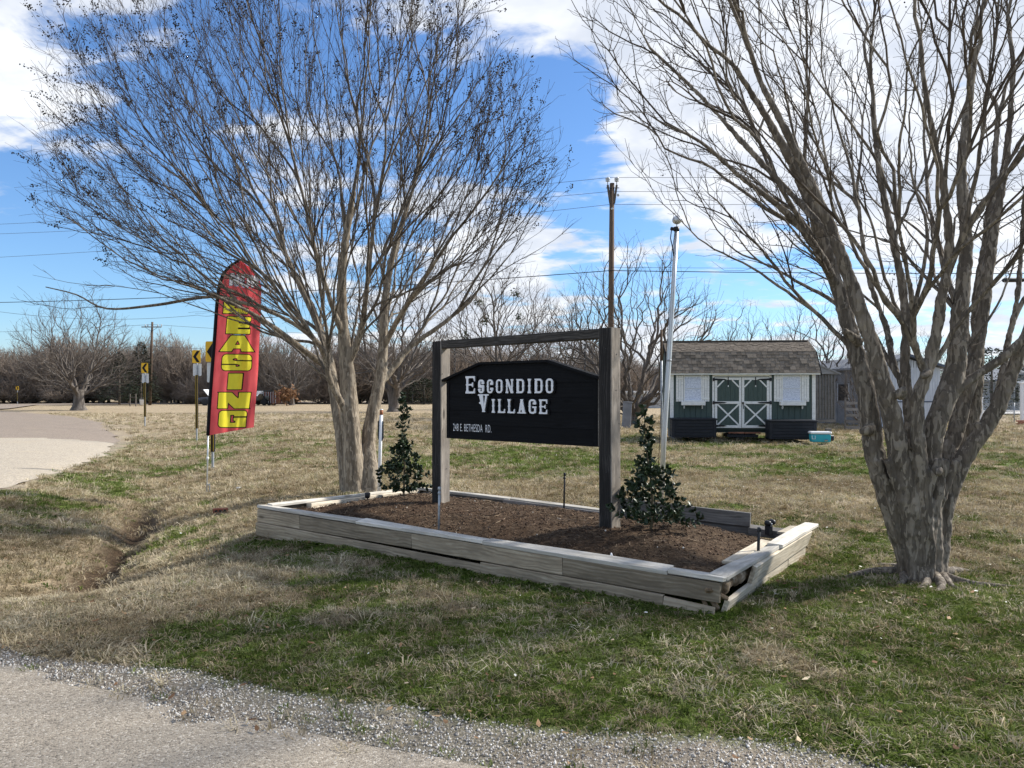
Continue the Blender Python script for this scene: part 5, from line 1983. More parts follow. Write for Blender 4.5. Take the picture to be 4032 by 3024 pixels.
rows = [0.0, .155, .305, .445, .585, .79]
for k in range(5):
    za, zb = rows[k] + .0015, rows[k + 1] - .0015
    pts = [(x0, za), (x1, za)]
    up = []
    for x in np.linspace(x1, x0, 41):
        up.append((float(x), min(zb, top_at(float(x)) - .004)))
    if k == 4:
        up = [q for q in up if q[1] > za + .004]
        pts = [(up[-1][0], za), (up[0][0], za)]
    else:
        up = [(x1, min(zb, top_at(x1) - .004))] + [q for q in up[1:-1] if top_at(q[0]) < zb + .02] + [(x0, min(zb, top_at(x0) - .004))]
    dy = random.uniform(-.0015, .0015)
    o = MB().prism([(p[0], p[1] + B0) for p in pts + up], -.020 + dy, .022).build('board', M['black_board'], sign)
    fix_normals(o.data)
pts = [(x0 + .01, .01), (x1 - .01, .01), (x1 - .01, SH - .02), (xb, TP - .02), (xa, TP - .02), (x0 + .01, SH - .02)]
o = MB().prism([(a_, b_ + B0) for a_, b_ in pts], -.004, .012).build('seam_light_block', M['black_board'], sign)  # added behind the planks so no light leaks through their seams
fix_normals(o.data)
# trim: roof strips, side strips, bottom strip
tr = [((x0 - .055, top_at(x0) - .030), (xa, TP)), ((xa, TP), (xb, TP)), ((xb, TP), (x1 + .055, top_at(x1) - .030))]
for (p, q) in tr:
    o = MB().bar((p[0], -.010, p[1] + B0 + .010), (q[0], -.010, q[1] + B0 + .010), .094, .024, (0, 0, 1)).build('roof_trim', M['black_board'], sign)
for x in (x0 + .022, x1 - .022):
    MB().box((x, -.024, B0 + .31), (.040, .010, .615), None, .002).build('side_trim', M['black_board'], sign)
MB().box((0, -.0235, B0 + .018), (1.906, .009, .034), None, .002).build('bottom_trim', M['black_board'], sign)
MB().box((x1 + .004, .0, B0 + .31), (.006, .040, .60)).build('edge_strip', M['board_grey'], sign)


# chains
def chain(x, y, z0, z1):
    n = int((z1 - z0) / .034)
    mb = MB()
    for k in range(n):
        z = z0 + (k + .5) * (z1 - z0) / n
        pts = []
        for j in range(9):
            a = j / 8 * 6.283
            q = (.011 * math.cos(a), .022 * math.sin(a))
            pts.append((x + (q[0] if k % 2 else 0), y + (0 if k % 2 else q[0]), z + q[1]))
        mb.tube(pts, .0028, 5, False)
    return mb.build('hanging_chain', M['chain'], sign, True)


chain(x0 + .10, .0, B0 + top_at(x0 + .10) + .01, 2.03 - ZB)
chain(x1 - .16, .0, B0 + top_at(x1 - .16) + .01, 2.03 - ZB)


# western lettering, standing proud on a black drop layer
def sign_word(word, xs, z0, h0):
    for ch, (xl, xr), (zz, hh) in zip(word, xs, [(z0, h0)] * len(word)) if not isinstance(z0, list) else zip(word, xs, z0):
        w = (xr - xl) / hh
        ops = western(ch, w)
        pl_ = lambda x, y, t, xl=xl, zz=zz, hh=hh: (xl - 1.0 + x * hh, -.0385 - t, B0 + zz + y * hh)
        mb = solid_letter(ops, w, 1.0, .022, pl_, .010)
        o = mb.build('letter', M['white_letter'], sign)
        fix_normals(o.data)
        pb = lambda x, y, t, xl=xl, zz=zz, hh=hh: (xl - 1.0 + .016 + x * hh, -.0235 - t, B0 + zz - .004 + y * hh)
        mb = solid_letter(ops, w, 1.0, .03, pb, .012, .025)
        o = mb.build('letter_backing', M['black_letter'], sign)
        fix_normals(o.data)


def spread(x0_, x1_, ws, gap):
    tot = sum(ws) + gap * (len(ws) - 1)
    k = (x1_ - x0_) / tot
    out, x = [], x0_
    for w in ws:
        out.append((x, x + w * k))
        x += (w + gap) * k
    return out


xs = [(.315, .452)] + spread(.500, 1.50, [.80, .80, .84, 1.0, .92, .52, .92, .84], .36)
sign_word('ESCONDIDO', xs, [(.484, .180)] + [(.487, .140)] * 8, 0)
xs = [(.500, .650)] + spread(.688, 1.425, [.52, .88, .88, 1.0, .88, .92], .34)
sign_word('VILLAGE', xs, [(.294, .182)] + [(.288, .140)] * 6, 0)


# the street address, narrow white capitals
def text_mesh(body, size, sx, off=0.0):
    cu = bpy.data.curves.new('address', 'FONT')
    cu.body = body
    cu.size = size
    cu.offset = off
    cu.space_character = 1.12
    cu.fill_mode = 'FRONT'
    ob = bpy.data.objects.new('address_tmp', cu)
    me = bpy.data.meshes.new_from_object(ob)
    bpy.data.objects.remove(ob)
    co = np.array([v.co for v in me.vertices])
    return me, co


me, co = text_mesh('248 E. BETHESDA  RD.', 1.0, 1.0, -.006)
mn, mx = co.min(0), co.max(0)
for v in me.vertices:
    x = (v.co.x - mn[0]) / (mx[0] - mn[0])
    y = (v.co.y - mn[1]) / (mx[1] - mn[1])
    v.co = (-1.0 + .105 + x * .565, -.0265, B0 + .084 + y * .078)
o = link('address_lettering', me, sign, M['white_letter'])
o['label'] = 'white street address 248 E. Bethesda Rd.'
o['kind'] = 'stuff'

# ------------------------------------------------------------------ holly shrubs in the bed
M['leaf'] = noisy('holly_leaf', [(0.25, (0.008, 0.016, 0.008)), (0.5, (0.020, 0.038, 0.016)), (0.75, (0.060, 0.085, 0.030))], 1.2, 2, rough=0.42, spec=0.35, rnd=.4)
M['leaf_mass'] = noisy('holly_leaf_mass', [(0.25, (0.008, 0.016, 0.008)), (0.5, (0.020, 0.038, 0.016)), (0.75, (0.060, 0.085, 0.030))], 22, 3, rough=0.42, spec=0.35)
M['shrub_stem'] = plain('shrub_stem', (0.10, 0.085, 0.05), 0.8)


def leaf_mesh(name, seed):
    r = np.random.default_rng(seed)
    L, w = 1.0, .25 * r.uniform(.85, 1.2)
    c = r.uniform(.04, .16)
    rows_ = [(0, .04, 0), (.22, .75, -.0), (.5, 1.0, .0), (.78, .72, -.06), (1.0, .03, -.16)]
    V, Q = [], []
    for (t, ww, dz) in rows_:
        V += [(t * L, -w * ww, c * ww + dz), (t * L, 0, dz), (t * L, w * ww, c * ww + dz)]
    for k in range(4):
        Q += [(3 * k, 3 * k + 3, 3 * k + 4, 3 * k + 1), (3 * k + 1, 3 * k + 4, 3 * k + 5, 3 * k + 2)]
    return mesh_arrays(name, np.array(V), [np.array(Q)], True)


LEAVES = [leaf_mesh('leaf', i) for i in range(5)]
for l_ in LEAVES:
    l_.materials.append(M['leaf'])


def holly(label, x, y, h, w, seed, nleaf, lean=0.0):
    r = np.random.default_rng(seed)
    z = float(soil_z(np.array([x]), np.array([y]))[0])
    t = thing('holly_shrub', label, 'shrub', (x, y, z), 0, 'young holly shrubs in the bed')
    K = Skeleton(6000)
    K.stem([(0, 0, -.05), (.01, .0, h * .3), (lean * .5 - .01, .01, h * .65), (lean, 0, h * .97)], [.013, .011, .007, .003], -1, .04)
    T = []
    for k in range(95):
        zz = r.uniform(.0, .46) * h
        R = w / 2 * (1.0 - .80 * (zz / h / .46) ** 1.1) * r.uniform(.35, 1.08)
        a = r.uniform(0, 6.28)
        T.append((R * math.cos(a), R * math.sin(a), zz + .08 * h))
    for k in range(20):
        zz = r.uniform(.40, .88) * h
        a = r.uniform(0, 6.28)
        R = r.uniform(.03, .075)
        T.append((lean * zz / h + R * math.cos(a), R * math.sin(a), zz + .06))
    T = np.array(T)
    T = T[np.argsort(T[:, 2])]
    for q in T:
        K.reach(q, r, 2, .35, .8, .05, .04, .006, .5)
    K.radii(.0022, .013)
    _, br = K.mesh('shrub_stems', False)
    link('stems', br, t, M['shrub_stem'])
    # leaves: along every branch, pointing outwards and up
    n = K.n
    cand = np.nonzero((K.R < .009) & (K.P[:n, 2] > .06))[0]
    wgt = 1.0 + 1.2 * (K.lvl[cand] > 1)
    pick = r.choice(cand, nleaf, p=wgt / wgt.sum())
    big = []
    tocam0 = Vector((-x, -y, 0)).normalized()
    for i in pick:
        d0 = K.D[i]
        a = r.normal(size=3)
        a -= d0 * a.dot(d0)
        a /= np.linalg.norm(a) + 1e-9
        d = Vector(d0 * r.uniform(.35, 1.0) + a * .9 + np.array((0, 0, .15)))
        d.normalize()
        x_, y_, z_ = d, None, None
        up = Vector(r.normal(0, 1.0, 3)) + Vector((0, 0, .35)) + tocam0 * .3
        y_ = up.cross(x_).normalized()
        z_ = x_.cross(y_)
        s = r.uniform(.038, .064)
        m = Matrix((x_ * s, y_ * s, z_ * s)).transposed().to_4x4()
        m.translation = Vector(K.P[i])
        big.append(m)
    # the 260 nearest to the viewer are single leaves, the rest one mass
    tocam = Vector((-x, -y, 0)).normalized()
    big.sort(key=lambda m: -(m.translation.dot(tocam)))
    for k, m in enumerate(big[:260]):
        o = link('leaf', LEAVES[k % 5], t)
        o.matrix_local = m
    V, Q, off = [], [], 0
    for k, m in enumerate(big[260:]):
        me = LEAVES[k % 5]
        co = np.empty(len(me.vertices) * 3)
        me.vertices.foreach_get('co', co)
        co = co.reshape(-1, 3)
        mm_ = np.array(m)
        V.append(co @ mm_[:3, :3].T + mm_[:3, 3])
        q = np.array([tuple(p.vertices) for p in me.polygons]) + off
        Q.append(q)
        off += len(co)
    o = link('foliage', mesh_arrays('foliage', np.concatenate(V), [np.concatenate(Q)], True), t, M['leaf_mass'])
    o['kind'] = 'stuff'
    return t


holly('dark green holly shrub in the bed left of the sign posts', -1.29, 9.15, 1.24, .74, 5, 1900)
holly('dark green spreading holly shrub in front of the white flagpole', 1.225, 6.78, 1.10, .92, 9, 2000, -.06)


# ------------------------------------------------------------------ pipes and small things in and by the bed
def stake(name, label, cat, u, vtop, vbot, d, w, mat, capm=None, lean=0.0, group=None):
    b_ = P(u, vbot, d)
    h = (vbot - vtop) / F * d
    t = thing(name, label, cat, tuple(b_), 0, group)
    MB().tube([(0, 0, -.12), (lean * .5, 0, h * .5), (lean, 0, h)], w / 2, 10).build('pipe', mat, t, True)
    if capm is not None:
        MB().lathe([(w * .5, 0), (w * .72, .002), (w * .72, .03), (w * .45, .034)], (lean, 0, h - .03), 10).build('pipe_cap', capm, t, True)
        MB().lathe([(w * .5, 0), (w * .66, .002), (w * .66, .02), (w * .5, .022)], (lean * .8, 0, h * .83), 10).build('coupling', mat, t, True)
    return t


stake('irrigation_pipe', 'grey galvanised pipe standing behind the front boards of the bed', 'pipe', 1727, 1918, 2088, 7.05, .021, M['galv'], M['galv'], .008)
stake('irrigation_pipe', 'slim dark pipe standing under the sign near the back boards', 'pipe', 2220, 1863, 1998, 8.25, .020, M['black_plastic'], M['black_plastic'], .01)
stake('sprinkler_riser', 'thick black pipe standing near the sprung right end of the bed', 'pipe', 2984, 2078, 2178, 6.25, .024, M['black_plastic'], M['black_plastic'], .012)
q = bedp(front_t(2372), .15, TOPZ(3.2, 0))
t = thing('lawn_sprinkler', 'small white sprinkler tip just behind the front cap board', 'sprinkler', tuple(q))
MB().lathe([(.012, -.09), (.012, -.03), (.010, -.015), (.005, .005)], (0, 0, 0), 10).build('nozzle', M['white_pvc'], t, True)
t = thing('spot_light', 'small black spot lamp on the mulch at the far left end', 'lamp', tuple(P(1447, 1962, 9.0)))
MB().tube([(0, 0, -.05), (0, 0, .02)], .008, 8).build('stake', M['black_plastic'], t)
MB().lathe([(.02, -.02), (.032, .0), (.034, .04), (.03, .045)], (0, 0, .02), 12).build('lamp_head', M['black_plastic'], t, True)
# black twin floodlight at the back right corner
c = bedp(4.62, 2.28, .20)
t = thing('flood_light', 'black twin floodlight at the back corner of the bed', 'lamp', tuple(c), .5)
t.scale = (.55, .55, .55)
MB().box((0, 0, .05), (.10, .10, .16), None, .008).build('housing', M['black_plastic'], t)
for sx in (-.03, .075):
    MB().lathe([(.02, -.06), (.045, -.04), (.052, .03), (.046, .04), (.040, .028)], (sx + .01, 0, .165 + abs(sx) * .3), 14, 'y').build('lamp_head', M['black_plastic'], t, True)
MB().box((.0, -.06, .15), (.03, .02, .06), (.3, 0, 0), .004).build('bracket', M['galv'], t)
# thin rod through the cap boards
stake('steel_rod', 'thin rusty rod sticking up through the right end cap boards', 'rod', 3175, 2078, 2105, 7.3, .008, M['chain'])

# ------------------------------------------------------------------ flagpole and marker posts
t = thing('flagpole', 'leaning silver flagpole with a ball finial behind the right holly', 'flagpole', tuple(P(2598, 1985, 10.6)))
b0 = P(2598, 1985, 10.6)
tp_ = P(2664, 905, 10.6) - b0
md_ = P(2634, 1420, 10.6) - b0
MB().tube([(0, 0, -.2), md_ * .5, md_, md_ + (tp_ - md_) * .5, tp_], [.036, .035, .033, .032, .030], 14).build('shaft', M['alu'], t, True)
MB().lathe([(.034, -.012), (.037, 0), (.037, .012), (.034, .014)], md_, 14).build('joint_ring', M['galv'], t, True)
tk = MB()
tk.lathe([(.036, -.02), (.040, .0), (.038, .04), (.01, .045)], tp_, 14)
tk.build('truck_cap', M['black_plastic'], t, True)
MB().box(tp_ + Vector((-.055, -.02, .008)), (.07, .035, .045), (0, .2, 0), .008).build('pulley', M['black_plastic'], t)
ha = [tp_ + Vector((-.075, -.02, -.01)), tp_ + Vector((-.088, -.02, -.12)), tp_ + Vector((-.06, -.02, -.24)), tp_ + Vector((-.045, -.02, -.36))]
MB().tube(ha, .007, 6).build('halyard_end', M['cable'], t, True)
ro = MB()
pts = [tp_ + Vector((-.03, -.03, -.05))]
for k in range(1, 12):
    q = tp_.lerp(Vector((0, 0, .4)), k / 11)
    pts.append(q + Vector((-.042 - .01 * math.sin(k), -.03, 0)))
ro.tube(pts, .004, 5)
ro.build('halyard', M['cable'], t, True)
MB().tube([tp_ + Vector((0, 0, .03)), tp_ + Vector((.004, 0, .09))], .007, 8).build('finial_stem', M['alu'], t, True)
bl = MB()
bl.lathe([(.004, -.062)] + [(.066 * math.cos(a), .058 * math.sin(a)) for a in np.linspace(-1.45, 1.45, 15)], tp_ + Vector((.006, 0, .135)), 20)
bl.build('ball_finial', M['alu'], t, True)

t = thing('steel_pole', 'thin dull steel pole standing beside the flagpole', 'pole', tuple(P(2608, 1960, 11.4)))
MB().tube([(0, 0, -.1), P(2605, 1600, 11.4) - P(2608, 1960, 11.4), P(2604, 1298, 11.4) - P(2608, 1960, 11.4)], .016, 10).build('shaft', M['galv'], t, True)
MB().tube([P(2604, 1420, 11.39) - P(2608, 1960, 11.4), P(2604, 1298, 11.39) - P(2608, 1960, 11.4)], .0185, 10).build('rusty_sleeve', M['pole_wood'], t, True)

q = P(1492, 1925, 10.75)
t = thing('marker_post', 'white plastic marker post with a brown top beside the left trunk', 'marker', tuple(q))
hm = (1925 - 1610) / F * 10.75
lean = (1502 - 1492) / F * 10.75
MB().tube([(0, 0, -.1), (lean * .5, 0, hm * .5), (lean * .93, 0, hm * .925)], .024, 12).build('shaft', M['white_pvc'], t, True)
MB().tube([(lean * .93, 0, hm * .925), (lean, 0, hm * .985)], .0245, 12).build('brown_band', M['brown_cap'], t, True)
MB().lathe([(.0245, 0), (.0245, .008), (.018, .014)], (lean, 0, hm * .985), 12).build('end_cap', M['white_pvc'], t, True)
fin = MB()
for s in (-1, 1):
    fin.prism([(s * .022, hm * .60), (s * .022, hm * .86), (s * .040, hm * .84), (s * .040, hm * .64)], -.012, .012)
o = fin.build('side_fins', M['black_plastic'], t)
fix_normals(o.data)
o.location.x = lean * .72

# bricks and bits
t = thing('brick', 'red cored brick lying in the grass beyond the ditch', 'brick', (0, 0, 0), .35)
g_ = G(868, 1990, -.02)
t.location = (g_[0], g_[1], gz1(*g_) + .02)
M['red_brick'] = noisy('fired_brick', [(0.3, (0.24, 0.075, 0.042)), (0.7, (0.40, 0.14, 0.085))], 20, 5, bump=.003)
MB().box((0, 0, .032), (.20, .09, .06), None, .004).build('brick_body', M['red_brick'], t)
for dx in (-.055, 0.0, .055):
    MB().box((dx, -.0465, .032), (.032, .004, .026)).build('core_hole', M['black_plastic'], t)
g_ = G(940, 1905, 0)
t = thing('crumpled_wrapper', 'tiny crumpled pale wrapper lying in the grass right of the flag', 'litter', (g_[0], g_[1], gz1(*g_) + .02))
me = pebble('wrapper', 77, .6)
me.transform(Matrix.Scale(.05, 4))
link('wrapper_film', me, t, M['white_pvc'])

# ------------------------------------------------------------------ feather flag
DF = 13.3
fb = P(813, 1903, DF)
flag = thing('feather_flag', 'tall red feather flag with yellow LEASING letters on a silver pole', 'flag', (fb.x, fb.y, gz1(fb.x, fb.y)))
FO = flag.location
M['flag_red'] = noisy('red_flag_cloth', [(0.3, (0.66, 0.085, 0.095)), (0.7, (0.76, 0.125, 0.13))], 3, 3, rough=0.6, spec=0.25)
M['flag_yellow'] = plain('yellow_flag_print', (0.90, 0.78, 0.06), 0.6, 0.2, var=.05)
M['flag_black'] = plain('black_flag_cloth', (0.010, 0.010, 0.014), 0.7, 0.2)
M['flag_white'] = plain('white_flag_print', (0.72, 0.70, 0.72), 0.6, 0.2, var=.04)
for k_ in ('flag_red', 'flag_yellow', 'flag_white'):
    nt_ = M[k_].node_tree
    bs = nt_.nodes['Principled BSDF']
    c_in = bs.inputs['Base Color'].links[0].from_socket
    tr_n = nt_.nodes.new('ShaderNodeBsdfTranslucent')
    nt_.links.new(c_in, tr_n.inputs['Color'])
    mx_n = nt_.nodes.new('ShaderNodeMixShader')
    mx_n.inputs[0].default_value = 0.5
    nt_.links.new(bs.outputs[0], mx_n.inputs[1])
    nt_.links.new(tr_n.outputs[0], mx_n.inputs[2])
    nt_.links.new(mx_n.outputs[0], [x for x in nt_.nodes if x.type == 'OUTPUT_MATERIAL'][0].inputs[0])

# outline: left edge (pole sleeve) and right edge at matching heights, from bottom to top
LE = [(0.0, 824, 1714), (.15, 829, 1610), (.35, 840, 1460), (.55, 851, 1320), (.72, 859, 1200), (.82, 868, 1125), (.90, 884, 1078), (.96, 912, 1046), (1.0, 945, 1027)]
RE = [(0.0, 986, 1684), (.15, 997, 1590), (.35, 1011, 1440), (.55, 1020, 1310), (.72, 1027, 1195), (.82, 1032, 1122), (.90, 1014, 1084), (.96, 984, 1053), (1.0, 952, 1030)]


def edge(tab, b_):
    ks = [k[0] for k in tab]
    return np.interp(b_, ks, [k[1] for k in tab]), np.interp(b_, ks, [k[2] for k in tab])


def flag_pt(a_, b_, lift=0.0):
    ul, vl = edge(LE, b_)
    ur, vr = edge(RE, b_)
    u, v = ul + (ur - ul) * a_, vl + (vr - vl) * a_
    dep = DF + .10 * a_ * (1 - .5 * b_) + a_ * (.060 * math.sin(7.0 * a_ + 5.0 * b_ + .6) + .030 * math.sin(13 * a_ - 9 * b_)) + .014 * math.sin(17 * b_ + 3 * a_) * a_ + .010 * math.sin(26 * a_ + 5 * b_) * min(1, 2 * a_) + .02 * math.exp(-((a_ - .62 - .2 * b_) / .05) ** 2)
    p = P(float(u), float(v), DF)
    return (p.x - FO.x, dep - lift - FO.y, p.z - FO.z)


def flag_print():
    """the cloth, the letter outlines and the letters tile one printed surface"""
    aa = np.linspace(0, 1, 92)
    bb = np.linspace(0, 1, 340)
    AA, BB = np.meshgrid(aa, bb)
    ul, vl = edge(LE, BB)
    ur, vr = edge(RE, BB)
    U = ul + (ur - ul) * AA
    Vv = vl + (vr - vl) * AA

    def field(ch, uc, vc, wpx, hpx):
        asp = wpx / hpx
        y = (vc + hpx / 2 - Vv) / hpx
        x = (U - uc - (vc - Vv) * .085) / hpx + asp / 2
        sc = [(o_[0], tuple((p[0] * asp, p[1]) for p in o_[1])) if len(o_[0]) == 1 else (o_[0], (o_[1][0] * asp, o_[1][1], o_[1][2] * asp, o_[1][3], o_[1][4] * min(1, asp))) for o_ in gothic(ch)]
        return glyph_field(sc, x, y)

    def region(f):
        f = f.copy()
        f[np.abs(f) < 1e-7] = 1e-7
        V, F_, idx = [], [], {}

        def vid(key, a_, b_):
            if key not in idx:
                idx[key] = len(V)
                V.append(flag_pt(a_, b_))
            return idx[key]
        ins = f > 0
        act = ins[:-1, :-1] | ins[1:, :-1] | ins[:-1, 1:] | ins[1:, 1:]
        for j, i in zip(*np.nonzero(act)):
            cs = ((j, i), (j, i + 1), (j + 1, i + 1), (j + 1, i))
            poly = []
            for k in range(4):
                p, q = cs[k], cs[(k + 1) % 4]
                fa, fb_ = f[p], f[q]
                if fa > 0:
                    poly.append(vid(p, aa[p[1]], bb[p[0]]))
                if (fa > 0) != (fb_ > 0):
                    lo, hi = sorted((p, q))
                    t_ = f[lo] / (f[lo] - f[hi])
                    poly.append(vid((lo, hi), aa[lo[1]] + t_ * (aa[hi[1]] - aa[lo[1]]), bb[lo[0]] + t_ * (bb[hi[0]] - bb[lo[0]])))
            if len(poly) >= 3:
                F_.append(tuple(poly))
        mb = MB()
        mb.v, mb.f = V, F_
        return mb
    taken = np.full(U.shape, -1e9)
    jobs = [(ch, uc, vc, wpx, hpx, 'flag_yellow', .055) for ch, uc, vc, wpx, hpx in (('L', 925, 1202, 88, 62), ('E', 937, 1280, 88, 66), ('A', 931, 1352, 128, 62), ('S', 927, 1427, 106, 62), ('I', 922, 1502, 50, 62), ('N', 917, 1577, 118, 62), ('G', 911, 1650, 104, 64))]
    jobs += [(ch, uc, 1100 + (uc - 925) * .10, wpx, 48, 'flag_white', .04) for ch, uc, wpx in (('N', 921, 36), ('O', 963, 38), ('W', 1003, 42))]
    for (ch, uc, vc, wpx, hpx, mt, og) in jobs:
        f = field(ch, uc, vc, wpx, hpx)
        region(f).build('letter', M[mt], flag, True)
        region(np.minimum(f + og, -f)).build('letter_outline', M['flag_black'], flag, True)
        taken = np.maximum(taken, f + og)
    region(-taken).build('cloth', M['flag_red'], flag, True)


flag_print()
# sleeve and pole
sl = [Vector(flag_pt(0, b_)) + Vector((-.022, .0, 0)) for b_ in np.linspace(0, 1, 30)]
MB().tube(sl, [.030] * 27 + [.026, .024, .02], 10).build('pole_sleeve', M['flag_black'], flag, True)
MB().tube([(0, 0, -.15), Vector((.02, 0, .6)), sl[0] + Vector((0, 0, .05))], .012, 10).build('pole', M['alu'], flag, True)
MB().lathe([(.013, 0), (.019, .004), (.019, .05), (.013, .054)], (.018, 0, .58), 10).build('pole_collar', M['white_pvc'], flag, True)
st_ = MB()
st_.tube([(.055, 0, -.1), (.055, 0, .17)], .009, 8)
st_.bar((-.005, 0, .03), (.06, 0, .03), .018, .018)
st_.bar((-.005, 0, .15), (.06, 0, .15), .018, .018)
st_.build('ground_stake', M['galv'], flag)


arc = MB()
pts = []
for k in range(15):
    a_ = .22 + .62 * k / 14
    pts.append(flag_pt(a_, .745 + .022 * math.sin(math.pi * k / 14), .008))
arc.tube(pts, .007, 5)
arc.build('white_arc', M['flag_white'], flag, True)

# ------------------------------------------------------------------ chevron signs along the bend
M['sign_yellow'] = plain('yellow_sheeting', (0.72, 0.42, 0.012), 0.45, 0.4, var=.05)
M['sign_back'] = noisy('bare_sign_back', [(0.3, (0.50, 0.52, 0.54)), (0.7, (0.64, 0.65, 0.66))], 8, 3, rough=.5, metal=.3)
M['wrap_yellow'] = plain('yellow_reflector', (0.40, 0.27, 0.012), 0.5)


def rrect(w, h, r, n=4):
    pts = []
    for cx, cy, a0 in ((w / 2 - r, h / 2 - r, 0), (-w / 2 + r, h / 2 - r, 90), (-w / 2 + r, -h / 2 + r, 180), (w / 2 - r, -h / 2 + r, 270)):
        for k in range(n + 1):
            a = math.radians(a0 + 90 * k / n)
            pts.append((cx + r * math.cos(a), cy + r * math.sin(a)))
    return pts


def chevron_sign(label, u, vbase, d, zbot, w=.305, h=.457, left=True, plate=True, rz=0.0, zbase=None):
    p = P(u, vbase, d)
    g_ = p.z if zbase is None else zbase
    t = thing('chevron_sign', label, 'road sign', (p.x, p.y, g_), rz, 'chevron signs round the bend')
    H = zbot + h
    o = MB().prism([(x, z + zbot + h / 2) for x, z in rrect(w, h, .03)], -.035, -.031).build('panel', M['sign_yellow'], t)
    fix_normals(o.data)
    s = 1 if left else -1
    m_ = .40 * w
    ch_ = [(-s * m_, 0), (s * .05 * w, h * .44), (s * m_, h * .44), (-s * .02 * w, 0), (s * m_, -h * .44), (s * .05 * w, -h * .44)]
    mb = MB()
    mb.v = [(x, -.0385, z + zbot + h / 2) for x, z in ch_]
    mb.f = [(0, 1, 2, 3), (0, 3, 4, 5)]
    o = mb.build('chevron_arrow', M['flag_black'], t)
    if plate:
        o = MB().prism([(x, z + zbot - h * .52) for x, z in rrect(w * 1.0, h * .96, .03)], .030, .034).build('back_plate', M['sign_back'], t)
        fix_normals(o.data)
    MB().box((0, 0, H / 2 - .1), (.045, .045, H + .1), None, .004).build('post', M['galv'], t)
    wl = zbot - h * 1.05 if plate else zbot * .8
    MB().box((0, 0, wl / 2 + .17), (.085, .080, wl - .22), None, .012).build('post_wrap', M['flag_black'], t)
    for sx in (-.030, .030):
        MB().box((sx, -.0412, wl / 2 + .17), (.012, .004, wl - .24)).build('reflector_stripe', M['wrap_yellow'], t)
    return t


chevron_sign('black-on-yellow left chevron sign mostly hidden behind the red flag', 838, 1828, 17.2, 2.29, rz=-.1)
chevron_sign('black-on-yellow left chevron sign just left of the flag', 775, 1718, 27.3, 2.60, rz=-.05)
chevron_sign('black-on-yellow left chevron sign in front of the distant utility pole', 571, 1665, 35.0, 2.27)
chevron_sign('small yellow right-pointing chevron sign at the woods across the road', 69, 1590, 92, 1.65, .36, .46, False, False)


# ------------------------------------------------------------------ utility poles and lines
def wire(name, label, pts, r, mat, sag=0.0, group='overhead lines'):
    path = []
    for a, b in zip(pts[:-1], pts[1:]):
        a, b = Vector(a), Vector(b)
        for k in range(24):
            s = k / 24
            q = a.lerp(b, s)
            q.z -= sag * 4 * s * (1 - s)
            path.append(q)
    path.append(Vector(pts[-1]))
    o = MB().tube(path, r, 5).build(name, mat, None, True)
    return tag(o, label, 'wire', group)


DP = 36.0
pb_ = P(2402, 1660, DP)
pole = thing('utility_pole', 'brown wooden utility pole with insulators rising behind the sign', 'utility pole', (pb_.x, pb_.y, gz1(pb_.x, pb_.y)))
hp = P(2402, 722, DP).z - pole.location.z
lx = P(2410, 722, DP).x - pb_.x
MB().tube([(0, 0, -.4), (lx * .5, 0, hp * .5), (lx, 0, hp)], [.165, .135, .108], 14).build('shaft', M['pole_wood'], pole, True)
for s in (-1, 1):
    a_ = (lx + s * .21, -.05, hp - .10)
    b_ = (lx + s * .09, -.05, hp - .95)
    MB().bar(b_, a_, .09, .11, (0, 1, 0)).build('bracket_arm', M['oak_bark'], pole)
    MB().tube([(lx + s * .21, -.05, hp - .12), (lx + s * .21, -.05, hp + .10)], .018, 8).build('insulator_pin', M['chain'], pole)
    MB().lathe([(.03, 0), (.10, .01), (.105, .05), (.05, .07), (.05, .09), (.11, .10), (.115, .14), (.04, .20), (.02, .22)], (lx + s * .21, -.05, hp + .07), 14).build('insulator', M['porcelain'], pole, True)
MB().bar((lx - .30, -.1, hp - .24), (lx + .32, -.1, hp - .24), .03, .03).build('cross_bolt', M['chain'], pole)
MB().lathe([(.04, 0), (.07, .02), (.05, .05), (.07, .08), (.03, .12)], (lx + .28, -.06, hp - .62), 10).build('side_insulator', M['porcelain'], pole, True)
MB().lathe([(.03, -.08), (.06, -.03), (.06, .03), (.03, .06)], (lx - .01, -.10, hp - 1.22), 10, 'y').build('neutral_spool', M['porcelain'], pole, True)

for i, (zt, r_, lab) in enumerate(((P(2402, 700, DP).z, .010, 'upper thin power line over the top insulators of the near pole'), (P(2402, 755, DP).z, .010, 'second thin power line just under the insulators of the near pole'),
                                    (P(2402, 806, DP).z, .010, 'third thin power line below the bracket arms of the near pole'))):
    lz = P(0, (880, 918, 1012)[i], 46).z
    wire('power_line', lab, [(-32, 46.4, lz), (pb_.x, DP - .05, zt), (52, 33.5, zt + .25)], r_, M['wire'], .25)
wire('telephone_cable', 'thick black telephone cable crossing the whole view', [(-32, 46.4, P(0, 1189, 46).z), (pb_.x, DP - .2, P(2402, 1068, DP).z), (52, 33.5, P(2402, 1068, DP).z - .1)], .019, M['cable'], .25)
wire('telephone_cable', 'thin cable just above the thick telephone cable', [(pb_.x, DP - .2, P(2402, 1055, DP).z), (52, 33.5, P(2402, 1055, DP).z + .35)], .008, M['cable'], .3)
wire('power_line', 'thin line low over the field at the left', [(-62, 90, P(0, 1218, 90).z), (-38, 93, 10.9), (-20, 60, 9.5)], .02, M['wire'], .8)

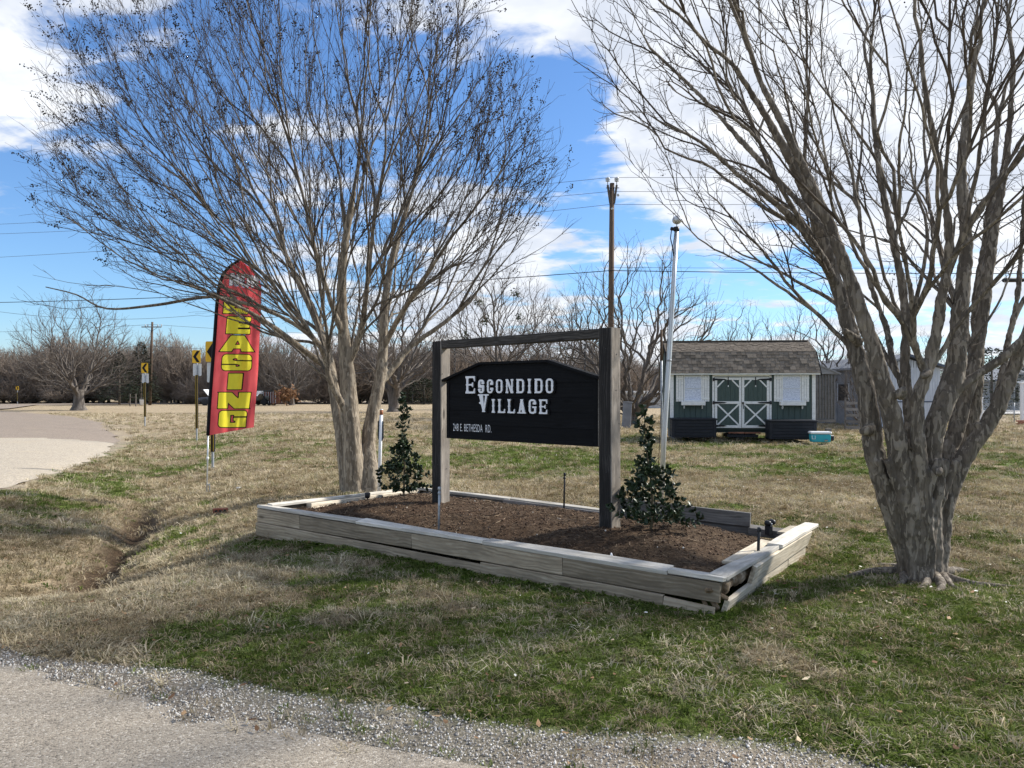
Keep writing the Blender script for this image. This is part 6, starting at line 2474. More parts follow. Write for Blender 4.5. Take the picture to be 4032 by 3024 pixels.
fp = P(590, 1590, 93)
far_pole = thing('utility_pole', 'distant utility pole with one crossarm left of the flag', 'utility pole', (fp.x, fp.y, gz1(fp.x, fp.y)))
hf = 1.55 + (1545 - 1268) / F * 93
MB().tube([(0, 0, -.4), (.15, 0, hf * .5), (.3, 0, hf)], [.19, .16, .12], 10).build('shaft', M['pole_wood'], far_pole, True)
MB().box((.28, -.16, hf - .62), (2.4, .1, .12)).build('crossarm', M['board_grey'], far_pole)
for x in (-.75, -.45, .75, 1.2):
    MB().lathe([(.03, 0), (.08, .05), (.05, .12), (.08, .2), (.02, .28)], (.28 + x, -.16, hf - .56), 8).build('insulator', M['porcelain'], far_pole, True)
for s in (-1, 1):
    MB().bar((.28 + s * .75, -.16, hf - .66), (.26, -.16, hf - 1.15), .05, .03).build('arm_brace', M['chain'], far_pole)
for i, z in enumerate((hf - .3, hf - 2.9)):
    wire('power_line', ('upper far line at the distant crossarm pole', 'lower far line at the distant crossarm pole')[i], [(-115, 104, z + .3), (fp.x + .3, 92.9, z), (20, 118, z + .6)], .018, M['wire'], .9)

sl_ = thing('street_lamp', 'dark lamp head on an arm at the right edge of the view', 'street lamp', tuple(P(4230, 1650, 26).xy) + (gz1(*P(4230, 1650, 26).xy),))
z_ = P(0, 1105, 26).z - sl_.location.z
MB().tube([(0, 0, -.2), (0, 0, z_ + .2)], [.11, .08], 10).build('pole', M['galv'], sl_, True)
MB().tube([(0, 0, z_), (-.9, 0, z_ + .06), (-1.7, 0, z_ + .04)], .03, 8).build('arm', M['galv'], sl_, True)
MB().box((-2.05, 0, z_ + .02), (.70, .24, .13), None, .04).build('lamp_head', M['black_plastic'], sl_)

# ------------------------------------------------------------------ the green shed
DS = 25.4
K_ = DS / F
sp0 = P(2638, 1545, DS)
SW_ = 4.66
RS = math.radians(-5.0)
sx0 = sp0.x
shed = thing('garden_shed', 'green barn-roofed shed with white trim, double doors and two windows', 'shed', (sp0.x, sp0.y, -.02), RS)
Z0 = -.02


def zz(v):
    return CAM_H + (HORIZON - v) * K_ - Z0


M['green_paint'] = noisy('green_siding_paint', [(0.3, (0.052, 0.078, 0.071)), (0.7, (0.070, 0.098, 0.090))], 4, 4, stretch=(6, 6, 1), rough=.6)
M['white_paint'] = noisy('white_trim_paint', [(0.25, (0.55, 0.55, 0.54)), (0.5, (0.74, 0.74, 0.73)), (0.8, (0.80, 0.80, 0.79))], 7, 5, stretch=(1, 1, 3), rough=.6)
M['shingle'] = noisy('asphalt_shingle', [(0.25, (0.125, 0.104, 0.082)), (0.75, (0.215, 0.182, 0.146))], 30, 3, rough=.95, rnd=.32, spec=.1)
M['curtain'] = noisy('patterned_lace', [(0.40, (0.47, 0.51, 0.62)), (0.60, (0.66, 0.70, 0.80))], 26, 2, rough=.7)
M['blue_grey'] = plain('recess_shade_grey', (0.20, 0.22, 0.25), .7)
M['glass'] = plain('window_glass', (0.60, 0.66, 0.75), 0.1, 0.5, var=.05)
zb, ze = zz(1690), zz(1474)
DPH = 2.44


def sxx(u):
    """u pixel on the front wall -> local x"""
    return (u - 2638) / (3193 - 2638) * SW_


# walls
MB().box((SW_ / 2, .05, (zb + ze) / 2), (SW_, .06, ze - zb)).build('front_wall', M['green_paint'], shed)
gam = [(.0, zb), (0, ze), (-.12, ze - .02), (.36, zz(1386)), (1.22, zz(1386) + .40), (2.08, zz(1386)), (DPH + .12, ze - .02), (DPH, ze), (DPH, zb)]
for x in (.03, SW_ - .03):
    pts = [(y + .02, z) for y, z in gam if True]
    pts = [(.02, zb), (.02, ze), (.38, zz(1386) - .03), (1.22, zz(1386) + .36), (2.06, zz(1386) - .03), (DPH, ze), (DPH, zb)]
    o = MB().prism(pts, x - .03, x + .03, 'yz').build('gable_wall', M['green_paint'], shed)
    fix_normals(o.data)
MB().box((SW_ / 2, DPH - .03, (zb + ze) / 2), (SW_ - .12, .06, ze - zb)).build('back_wall', M['green_paint'], shed)
MB().box((SW_ / 2, .06, (zb + zz(1697)) / 2 - .02), (SW_ - .02, .06, zb - zz(1699) + .02)).build('skid_board', plain('dark_green_skirt', (0.018, 0.028, 0.024), .8), shed)
for x in (.3, SW_ / 2, SW_ - .3):
    MB().box((x, 1.2, zz(1697) / 2), (.25, 1.9, zz(1697) - .02)).build('foundation_block', M['board_grey'], shed)
# vertical siding boards with grooves between
for (ua, ub) in ((2653, 2800), (3028, 3180)):
    a_, b_ = sxx(ua), sxx(ub)
    nb_ = int(round((b_ - a_) / .185))
    for k in range(nb_):
        w_ = (b_ - a_) / nb_
        MB().box((a_ + (k + .5) * w_, .012, (zb + ze) / 2), (w_ - .012, .018, ze - zb - .01), None, .003).build('siding_board', M['green_paint'], shed)
# corner boards, frieze, fascia
for ua, ub in ((2638, 2652), (3180, 3193)):
    MB().box(((sxx(ua) + sxx(ub)) / 2, -.008, (zb + ze) / 2), (sxx(ub) - sxx(ua), .03, ze - zb), None, .003).build('corner_board', M['white_paint'], shed)
MB().box((SW_ / 2, -.155, ze + .012), (SW_ + .22, .035, .065), None, .004).build('fascia', M['white_paint'], shed)
MB().box((SW_ / 2, -.07, ze - .005), (SW_ + .18, .13, .02)).build('soffit', M['white_paint'], shed)
# roof: lower and upper slopes
RL, RR = -.10, SW_ + .12
e0 = (-.17, ze + .045)
e1 = (.34, zz(1386) + .02)
e2 = (1.22, zz(1386) + .42)


def slope(p, q, name, front=True):
    pts = [p, q, (q[0], q[1] - .05), (p[0], p[1] - .05)]
    if not front:
        pts = [(2.44 - a_, b_) for a_, b_ in pts]
    o = MB().prism(pts, RL, RR, 'yz').build(name, M['shingle'], shed)
    fix_normals(o.data)
    return o


low = slope(e0, e1, 'lower_roof')
upr = slope(e1, e2, 'upper_roof')
slope(e0, e1, 'back_lower_roof', False)
slope(e1, e2, 'back_upper_roof', False)
# single shingles on the lower slope (parts), the foreshortened upper slope as one mass
dy, dz = e1[0] - e0[0], e1[1] - e0[1]
Ls = math.hypot(dy, dz)
ang = math.atan2(dz, dy)
NR = 7
shm = {}
rs = random.Random(3)
for rrow in range(NR):
    x = RL - .005
    while x < RR - .02:
        w_ = rs.choice((.12, .14, .16, .19))
        w2 = min(w_, RR - x)
        key = round(w2, 3)
        if key not in shm:
            mb = MB()
            mb.box((0, 0, 0), (w2 - .008, Ls / NR + .035, .012))
            me = mb.mesh('shingle')
            me.materials.append(M['shingle'])
            shm[key] = me
        s_ = (rrow + .45) / NR
        o = link('shingle', shm[key], low)
        th = rs.choice((.004, .008, .013))
        o.location = (x + w2 / 2, e0[0] + dy * s_ - math.sin(ang) * th, e0[1] + dz * s_ + math.cos(ang) * th)
        o.rotation_euler = (ang - .06, 0, 0)
        x += w_
dy, dz = e2[0] - e1[0], e2[1] - e1[1]
ang2 = math.atan2(dz, dy)
Ls2 = math.hypot(dy, dz)
us = MB()
for rrow in range(9):
    x = RL - .005
    while x < RR - .02:
        w_ = rs.choice((.12, .14, .16, .19))
        w2 = min(w_, RR - x)
        s_ = (rrow + .45) / 9
        th = rs.choice((.004, .008, .013))
        us.box((x + w2 / 2, e1[0] + dy * s_ - math.sin(ang2) * th, e1[1] + dz * s_ + math.cos(ang2) * th), (w2 - .008, Ls2 / 9 + .03, .010), (ang2 - .05, 0, 0))
        x += w_
o = us.build('upper_shingles', noisy('upper_shingle', [(0.25, (0.085, 0.072, 0.058)), (0.75, (0.175, 0.148, 0.12))], 5, 3, rough=.95, spec=.1), upr)
o['kind'] = 'stuff'
MB().box((SW_ / 2, 1.22, e2[1] + .012), (RR - RL, .22, .025)).build('ridge_cap', M['shingle'], shed)
for x, in ((RL - .012,), (RR + .012,)):
    for (p, q) in ((e0, e1), (e1, e2)):
        MB().bar((x, p[0], p[1] - .06), (x, q[0], q[1] - .06), .022, .11, (0, -(q[1] - p[1]), q[0] - p[0])).build('rake_board', M['black_board'], shed)


M['house_grey'] = plain('shutter_shadow_grey', (0.42, 0.43, 0.45), .7)  # shutter backing: shade between the slats put into its colour


# windows with shutters and flower boxes
def window(ua, ub, sh_l, sh_r, fb_):
    a_, b_ = sxx(ua), sxx(ub)
    v0, v1 = zz(1578), zz(1481)
    w = MB()
    w.box(((a_ + b_) / 2, -.012, (v0 + v1) / 2), (b_ - a_, .012, v1 - v0))
    wo = w.build('window', M['curtain'], shed)
    MB().box(((a_ + b_) / 2, -.0045, (v0 + v1) / 2), (b_ - a_ + .085, .004, v1 - v0 + .10)).build('recess', M['blue_grey'], wo)  # flat plate, its colour stands for the shaded gap round the window
    for x in (a_, b_):
        MB().box((x, -.022, (v0 + v1) / 2), (.035, .028, v1 - v0 + .07), None, .003).build('frame', M['white_paint'], wo)
    for z in (v0, v1):
        MB().box(((a_ + b_) / 2, -.023, z), (b_ - a_ - .036, .027, .035), None, .003).build('frame', M['white_paint'], wo)
    MB().box(((a_ + b_) / 2, -.023, (v0 + v1) / 2), (b_ - a_ - .036, .022, .016)).build('sash_rail', M['sign_back'], wo)
    for (s0, s1) in (sh_l, sh_r):
        c0, c1 = sxx(s0), sxx(s1)
        so = MB().box(((c0 + c1) / 2, -.012, (v0 + v1) / 2), (c1 - c0, .010, v1 - v0 + .05)).build('shutter', M['house_grey'], shed)
        nb_ = 3
        for k in range(nb_):
            w_ = (c1 - c0) / nb_
            MB().box((c0 + (k + .5) * w_, -.024, (v0 + v1) / 2), (w_ - .014, .013, v1 - v0 + .046), None, .002).build('slat', M['white_paint'], so)
        for z in (v0 + .07, v1 - .07):
            MB().box(((c0 + c1) / 2, -.038, z), (c1 - c0 - .006, .014, .06), None, .003).build('batten', M['white_paint'], so)
    f0, f1 = sxx(fb_[0]), sxx(fb_[1])
    bx_ = MB().box(((f0 + f1) / 2, -.10, zz(1588)), (f1 - f0, .18, .125), None, .006).build('flower_box', M['white_paint'], shed)
    for x in (f0 + .09, f1 - .09):
        MB().box((x, -.07, zz(1602)), (.035, .10, .09), (.5, 0, 0), .004).build('bracket', M['white_paint'], bx_)


window(2693, 2760, (2661, 2690), (2762, 2790), (2681, 2772))
window(3068, 3137, (3036, 3066), (3140, 3169), (3056, 3152))

# double doors
M['black_iron'] = plain('black_iron', (0.008, 0.008, 0.012), 0.5, 0.4)
for u0, u1 in ((2801, 2809), (3019, 3027)):
    MB().box(((sxx(u0) + sxx(u1)) / 2, -.012, (zz(1697) + ze) / 2 + .02), (sxx(u1) - sxx(u0), .040, ze - zz(1690)), None, .004).build('door_jamb', M['white_paint'], shed)
MB().box(((sxx(2801) + sxx(3027)) / 2, -.013, zz(1479)), (sxx(3027) - sxx(2801), .038, .07), None, .004).build('door_header', M['white_paint'], shed)


def door(ua, ub, hinge_left):
    a_, b_ = sxx(ua), sxx(ub)
    v0, v1 = zz(1684), zz(1486)
    d_ = MB().box(((a_ + b_) / 2, -.008, (v0 + v1) / 2), (b_ - a_ - .008, .02, v1 - v0)).build('door', M['green_paint'], shed)
    nb_ = 5
    for k in range(nb_):
        w_ = (b_ - a_ - .12) / nb_
        MB().box((a_ + .06 + (k + .5) * w_, -.022, (v0 + v1) / 2), (w_ - .010, .012, v1 - v0 - .02), None, .002).build('door_board', M['green_paint'], d_)
    tw_ = .075
    for x in (a_ + tw_ / 2 + .004, b_ - tw_ / 2 - .004):
        MB().box((x, -.036, (v0 + v1) / 2), (tw_, .020, v1 - v0), None, .003).build('stile', M['white_paint'], d_)
    vm = zz(1585)
    for z in (v0 + .045, vm, v1 - .045):
        MB().box(((a_ + b_) / 2, -.0365, z), (b_ - a_ - 2 * tw_ - .012, .019, .085), None, .003).build('rail', M['white_paint'], d_)
    xl, xr = a_ + tw_ + .006, b_ - tw_ - .006
    MB().bar((xl, -.034, v0 + .09), (xr, -.034, vm - .05), .012, .05, (0, 0, 1)).build('cross_brace', M['white_paint'], d_)
    MB().bar((xl, -.039, vm - .05), (xr, -.039, v0 + .09), .012, .05, (0, 0, 1)).build('cross_brace', M['white_paint'], d_)
    MB().bar((xl, -.035, v1 - .32), (xl + .22, -.035, v1 - .09), .014, .045, (0, 0, 1)).build('corner_brace', M['white_paint'], d_)
    MB().bar((xr, -.035, v1 - .32), (xr - .22, -.035, v1 - .09), .014, .045, (0, 0, 1)).build('corner_brace', M['white_paint'], d_)
    s = 1 if hinge_left else -1
    hx = a_ if hinge_left else b_
    for z in (v1 - .07, vm, v0 + .07):
        mb = MB()
        o = mb.prism([(hx - s * .07, z - .045), (hx - s * .04, z - .06), (hx + s * .0, z - .035), (hx + s * .30, z - .022), (hx + s * .39, z), (hx + s * .30, z + .022), (hx, z + .035), (hx - s * .04, z + .06), (hx - s * .07, z + .045)], -.056, -.048).build('strap_hinge', M['black_iron'], d_)
        fix_normals(o.data)
    MB().box(((a_ + b_) / 2 + s * .0, -.054, v1 - .12), (.028, .012, .28), None, .003).build('slide_bolt', M['black_iron'], d_)
    MB().box(((a_ + b_) / 2 + s * .0, -.056, v1 - .29), (.03, .014, .05), None, .003).build('bolt_end', M['white_paint'], d_)
    if not hinge_left:
        MB().lathe([(.03, -.02), (.035, 0), (.03, .015)], (a_ + .035, -.06, vm - .01), 10, 'y').build('lock', M['black_iron'], d_, True)
        MB().bar((a_ + .035, -.075, vm - .02), (a_ + .045, -.075, vm - .20), .02, .02).build('handle', M['black_iron'], d_)
    return d_


door(2810, 2912.5, True)
door(2913.5, 3018, False)

# deck boxes, planks under the shed, cooler
M['resin'] = noisy('dark_resin', [(0.3, (0.010, 0.012, 0.017)), (0.7, (0.018, 0.020, 0.027))], 4, 3, rough=.55)


def deck_box(label, u, v, d, w, dp, h, rz):
    p = P(u, v, d)
    t = thing('deck_box', label, 'storage box', (p.x, p.y, p.z - .02), rz, 'dark storage boxes by the shed')
    MB().box((w / 2, dp / 2, h * .45), (w - .04, dp - .04, h * .88)).build('core', M['resin'], t)
    for k in range(5):
        MB().box((w / 2, .008, .05 + (k + .5) * (h * .80) / 5), (w - .20, .018, h * .80 / 5 - .012), None, .004).build('slat', M['resin'], t)
        MB().box((.01, dp / 2, .05 + (k + .5) * (h * .80) / 5), (.02, dp - .16, h * .80 / 5 - .012), None, .004).build('slat', M['resin'], t)
    for x in (.05, w - .05):
        for y in (.05, dp - .05):
            MB().box((x, y, h * .44), (.10, .10, h * .88), None, .008).build('corner_post', M['resin'], t)
    MB().box((w / 2, dp / 2, h * .93), (w + .05, dp + .05, h * .10), None, .015).build('lid', M['resin'], t)
    MB().box((w / 2, -.028, h * .90), (.10, .02, .03), None, .005).build('latch', M['black_iron'], t)
    return t


deck_box('long dark storage box under the left shed window', 2646, 1720, 24.7, 1.40, .62, .63, RS)
deck_box('long dark storage box angled beside the teal cooler', 3030, 1727, 24.3, 1.44, .66, .62, -.12)
p = P(2868, 1722, 25.2)
t = thing('pallet', 'dark pallet with a reddish plank on the ground before the shed doors', 'pallet', (p.x, p.y, p.z), RS)
for y in (0, .3, .6):
    MB().box((.45, y, .05), (1.0, .08, .09), None, .004).build('runner', M['resin'], t)
for x in (.02, .22, .42, .62, .82):
    MB().box((x, .3, .105), (.12, .72, .018), None, .003).build('deck_slat', M['resin'], t)
M['red_plank'] = wood('reddish_plank', (0.13, 0.055, 0.035), (0.24, 0.11, 0.07), (0.34, 0.18, 0.12))
for k, x in enumerate((.0, .52)):
    plank('red_plank', (x, .0, .15), (x + .50, .02, .15), .05, .14, M['red_plank'], None, 0, .002).parent = t

p = P(3195, 1741, 23.6)
t = thing('cooler', 'teal plastic cooler with a white lid on the grass by the shed', 'cooler', (p.x, p.y, p.z), -.14)
M['teal'] = plain('teal_plastic', (0.03, 0.36, 0.43), 0.4, 0.4, var=.05)
o = MB()
o.v = [(x * (.58 if z else .55) + .02 * (1 - z) + .0, y * (.36 if z else .33) + .015 * (1 - z), z * .24) for x in (0, 1) for y in (0, 1) for z in (0, 1)]
o.f = [(0, 1, 3, 2), (4, 6, 7, 5), (0, 4, 5, 1), (2, 3, 7, 6), (0, 2, 6, 4), (1, 5, 7, 3)]
bo = o.build('body', M['teal'], t)
bv_ = bo.modifiers.new('round', 'BEVEL')
bv_.width, bv_.segments = .025, 3
MB().box((.29, .18, .285), (.62, .40, .075), None, .022).build('lid', M['white_pvc'], t)
for x in (.06, .52):
    hd = MB()
    hd.tube([(x - .045, -.01, .20), (x - .045, -.03, .10), (x + .045, -.03, .10), (x + .045, -.01, .20)], .010, 8)
    if x < .2:
        hd.build('handle', M['white_pvc'], t, True)
MB().box((.43, -.006, .06), (.10, .006, .05)).build('sticker', plain('blue_sticker', (0.10, 0.16, 0.30), .5), t)
MB().box((.43, -.010, .048), (.09, .003, .018)).build('sticker_print', plain('yellow_sticker', (0.5, 0.42, 0.12), .5), t)
p = P(3268, 1738, 24.0)
t = thing('tool_bag', 'small dark bundle on the grass behind the cooler', 'bag', (p.x, p.y, p.z), .2)
MB().box((.05, .1, .11), (.16, .3, .18), (0, .1, 0), .03).build('pouch', M['black_plastic'], t)
MB().tube([(-.02, .05, .2), (.05, .05, .29), (.12, .05, .2)], .012, 6).build('strap', M['black_plastic'], t, True)

# ------------------------------------------------------------------ grey lean-to shed
DL = 31.0
p = P(3186, 1545, DL)
lean_ = thing('lean_to_shed', 'small weathered grey plank shed with a single-slope roof', 'shed', (p.x, p.y, -.06), -.08)
KL = DL / F
M['silver_wood'] = wood('silvered_plank', (0.13, 0.13, 0.135), (0.225, 0.225, 0.23), (0.32, 0.32, 0.325), .8, .12)
zl = lambda v: CAM_H + (HORIZON - v) * KL + .06
wl_ = (3288 - 3186) * KL
nb_ = 9
for k in range(nb_):
    w_ = wl_ / nb_
    o = plank('wall_plank', ((k + .5) * w_, 0, zl(1650)), ((k + .5) * w_, 0, zl(1474)), .025, w_ - .008, M['silver_wood'], None, 0, .002, 3)
    o.parent = lean_
MB().box((wl_ / 2, .9, (zl(1650) + zl(1475)) / 2), (wl_ - .04, 1.75, zl(1475) - zl(1650) - .02)).build('wall_core', M['board_grey'], lean_)
o = MB().prism([(-.15, zl(1472)), (wl_ + .10, zl(1474)), (wl_ + .10, zl(1468)), (.16, zl(1432)), (-.15, zl(1420))], -.10, 1.9).build('roof', M['silver_wood'], lean_)
fix_normals(o.data)
MB().bar((wl_ + .16, -.12, zl(1473)), (-.15, -.12, zl(1417)), .03, .06).build('rake_board', M['silver_wood'], lean_)
MB().box((wl_ / 2, .0, zl(1656)), (wl_, .08, .10)).build('floor_skid', M['board_grey'], lean_)
for x in (.1, wl_ * .75):
    MB().box((x, .1, .04), (.2, .2, .22)).build('foundation_block', M['board_grey'], lean_)

# ------------------------------------------------------------------ mobile home behind the thick tree
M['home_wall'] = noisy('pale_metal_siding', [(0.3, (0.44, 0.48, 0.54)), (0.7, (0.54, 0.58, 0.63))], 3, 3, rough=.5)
M['home_dark'] = noisy('grey_shaded_siding', [(0.3, (0.15, 0.16, 0.18)), (0.7, (0.22, 0.23, 0.25))], 3, 4, rough=.6)  # plain dark grey; on the home's long side it paints in the shade
M['blue_trim'] = plain('slate_blue_trim', (0.07, 0.09, 0.13), .6)
DM = 35.0
KM = DM / F
p = P(3470, 1545, DM)
home = thing('mobile_home', 'pale ribbed metal mobile home with slate roof edge behind the thick trunk', 'mobile home', (p.x, p.y, -.08), .10)
zm = lambda v: CAM_H + (HORIZON - v) * KM + .08
we = (3716 - 3470) * KM
zt_, zp = zm(1447), zm(1408)
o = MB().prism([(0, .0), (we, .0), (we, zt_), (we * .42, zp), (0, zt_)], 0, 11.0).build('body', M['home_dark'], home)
fix_normals(o.data)
nb_ = 22
for k in range(nb_):
    w_ = we / nb_
    xm = (k + .5) * w_
    top = zt_ + (zp - zt_) * (xm / (we * .42) if xm < we * .42 else (we - xm) / (we * .58)) - .04
    MB().box((xm, -.012, (top + zm(1668)) / 2), (w_ * .72, .022, top - zm(1668)), None, .004).build('siding_rib', M['home_wall'], home)
MB().box((we / 2, -.004, (zt_ + zm(1668)) / 2), (we, .008, zt_ - zm(1668))).build('end_panel', M['home_wall'], home)
MB().box((we / 2, -.030, zm(1582)), (we, .012, .06)).build('belt_stripe', M['blue_trim'], home)
for k in range(11):
    MB().box(((k + .5) * we / 11, -.02, zm(1668) / 2), (we / 11 - .01, .02, zm(1668) - .02), None, .003).build('skirting_panel', M['home_wall'], home)
for (xa_, xb_, za_, zb_) in ((-.25, we * .42, zt_ - .05, zp + .06), (we * .42, we + .25, zp + .06, zt_ - .05)):
    o = MB().prism([(xa_, za_), (xb_, zb_), (xb_, zb_ + .10), (xa_, za_ + .10)], -.30, 11.2).build('roof', M['home_dark'] if xa_ < 0 else M['blue_trim'], home)
    fix_normals(o.data)
# long side, with its shade put into the darker siding
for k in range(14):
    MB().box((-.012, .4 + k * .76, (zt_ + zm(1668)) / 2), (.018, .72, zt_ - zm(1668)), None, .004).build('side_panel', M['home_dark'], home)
wn = MB().box((-.03, 3.2, zm(1545)), (.02, 1.0, .8)).build('window', M['black_plastic'], home)
for y in (2.68, 3.72):
    MB().box((-.04, y, zm(1545)), (.03, .05, .9)).build('frame', M['home_wall'], wn)
# clutter leaning on the home
p = P(3330, 1660, 32.5)
t = thing('scrap_crate', 'dark open crate of scrap leaning by the mobile home', 'crate', (p.x, p.y, gz1(p.x, p.y)), .1)
for k in range(5):
    MB().box((.3, 0, .12 + k * .26), (.62, .05, .12), (0, .05 * (k % 2), 0)).build('crate_slat', M['board_grey'], t)
for x in (0, .6):
    MB().box((x, .03, .7), (.06, .05, 1.4)).build('crate_post', M['board_grey'], t)

# grey house with white columns at the right edge
p = P(3930, 1545, 66)
house = thing('grey_house', 'pale grey house with a white-columned porch at the right edge', 'house', (p.x, p.y, -.05), -.12)
kh = 66 / F
zh = lambda v: CAM_H + (HORIZON - v) * kh + .05
M['house_wall'] = noisy('grey_lap_siding', [(0.3, (0.36, 0.38, 0.40)), (0.7, (0.44, 0.46, 0.48))], 2, 3)
o = MB().prism([(0, 0), (9, 0), (9, zh(1500)), (4.5, zh(1452)), (0, zh(1500))], 1.6, 10).build('wall', M['house_wall'], house)
fix_normals(o.data)
for k in range(12):
    MB().box((4.5, 1.585, .12 + k * .2), (8.9, .02, .175)).build('lap_board', M['house_wall'], house)
for (a_, b_) in (((-.4, zh(1503)), (4.5, zh(1448))), ((4.5, zh(1448)), (9.4, zh(1503)))):
    o = MB().prism([a_, b_, (b_[0], b_[1] + .16), (a_[0], a_[1] + .16)], -.2, 10.3).build('roof', M['home_dark'], house)
    fix_normals(o.data)
for x in (.3, 1.9, 3.4):
    MB().box((x, .1, zh(1505) / 2), (.28, .28, zh(1505)), None, .02).build('porch_column', M['white_paint'], house)
MB().box((4.0, .1, zh(1503)), (8.2, .3, .25)).build('porch_beam', M['white_paint'], house)
wn = MB().box((2.6, 1.56, 1.4), (1.0, .03, 1.2)).build('window', M['black_plastic'], house)
for x in (2.08, 3.12):
    MB().box((x, 1.545, 1.4), (.08, .04, 1.3)).build('frame', M['white_paint'], wn)


# ------------------------------------------------------------------ vehicles
def paint(name, c):
    m, n, b = new_mat(name)
    n.put(b, 'Base Color', n.ramp(n.noise(n('ShaderNodeTexCoord').outputs['Object'], 3, 3), S(c, (0.3, .92), (.7, 1.06))))
    b.inputs['Roughness'].default_value = 0.3
    b.inputs['Coat Weight'].default_value = 0.6
    b.inputs['Coat Roughness'].default_value = 0.08
    return m


M['tyre'] = plain('tyre_rubber', (0.018, 0.018, 0.019), .85)
M['rim'] = plain('alloy_rim', (0.42, 0.43, 0.45), .35, .5, .7)
M['car_glass'] = plain('tinted_glass', (0.03, 0.04, 0.05), .08, .6)


def wheel(parent, x, y, r, w=.2):
    t = MB().lathe([(r * .62, -w / 2), (r * .95, -w / 2), (r, -w * .3), (r, w * .3), (r * .95, w / 2), (r * .62, w / 2)], (x, y, r), 20, 'y').build('wheel', M['tyre'], parent, True)
    s = -1 if y < 0 else 1
    MB().lathe([(r * .60, s * w * .36), (r * .58, s * w * .50), (r * .15, s * w * .44), (.02, s * w * .46)], (x, y, r), 16, 'y').build('rim', M['rim'], t, True)
    return t


def loft(sections, name, mat, parent):
    """sections: [(x, [(y, z) ...])] with equal counts, closed rings"""
    n = len(sections[0][1])
    V, f = [], []
    for x, ring in sections:
        V += [(x, y, z) for y, z in ring]
    for i in range(len(sections) - 1):
        for k in range(n):
            k2 = (k + 1) % n
            f.append((i * n + k, i * n + k2, (i + 1) * n + k2, (i + 1) * n + k))
    f += [tuple(range(n))[::-1], tuple((len(sections) - 1) * n + k for k in range(n))]
    mb = MB()
    mb.v, mb.f = V, f
    o = mb.build(name, mat, parent, False)
    fix_normals(o.data)
    return o


def ring(hw, z0, z1, crown=.03, tuck=.06):
    return [(-hw + tuck, z0), (-hw, z0 + .18), (-hw, z1 - .12), (-hw + .09, z1), (0, z1 + crown), (hw - .09, z1), (hw, z1 - .12), (hw, z0 + .18), (hw - tuck, z0)]


def sedan(label, p, rz, colour, s=1.0):
    t = thing('parked_car', label, 'car', (p.x, p.y, gz1(p.x, p.y)), rz, 'cars parked beyond the chain-link fence')
    t.scale = (s, s, s)
    pm = paint('car_paint_%s' % len(bpy.data.materials), colour)
    loft([(-2.25, ring(.72, .35, .72)), (-2.1, ring(.84, .25, .86)), (-1.3, ring(.89, .22, .95)), (0, ring(.90, .22, .95)), (1.2, ring(.89, .22, .90)), (2.0, ring(.84, .25, .76)), (2.3, ring(.70, .34, .62))], 'body', pm, t)
    cabin = lambda hw, z1: [(-hw, .88), (-hw + .14, z1), (0, z1 + .02), (hw - .14, z1), (hw, .88)]
    loft([(-1.55, cabin(.74, .93)), (-.85, cabin(.80, 1.36)), (.25, cabin(.80, 1.43)), (1.25, cabin(.76, .92))], 'cabin', M['car_glass'], t)
    loft([(-.92, [(-.66, 1.375), (-.62, 1.405), (0, 1.43), (.62, 1.405), (.66, 1.375)]), (.30, [(-.66, 1.42), (-.62, 1.455), (0, 1.475), (.62, 1.455), (.66, 1.42)])], 'roof', pm, t)
    for y in (-1, 1):
        MB().bar((-.35, y * .80, .9), (-.35, y * .68, 1.42), .09, .02, (0, 1, 0)).build('pillar', pm, t)
        MB().bar((-1.45, y * .76, .92), (-.85, y * .66, 1.40), .10, .03, (0, 1, 0)).build('pillar', pm, t)
        MB().bar((1.20, y * .78, .90), (.26, y * .66, 1.44), .07, .03, (0, 1, 0)).build('pillar', pm, t)
        MB().box((2.12, y * .60, .66), (.22, .28, .12), None, .03).build('headlight', M['glass'], t)
        MB().box((-2.2, y * .62, .76), (.10, .26, .12), None, .02).build('tail_light', plain('tail_lamp', (0.35, 0.02, 0.02), .3), t)
        for x in (-1.35, 1.38):
            wheel(t, x, y * .80, .32)
    return t


